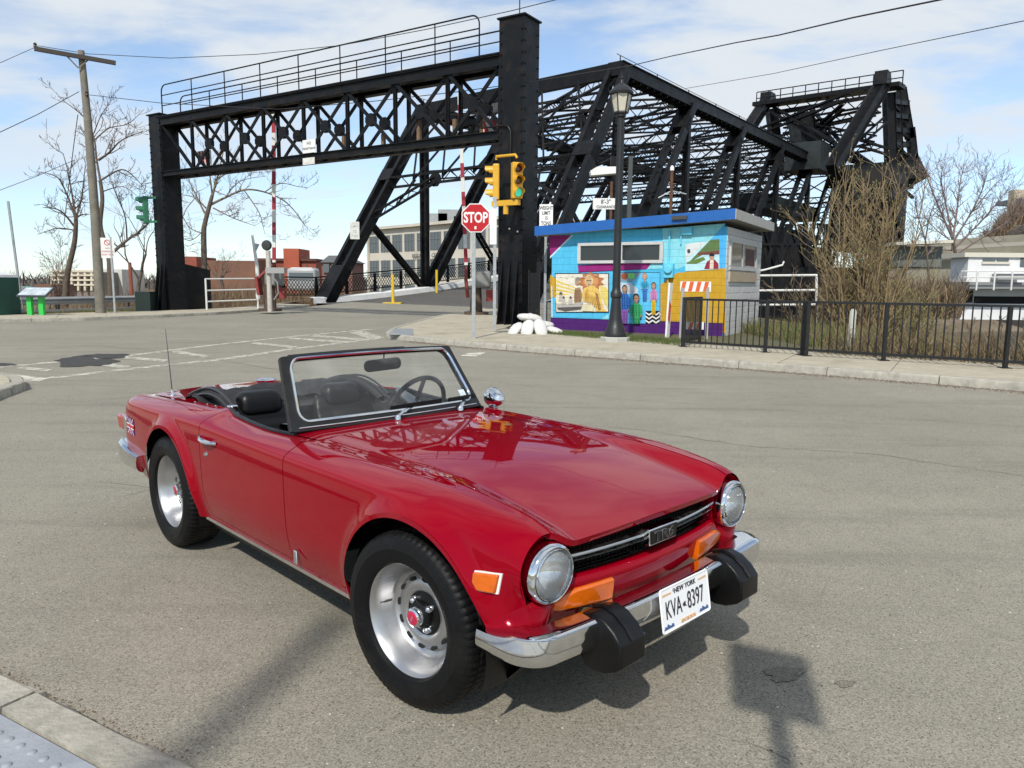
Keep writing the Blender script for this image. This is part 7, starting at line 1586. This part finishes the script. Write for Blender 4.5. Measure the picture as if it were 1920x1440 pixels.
def lf2(rr): t = rr.random(); x = -22+rr.uniform(-14, 6.5); return Vector((x, rr.uniform(62, 90), -2.4))
brush('brush', 'reddish brown scrub below the brick buildings', lf2, 9000, 1.5, 4.2, 82, [BR1, mat('brush_red', (.13, .07, .045), .95), BR2], .03)
def rf_(rr): t = rr.uniform(0, 1); d = rr.uniform(.6, 6.5); p = F2.lerp(F7+dirF*4, t); return Vector((p.x+.62*d, p.y+.6*d, .02-.3*max(0, d-1.2)))
brush('brush', 'dry grass and tangled weeds on the bank behind the railing', rf_, 16000, .25, 1.0, 83, [BR1, BR2, BR3, BR2], .008)
def gf(rr):
    t = rr.random(); a = Gp(960, 622, .1).lerp(Gp(1275, 651, .1), t); b_ = Gp(1000, 621, .1).lerp(Gp(1275, 640, .1), t); p = a.lerp(b_, rr.random()); p.z = .10; return p
GRS, GRS2 = mat('spring_grass', (.06, .11, .02), .9), mat('dry_grass', (.14, .13, .045), .9)
brush('grass', 'tufts of green and dry grass along the hut base', gf, 6500, .05, .16, 84, [GRS, GRS, GRS2], .005)
def gf2(rr): p = Vector((7.2+rr.uniform(-.4, 1.6), 19.6+rr.uniform(-2.6, 3.5), .09)); return p
brush('grass', 'long grass between the hut and the bush', gf2, 4500, .15, .6, 85, [GRS, GRS2, BR2], .006)
def gf3(rr): t = rr.random(); p = g0.lerp(g1, t)+Vector((.9+rr.uniform(-.3, .4), -.9, .08)); return p
brush('grass', 'thin grass edging in front of the guardrail', gf3, 2500, .04, .14, 86, [GRS2, GRS, BR2], .012)
# ------------------------------------------------------------------ background buildings
BRK = mat('red_brick', (.24, .065, .04), .9, var=.25, vscale=.5); BRK2 = mat('brown_brick', (.17, .085, .055), .9, var=.25, vscale=.4); BEI = mat('beige_concrete', (.55, .51, .43), .85, var=.1, vscale=.3, dirt=(.33, .30, .24), dscale=.2, damt=.5); WGL = mat('far_window_glass', (.10, .12, .13), .25); ROOFG = mat('grey_roof', (.10, .10, .10), .8)
def fbox(root, name, px0, px1, pyt, Y, dpt, m, zb=-3.2, parent=None):
    a, b_ = Dp(px0, pyt, Y), Dp(px1, pyt, Y); o_ = root.location; h = max(a.z, b_.z); mb = MB(); mb.box(((a.x+b_.x)/2-o_.x, Y+dpt/2-o_.y, (h+zb)/2-o_.z), (b_.x-a.x, dpt, h-zb)); return mb.build(name, m, parent or root, smooth=0)
# concrete block building behind the bridge: grid of windows on a receding front
bA = Dp(693, 520, 120); bB = Dp(1010, 520, 92); bA.z = bB.z = -3.2; cbk = thing('office_block', 'four-storey beige concrete building with rows of windows behind the bridge', 'building', bA)
bu = (bB-bA); bl = bu.length; bu.normalize(); bn = Vector((bu.y, -bu.x, 0)); hB = Hp(693, 432, bA.x, bA.y)+3.2
mb = MB(); q = [bu*0, bu*bl, bu*bl-bn*22, -bn*22]; mb.add([p+Vector((0, 0, z)) for z in (0, hB) for p in q], [(0, 1, 5, 4), (1, 2, 6, 5), (2, 3, 7, 6), (3, 0, 4, 7), (4, 5, 6, 7)]); cw = mb.build('wall', BEI, cbk, smooth=0)
nb = 12; fl = 3.75
wmesh = None
for r in range(4):
    for k in range(nb):
        x = (k+.5)*bl/nb; z = hB-.9-r*fl-1.35
        if wmesh is None:
            mb = MB(); w_ = bl/nb*.74; mb.prism([(-w_/2, -1.25), (w_/2, -1.25), (w_/2, 1.25), (-w_/2, 1.25)], .02, .06, lambda u, v, h: bu*u+bn*h+Vector((0, 0, v))); o = mb.build('window', WGL, cw, smooth=0); wmesh = o
            mb = MB()
            for u in (-w_/2, -w_/6, w_/6, w_/2): mb.beam(bu*u+bn*.09+Vector((0, 0, -1.25)), bu*u+bn*.09+Vector((0, 0, 1.25)), .1, .08, up=bn)
            mb.beam(bu*(-w_/2)+bn*.09+Vector((0, 0, .3)), bu*(w_/2)+bn*.09+Vector((0, 0, .3)), .08, .1); fr0 = mb.build('window_frame', mat('steel_sash', (.16, .17, .17), .5), o, smooth=0)
        else:
            o = wmesh.copy(); C.objects.link(o); o.parent = cw; f2 = fr0.copy(); C.objects.link(f2); f2.parent = o
        o.location = bu*x+Vector((0, 0, z))
for k in (0, nb): mb = MB(); mb.beam(bu*(k*bl/nb)+bn*.2, bu*(k*bl/nb)+bn*.2+Vector((0, 0, hB)), .32, .3, up=bn); mb.build('pilaster', BEI, cw, smooth=0)
mb = MB(); mb.beam(bu*0+Vector((0, 0, hB+.15))+bn*.2, bu*bl+Vector((0, 0, hB+.15))+bn*.2, .8, .4); mb.build('parapet', BEI, cw, smooth=0)
text('RESEARCH   CENTER', .85, mat('far_letter', (.08, .07, .06), .8), cw, frame(bu*(bl*.42)+bn*.30+Vector((0, 0, hB-.9-fl+.35)), bu, (0, 0, 1)), extrude=.02)
for i, (px, w_, h_) in enumerate(((822, 3.0, 2.2), (845, 3.6, 2.8), (868, 2.6, 1.8))): p = Dp(px, 400, 118)-bA; mb = MB(); mb.box((p.x, p.y, hB+h_/2+.2), (w_, 3, h_)); mb.build('roof_plant', mat('roof_plant_grey', (.26, .28, .28), .7, var=.2, vscale=1), cw, smooth=0)
# brick buildings and others on the left
bk1 = thing('brick_warehouse', 'red brick warehouse with a stair tower beyond the bridge railing', 'building', Dp(540, 510, 150)); w1 = fbox(bk1, 'wall', 480, 592, 486, 150, 14, BRK); fbox(bk1, 'stair_tower', 531, 560, 466, 149, 8, mat('bright_brick', (.36, .085, .045), .9, var=.2, vscale=.5)); fbox(bk1, 'parapet', 479, 593, 485, 149.5, 15, mat('parapet_dark', (.10, .04, .03), .9), zb=Dp(500, 489, 150).z)
bk2 = thing('brick_block', 'long brown brick building behind the round-headed tree', 'building', Dp(430, 520, 140)); fbox(bk2, 'wall', 384, 484, 489, 140, 16, BRK2); fbox(bk2, 'brick_annex', 335, 368, 481, 150, 10, BRK)
hs1 = thing('old_house', 'far brick house with grey hipped roof left of the end post', 'building', Dp(625, 510, 130)); fbox(hs1, 'wall', 603, 660, 492, 130, 10, mat('house_brick', (.20, .10, .08), .9, var=.2, vscale=.5)); a, b_ = Dp(600, 492, 129.5)-hs1.location, Dp(664, 492, 129.5)-hs1.location; mb = MB(); r0_, r1_ = Dp(616, 479, 135)-hs1.location, Dp(650, 479, 135)-hs1.location; mb.add([a, b_, b_+Vector((0, 11, 0)), a+Vector((0, 11, 0)), r0_, r1_], [(0, 1, 5, 4), (1, 2, 5), (2, 3, 4, 5), (3, 0, 4)]); mb.build('roof', ROOFG, hs1, smooth=0)
for i, px in enumerate((612, 628, 645)): p = Dp(px, 503, 129.8)-hs1.location; mb = MB(); mb.box(p, (1.0, .3, 1.5)); mb.build('window', WGL, hs1, smooth=0)
bs = thing('parked_bus', 'pale grey bus roof beyond the bridge railing', 'bus', Dp(565, 512, 100)); o_ = bs.location; mb = MB(); a = Dp(538, 519, 100)-o_; b_ = Dp(591, 503, 100)-o_; mb.box(((a.x+b_.x)/2, 1.2, b_.z-1.5), (b_.x-a.x, 2.5, 3.0)); q = mb.build('bus_body', mat('bus_grey', (.34, .35, .35), .4), bs); bevel(q, .35, 3); mb = MB(); mb.box(((a.x+b_.x)/2, 1.2, b_.z+.03), (b_.x-a.x-1, 2.0, .12)); mb.build('bus_roof', SWH, bs, smooth=0); mb = MB(); mb.box(((a.x+b_.x)/2, -.08, b_.z-1.0), (b_.x-a.x-.6, .05, .8)); mb.build('bus_window', WGL, bs, smooth=0)
ff = thing('frame_building', 'far cream concrete-frame building left of the utility pole', 'building', Dp(160, 535, 190)); fbox(ff, 'wall', 98, 186, 510, 191, 12, mat('frame_infill', (.20, .17, .15), .9, var=.3, vscale=.3)); o_ = ff.location
for i in range(8): p = Dp(98+i*12.4, 508, 190)-o_; q = Dp(98+i*12.4, 545, 190)-o_; mb = MB(); mb.beam(q, p, .5, .6, up=(0, 1, 0)); mb.build('column', mat('cream_frame', (.58, .52, .40), .8), ff, smooth=0)
for y in (508, 516, 525, 534): mb = MB(); mb.beam(Dp(97, y, 189.8)-o_, Dp(187, y, 189.8)-o_, .5, .45); mb.build('floor_band', MATS['cream_frame'], ff, smooth=0)
fb2 = thing('pale_warehouse', 'far pale warehouse right of the utility pole', 'building', Dp(210, 535, 200)); fbox(fb2, 'wall', 186, 228, 505, 200, 12, mat('pale_wall', (.50, .48, .44), .85, var=.15, vscale=.2)); 
ch = thing('brick_chimney', 'far red brick chimney between pole and gantry column', 'chimney', Dp(246, 540, 170)); mb = MB(); h = Hp(246, 492, ch.location.x, ch.location.y)-ch.location.z; mb.tube([(0, 0, -2), (0, 0, h)], [.5, .36], 8); mb.build('stack', BRK, ch)
def farwood(rr): x = rr.uniform(-1, 1); return Vector((x*420, rr.uniform(360, 560), -3))
brush('far_wood', 'distant bare wood along the horizon', farwood, 4200, 4, 11, 91, [mat('far_wood_grey', (.10, .095, .09), .95), mat('far_wood_brown', (.12, .10, .085), .95)], .8)
hg = thing('highway_sign', 'far green highway sign panel at left', 'sign', Dp(49, 541, 150)); mb = MB(); mb.box((0, 0, 0), (2.2, .1, 1.0)); mb.build('sign_panel', mat('highway_green', (.02, .20, .14), .5), hg, smooth=0); mb = MB(); mb.box((0, .1, -2.4), (.2, .1, 4)); mb.build('sign_post', GALV, hg, smooth=0)
rhs = thing('red_brick_row', 'far low red brick row at the left horizon', 'building', Dp(85, 540, 170)); fbox(rhs, 'wall', 66, 100, 533, 170, 8, BRK2)
wh_ = thing('far_white_shed', 'far white shed left of the green legs panel', 'building', Dp(25, 545, 140)); fbox(wh_, 'wall', 17, 33, 538, 140, 5, SWH)
# ------------------------------------------------------------------ right bank: boathouse, wall, hill
BW = mat('white_boathouse_paint', (.70, .70, .69), .6, var=.08, vscale=.6, dirt=(.45, .45, .43), dscale=.5, damt=.4)
bh = thing('boathouse', 'white two-storey boathouse with balcony across the water', 'building', Dp(1860, 570, 46)); o_ = bh.location; e = lambda px, py, dy=0: Dp(px, py, 46+dy)-o_
def ebox(name, px0, px1, py0, py1, dy, th, m, par=None): a, b_ = e(px0, py1), e(px1, py0); mb = MB(); mb.box(((a.x+b_.x)/2, dy, (a.z+b_.z)/2), (b_.x-a.x, th, b_.z-a.z)); return mb.build(name, m, par or bh, smooth=0)
up_w = ebox('upper_storey', 1812, 1980, 483, 530, .9, 1.8, BW); ebox('lower_storey', 1812, 1980, 541, 585, 3.6, 5, BW); ebox('balcony_slab', 1808, 1985, 530, 541, .9, 2.8, mat('slab_grey', (.22, .22, .22), .8)); ebox('flat_roof', 1806, 1985, 475, 482, 1.1, 2.5, mat('cream_roof_edge', (.58, .55, .46), .7))
ebox('window', 1842, 1866, 485, 490, -.02, .06, WGL, up_w); ebox('window', 1868, 1891, 485, 490, -.02, .06, WGL, up_w); ebox('window_sill', 1840, 1893, 491, 495, -.04, .12, mat('cream_roof_edge', (.58, .55, .46), .7), up_w); ebox('window', 1912, 1950, 482, 500, -.02, .06, WGL, up_w); ebox('doorway', 1824, 1844, 545, 568, 1.05, .1, mat('dark_opening', (.01, .01, .01), .9)); ebox('boat_bay', 1846, 1985, 557, 570, 1.05, .1, MATS['dark_opening']); ebox('lower_window', 1812, 1985, 571, 600, .9, .3, BW)
for i in range(6): a = e(1814+i*32, 509, -1); mb = MB(); mb.tube([a+Vector((0, -1, -1.1)), a+Vector((0, -1, 0))], .05, 6); mb.build('balcony_post', WPP, bh)
for y in (509, 520): a, b_ = e(1784, y), e(1985, y); mb = MB(); mb.tube([a+Vector((0, -1, 0)), b_+Vector((0, -1, 0))], .035, 6); mb.build('balcony_rail', WPP, bh)
mb = MB(); mb.box(e(1880, 519)+Vector((0, -.5, 0)), (1.6, .6, .35)); mb.build('balcony_table', mat('table_grey', (.30, .31, .31), .6), bh, smooth=0)
cw2 = thing('retaining_wall', 'stained concrete retaining wall along the hill behind the boathouse', 'wall', Dp(1880, 470, 75)); o_ = cw2.location; mb = MB(); a, b_ = Dp(1700, 455, 80)-o_, Dp(2050, 430, 66)-o_; a2, b2 = Dp(1700, 560, 80)-o_, Dp(2050, 575, 66)-o_; n_ = Vector((0, 2, 0)); mb.add([a2, b2, b_, a, a2+n_, b2+n_, b_+n_, a+n_], [(0, 1, 2, 3), (7, 6, 5, 4), (3, 2, 6, 7), (0, 3, 7, 4), (1, 5, 6, 2)]); mb.build('wall_face', mat('stained_concrete', (.33, .31, .24), .9, var=.25, vscale=.4, dirt=(.40, .39, .34), dscale=.6, damt=.6), cw2, smooth=0)
mb = MB(); mb.beam(Dp(1700, 470, 79)-o_, Dp(2050, 449, 65)-o_, .4, .35); mb.build('wall_ledge', mat('ledge', (.42, .40, .33), .85), cw2, smooth=0)
hh2 = thing('hill_shed', 'low dark shed with a pale roof behind the thicket', 'building', Dp(1720, 470, 58)); o_ = hh2.location; e2 = lambda px, py, dy=0: Dp(px, py, 58+dy)-o_
mb = MB(); a, b_ = e2(1672, 500), e2(1768, 462); mb.box(((a.x+b_.x)/2, 2, (a.z+b_.z)/2), (b_.x-a.x, 4, b_.z-a.z)); mb.build('wall', mat('shed_grey', (.13, .14, .13), .9, var=.3, vscale=1), hh2, smooth=0); mb = MB(); mb.beam(e2(1666, 458), e2(1772, 454), 2.2, .22); mb.build('roof', mat('cream_roof_edge', (.58, .55, .46), .7), hh2, smooth=0)
wb = thing('long_white_building', 'long low white building on the rise behind the bare trees', 'building', Dp(1770, 440, 110)); fbox(wb, 'wall', 1660, 1800, 458, 110, 4, SWH, zb=2); fbox(wb, 'window_band', 1680, 1790, 465, 109.9, 2, WGL, zb=Dp(1700, 473, 110).z)
tb = thing('hilltop_building', 'tan building corner on the hilltop at the right edge', 'building', Dp(1915, 380, 120)); fbox(tb, 'wall', 1903, 2000, 356, 120, 1.5, mat('tan_wall', (.42, .36, .27), .85, var=.15, vscale=.3), zb=4); fbox(tb, 'window_band', 1905, 2000, 373, 119.9, 5, WGL, zb=Dp(1905, 381, 120).z)
def hill():
    P = []
    for px, py in ((1560, 505), (1650, 498), (1750, 485), (1830, 458), (1880, 412), (1920, 395), (2000, 375), (2300, 350), (2900, 340)):
        t = Dp(px, py, 112); b_ = Dp(px, 560, 70); P.append([(b_.x, b_.y, -3.2), (b_.x*1.1, b_.y*1.12, b_.z*.3), (t.x*.93, t.y*.93, t.z*.72), (t.x, t.y, t.z), (t.x*1.4, t.y*1.4, t.z)])
    o = MB().grid(P).build('hillside', mat('hill_scrub', (.17, .135, .095), .95, var=.4, vscale=.3, bump=.8, bscale=1.5), None, smooth=60); o['kind'] = 'structure'
hill()
def hf(rr): px = rr.uniform(1700, 2050); k = rr.random(); py = (488-(px-1700)*.22 if px < 1830 else max(385, 459-(px-1830)*.95))+18*k; p = Dp(px, py, 105-14*k); p.z -= 1.2; return p
brush('far_wood', 'bare brown scrub on the hillside at right', hf, 7000, 1.0, 3.2, 93, [BR1, mat('brush_mauve', (.14, .11, .095), .95), BR2], .05)
def bk_(rr): px = rr.uniform(1535, 1800); p = Dp(px, rr.uniform(560, 600), rr.uniform(27, 40)); return p
brush('brush', 'dark tangled undergrowth between hut and boathouse', bk_, 5000, .5, 1.5, 94, [BR1, mat('brush_dark', (.07, .055, .035), .95), BR2], .015)
pit = thing('bridge_shadow_mass', 'black box and struts standing in for the shaded gap and bridge steel right of the hut', 'abutment', Dp(1490, 590, 34)); o_ = pit.location.copy()
a, b_ = Dp(1395, 500, 34)-o_, Dp(1600, 620, 34)-o_; mb = MB(); mb.box(((a.x+b_.x)/2, 1.5, (a.z+b_.z)/2), (b_.x-a.x, 3, a.z-b_.z)); mb.build('dark_gap_box', STEEL, pit, smooth=0)  # black box added for the shadowed gap behind the white rails
for i in range(6): p = Dp(1440+i*24, 500, 33.8)-o_; q = Dp(1455+i*24, 420, 33.8)-o_; mb = MB(); mb.beam(p, q, .10, .12); mb.build('dark_gap_strut', STEEL, pit, smooth=0); q2 = Dp(1425+i*24, 420, 33.8)-o_; mb = MB(); mb.beam(p, q2, .08, .10); mb.build('dark_gap_strut', STEEL, pit, smooth=0)
mb = MB(); mb.beam(Dp(1415, 458, 33.7)-o_, Dp(1580, 458, 33.7)-o_, .08, .08); mb.build('dark_gap_rail', STEEL, pit, smooth=0)
# ------------------------------------------------------------------ overhead wires
WIRE = mat('black_wire', (.02, .02, .022), .6)
def wire(label, pts, r, group='overhead wires crossing the sky'):
    o = thing('overhead_wire', label, 'wire', pts[0], 0, group); mb = MB(); B = Vector(pts[0]); W = []
    for a, b_ in zip(pts, pts[1:]):
        for i in range(14): W.append(Vector(a).lerp(Vector(b_), i/14)-B)
    W.append(Vector(pts[-1])-B); mb.tube(W, r, 5); mb.build('wire_strand', WIRE, o, smooth=60)
wire('thick twisted cable rising to the right from the bridge top corner', [Dp(1188, 122, 53), Dp(1260, 105, 48), Dp(1380, 80, 40), Dp(1460, 66, 34), Dp(1600, 33, 28), Dp(1790, -6, 23), Dp(2300, -110, 17)], .030)
wire('thin wire rising to the right from the bridge chord', [Dp(1285, 166, 64), Dp(1450, 138, 50), Dp(1650, 95, 38), Dp(1940, 35, 28), Dp(2500, -80, 20)], .018)
wire('long wire from the crossarm end sagging across to the gantry column', [Dp(72, 86, 35), Dp(165, 101, 34), Dp(320, 109, 33), Dp(480, 102, 31), Dp(640, 85, 29), Dp(800, 55, 27), Dp(960, 20, 25.6), Dp(1060, -5, 24), Dp(1500, -140, 19)], .014)
wire('service wire from the utility pole across the gantry truss', [Dp(168, 178, 34), Dp(300, 193, 33), Dp(520, 205, 31), Dp(700, 190, 29), Dp(860, 172, 27), Dp(1005, 152, 25), Dp(1190, 122, 24)], .014)
wire('wire descending left from the utility pole to the frame edge', [Dp(148, 172, 34), Dp(70, 215, 32), Dp(-30, 262, 30), Dp(-700, 560, 22)], .016)
wire('wire from the crossarm end to the left frame edge', [Dp(72, 86, 34), Dp(0, 118, 32), Dp(-60, 142, 30), Dp(-700, 390, 22)], .012)
wire('low wire at the left frame edge below the pole cable', [Dp(140, 300, 40), Dp(70, 330, 38), Dp(-30, 368, 36), Dp(-600, 570, 26)], .014)
wire('slack guy wire beside the utility pole', [Dp(146, 215, 34.3), Dp(138, 275, 34.6), Dp(120, 420, 36)], .018)
# ------------------------------------------------------------------ things behind the photographer that throw shadows into view
ss = thing('sign_behind_camera', 'rectangular sign on a square post behind the viewer, seen by its shadow', 'sign', (1.00-.62, 2.74-2.43, 0)); MZ = Matrix.Rotation(-.45, 3, 'Z')
mb = MB(); mb.box((0, 0, 1.1), (.06, .05, 2.2)); mb.build('sign_post', GALV, ss, smooth=0); mb = MB(); mb.box((0, 0, 2.46), (.31, .02, .50), MZ); mb.build('sign_board', SWH, ss, smooth=0)
pl = thing('lamp_pole_behind_camera', 'slim pole behind the viewer, seen by its shadow on the asphalt', 'pole', (-3.05, -5.5, 0)); mb = MB(); mb.tube([(0, 0, 0), (0, 0, 9.0)], [.09, .06], 10); mb.build('pole_shaft', GALV, pl)
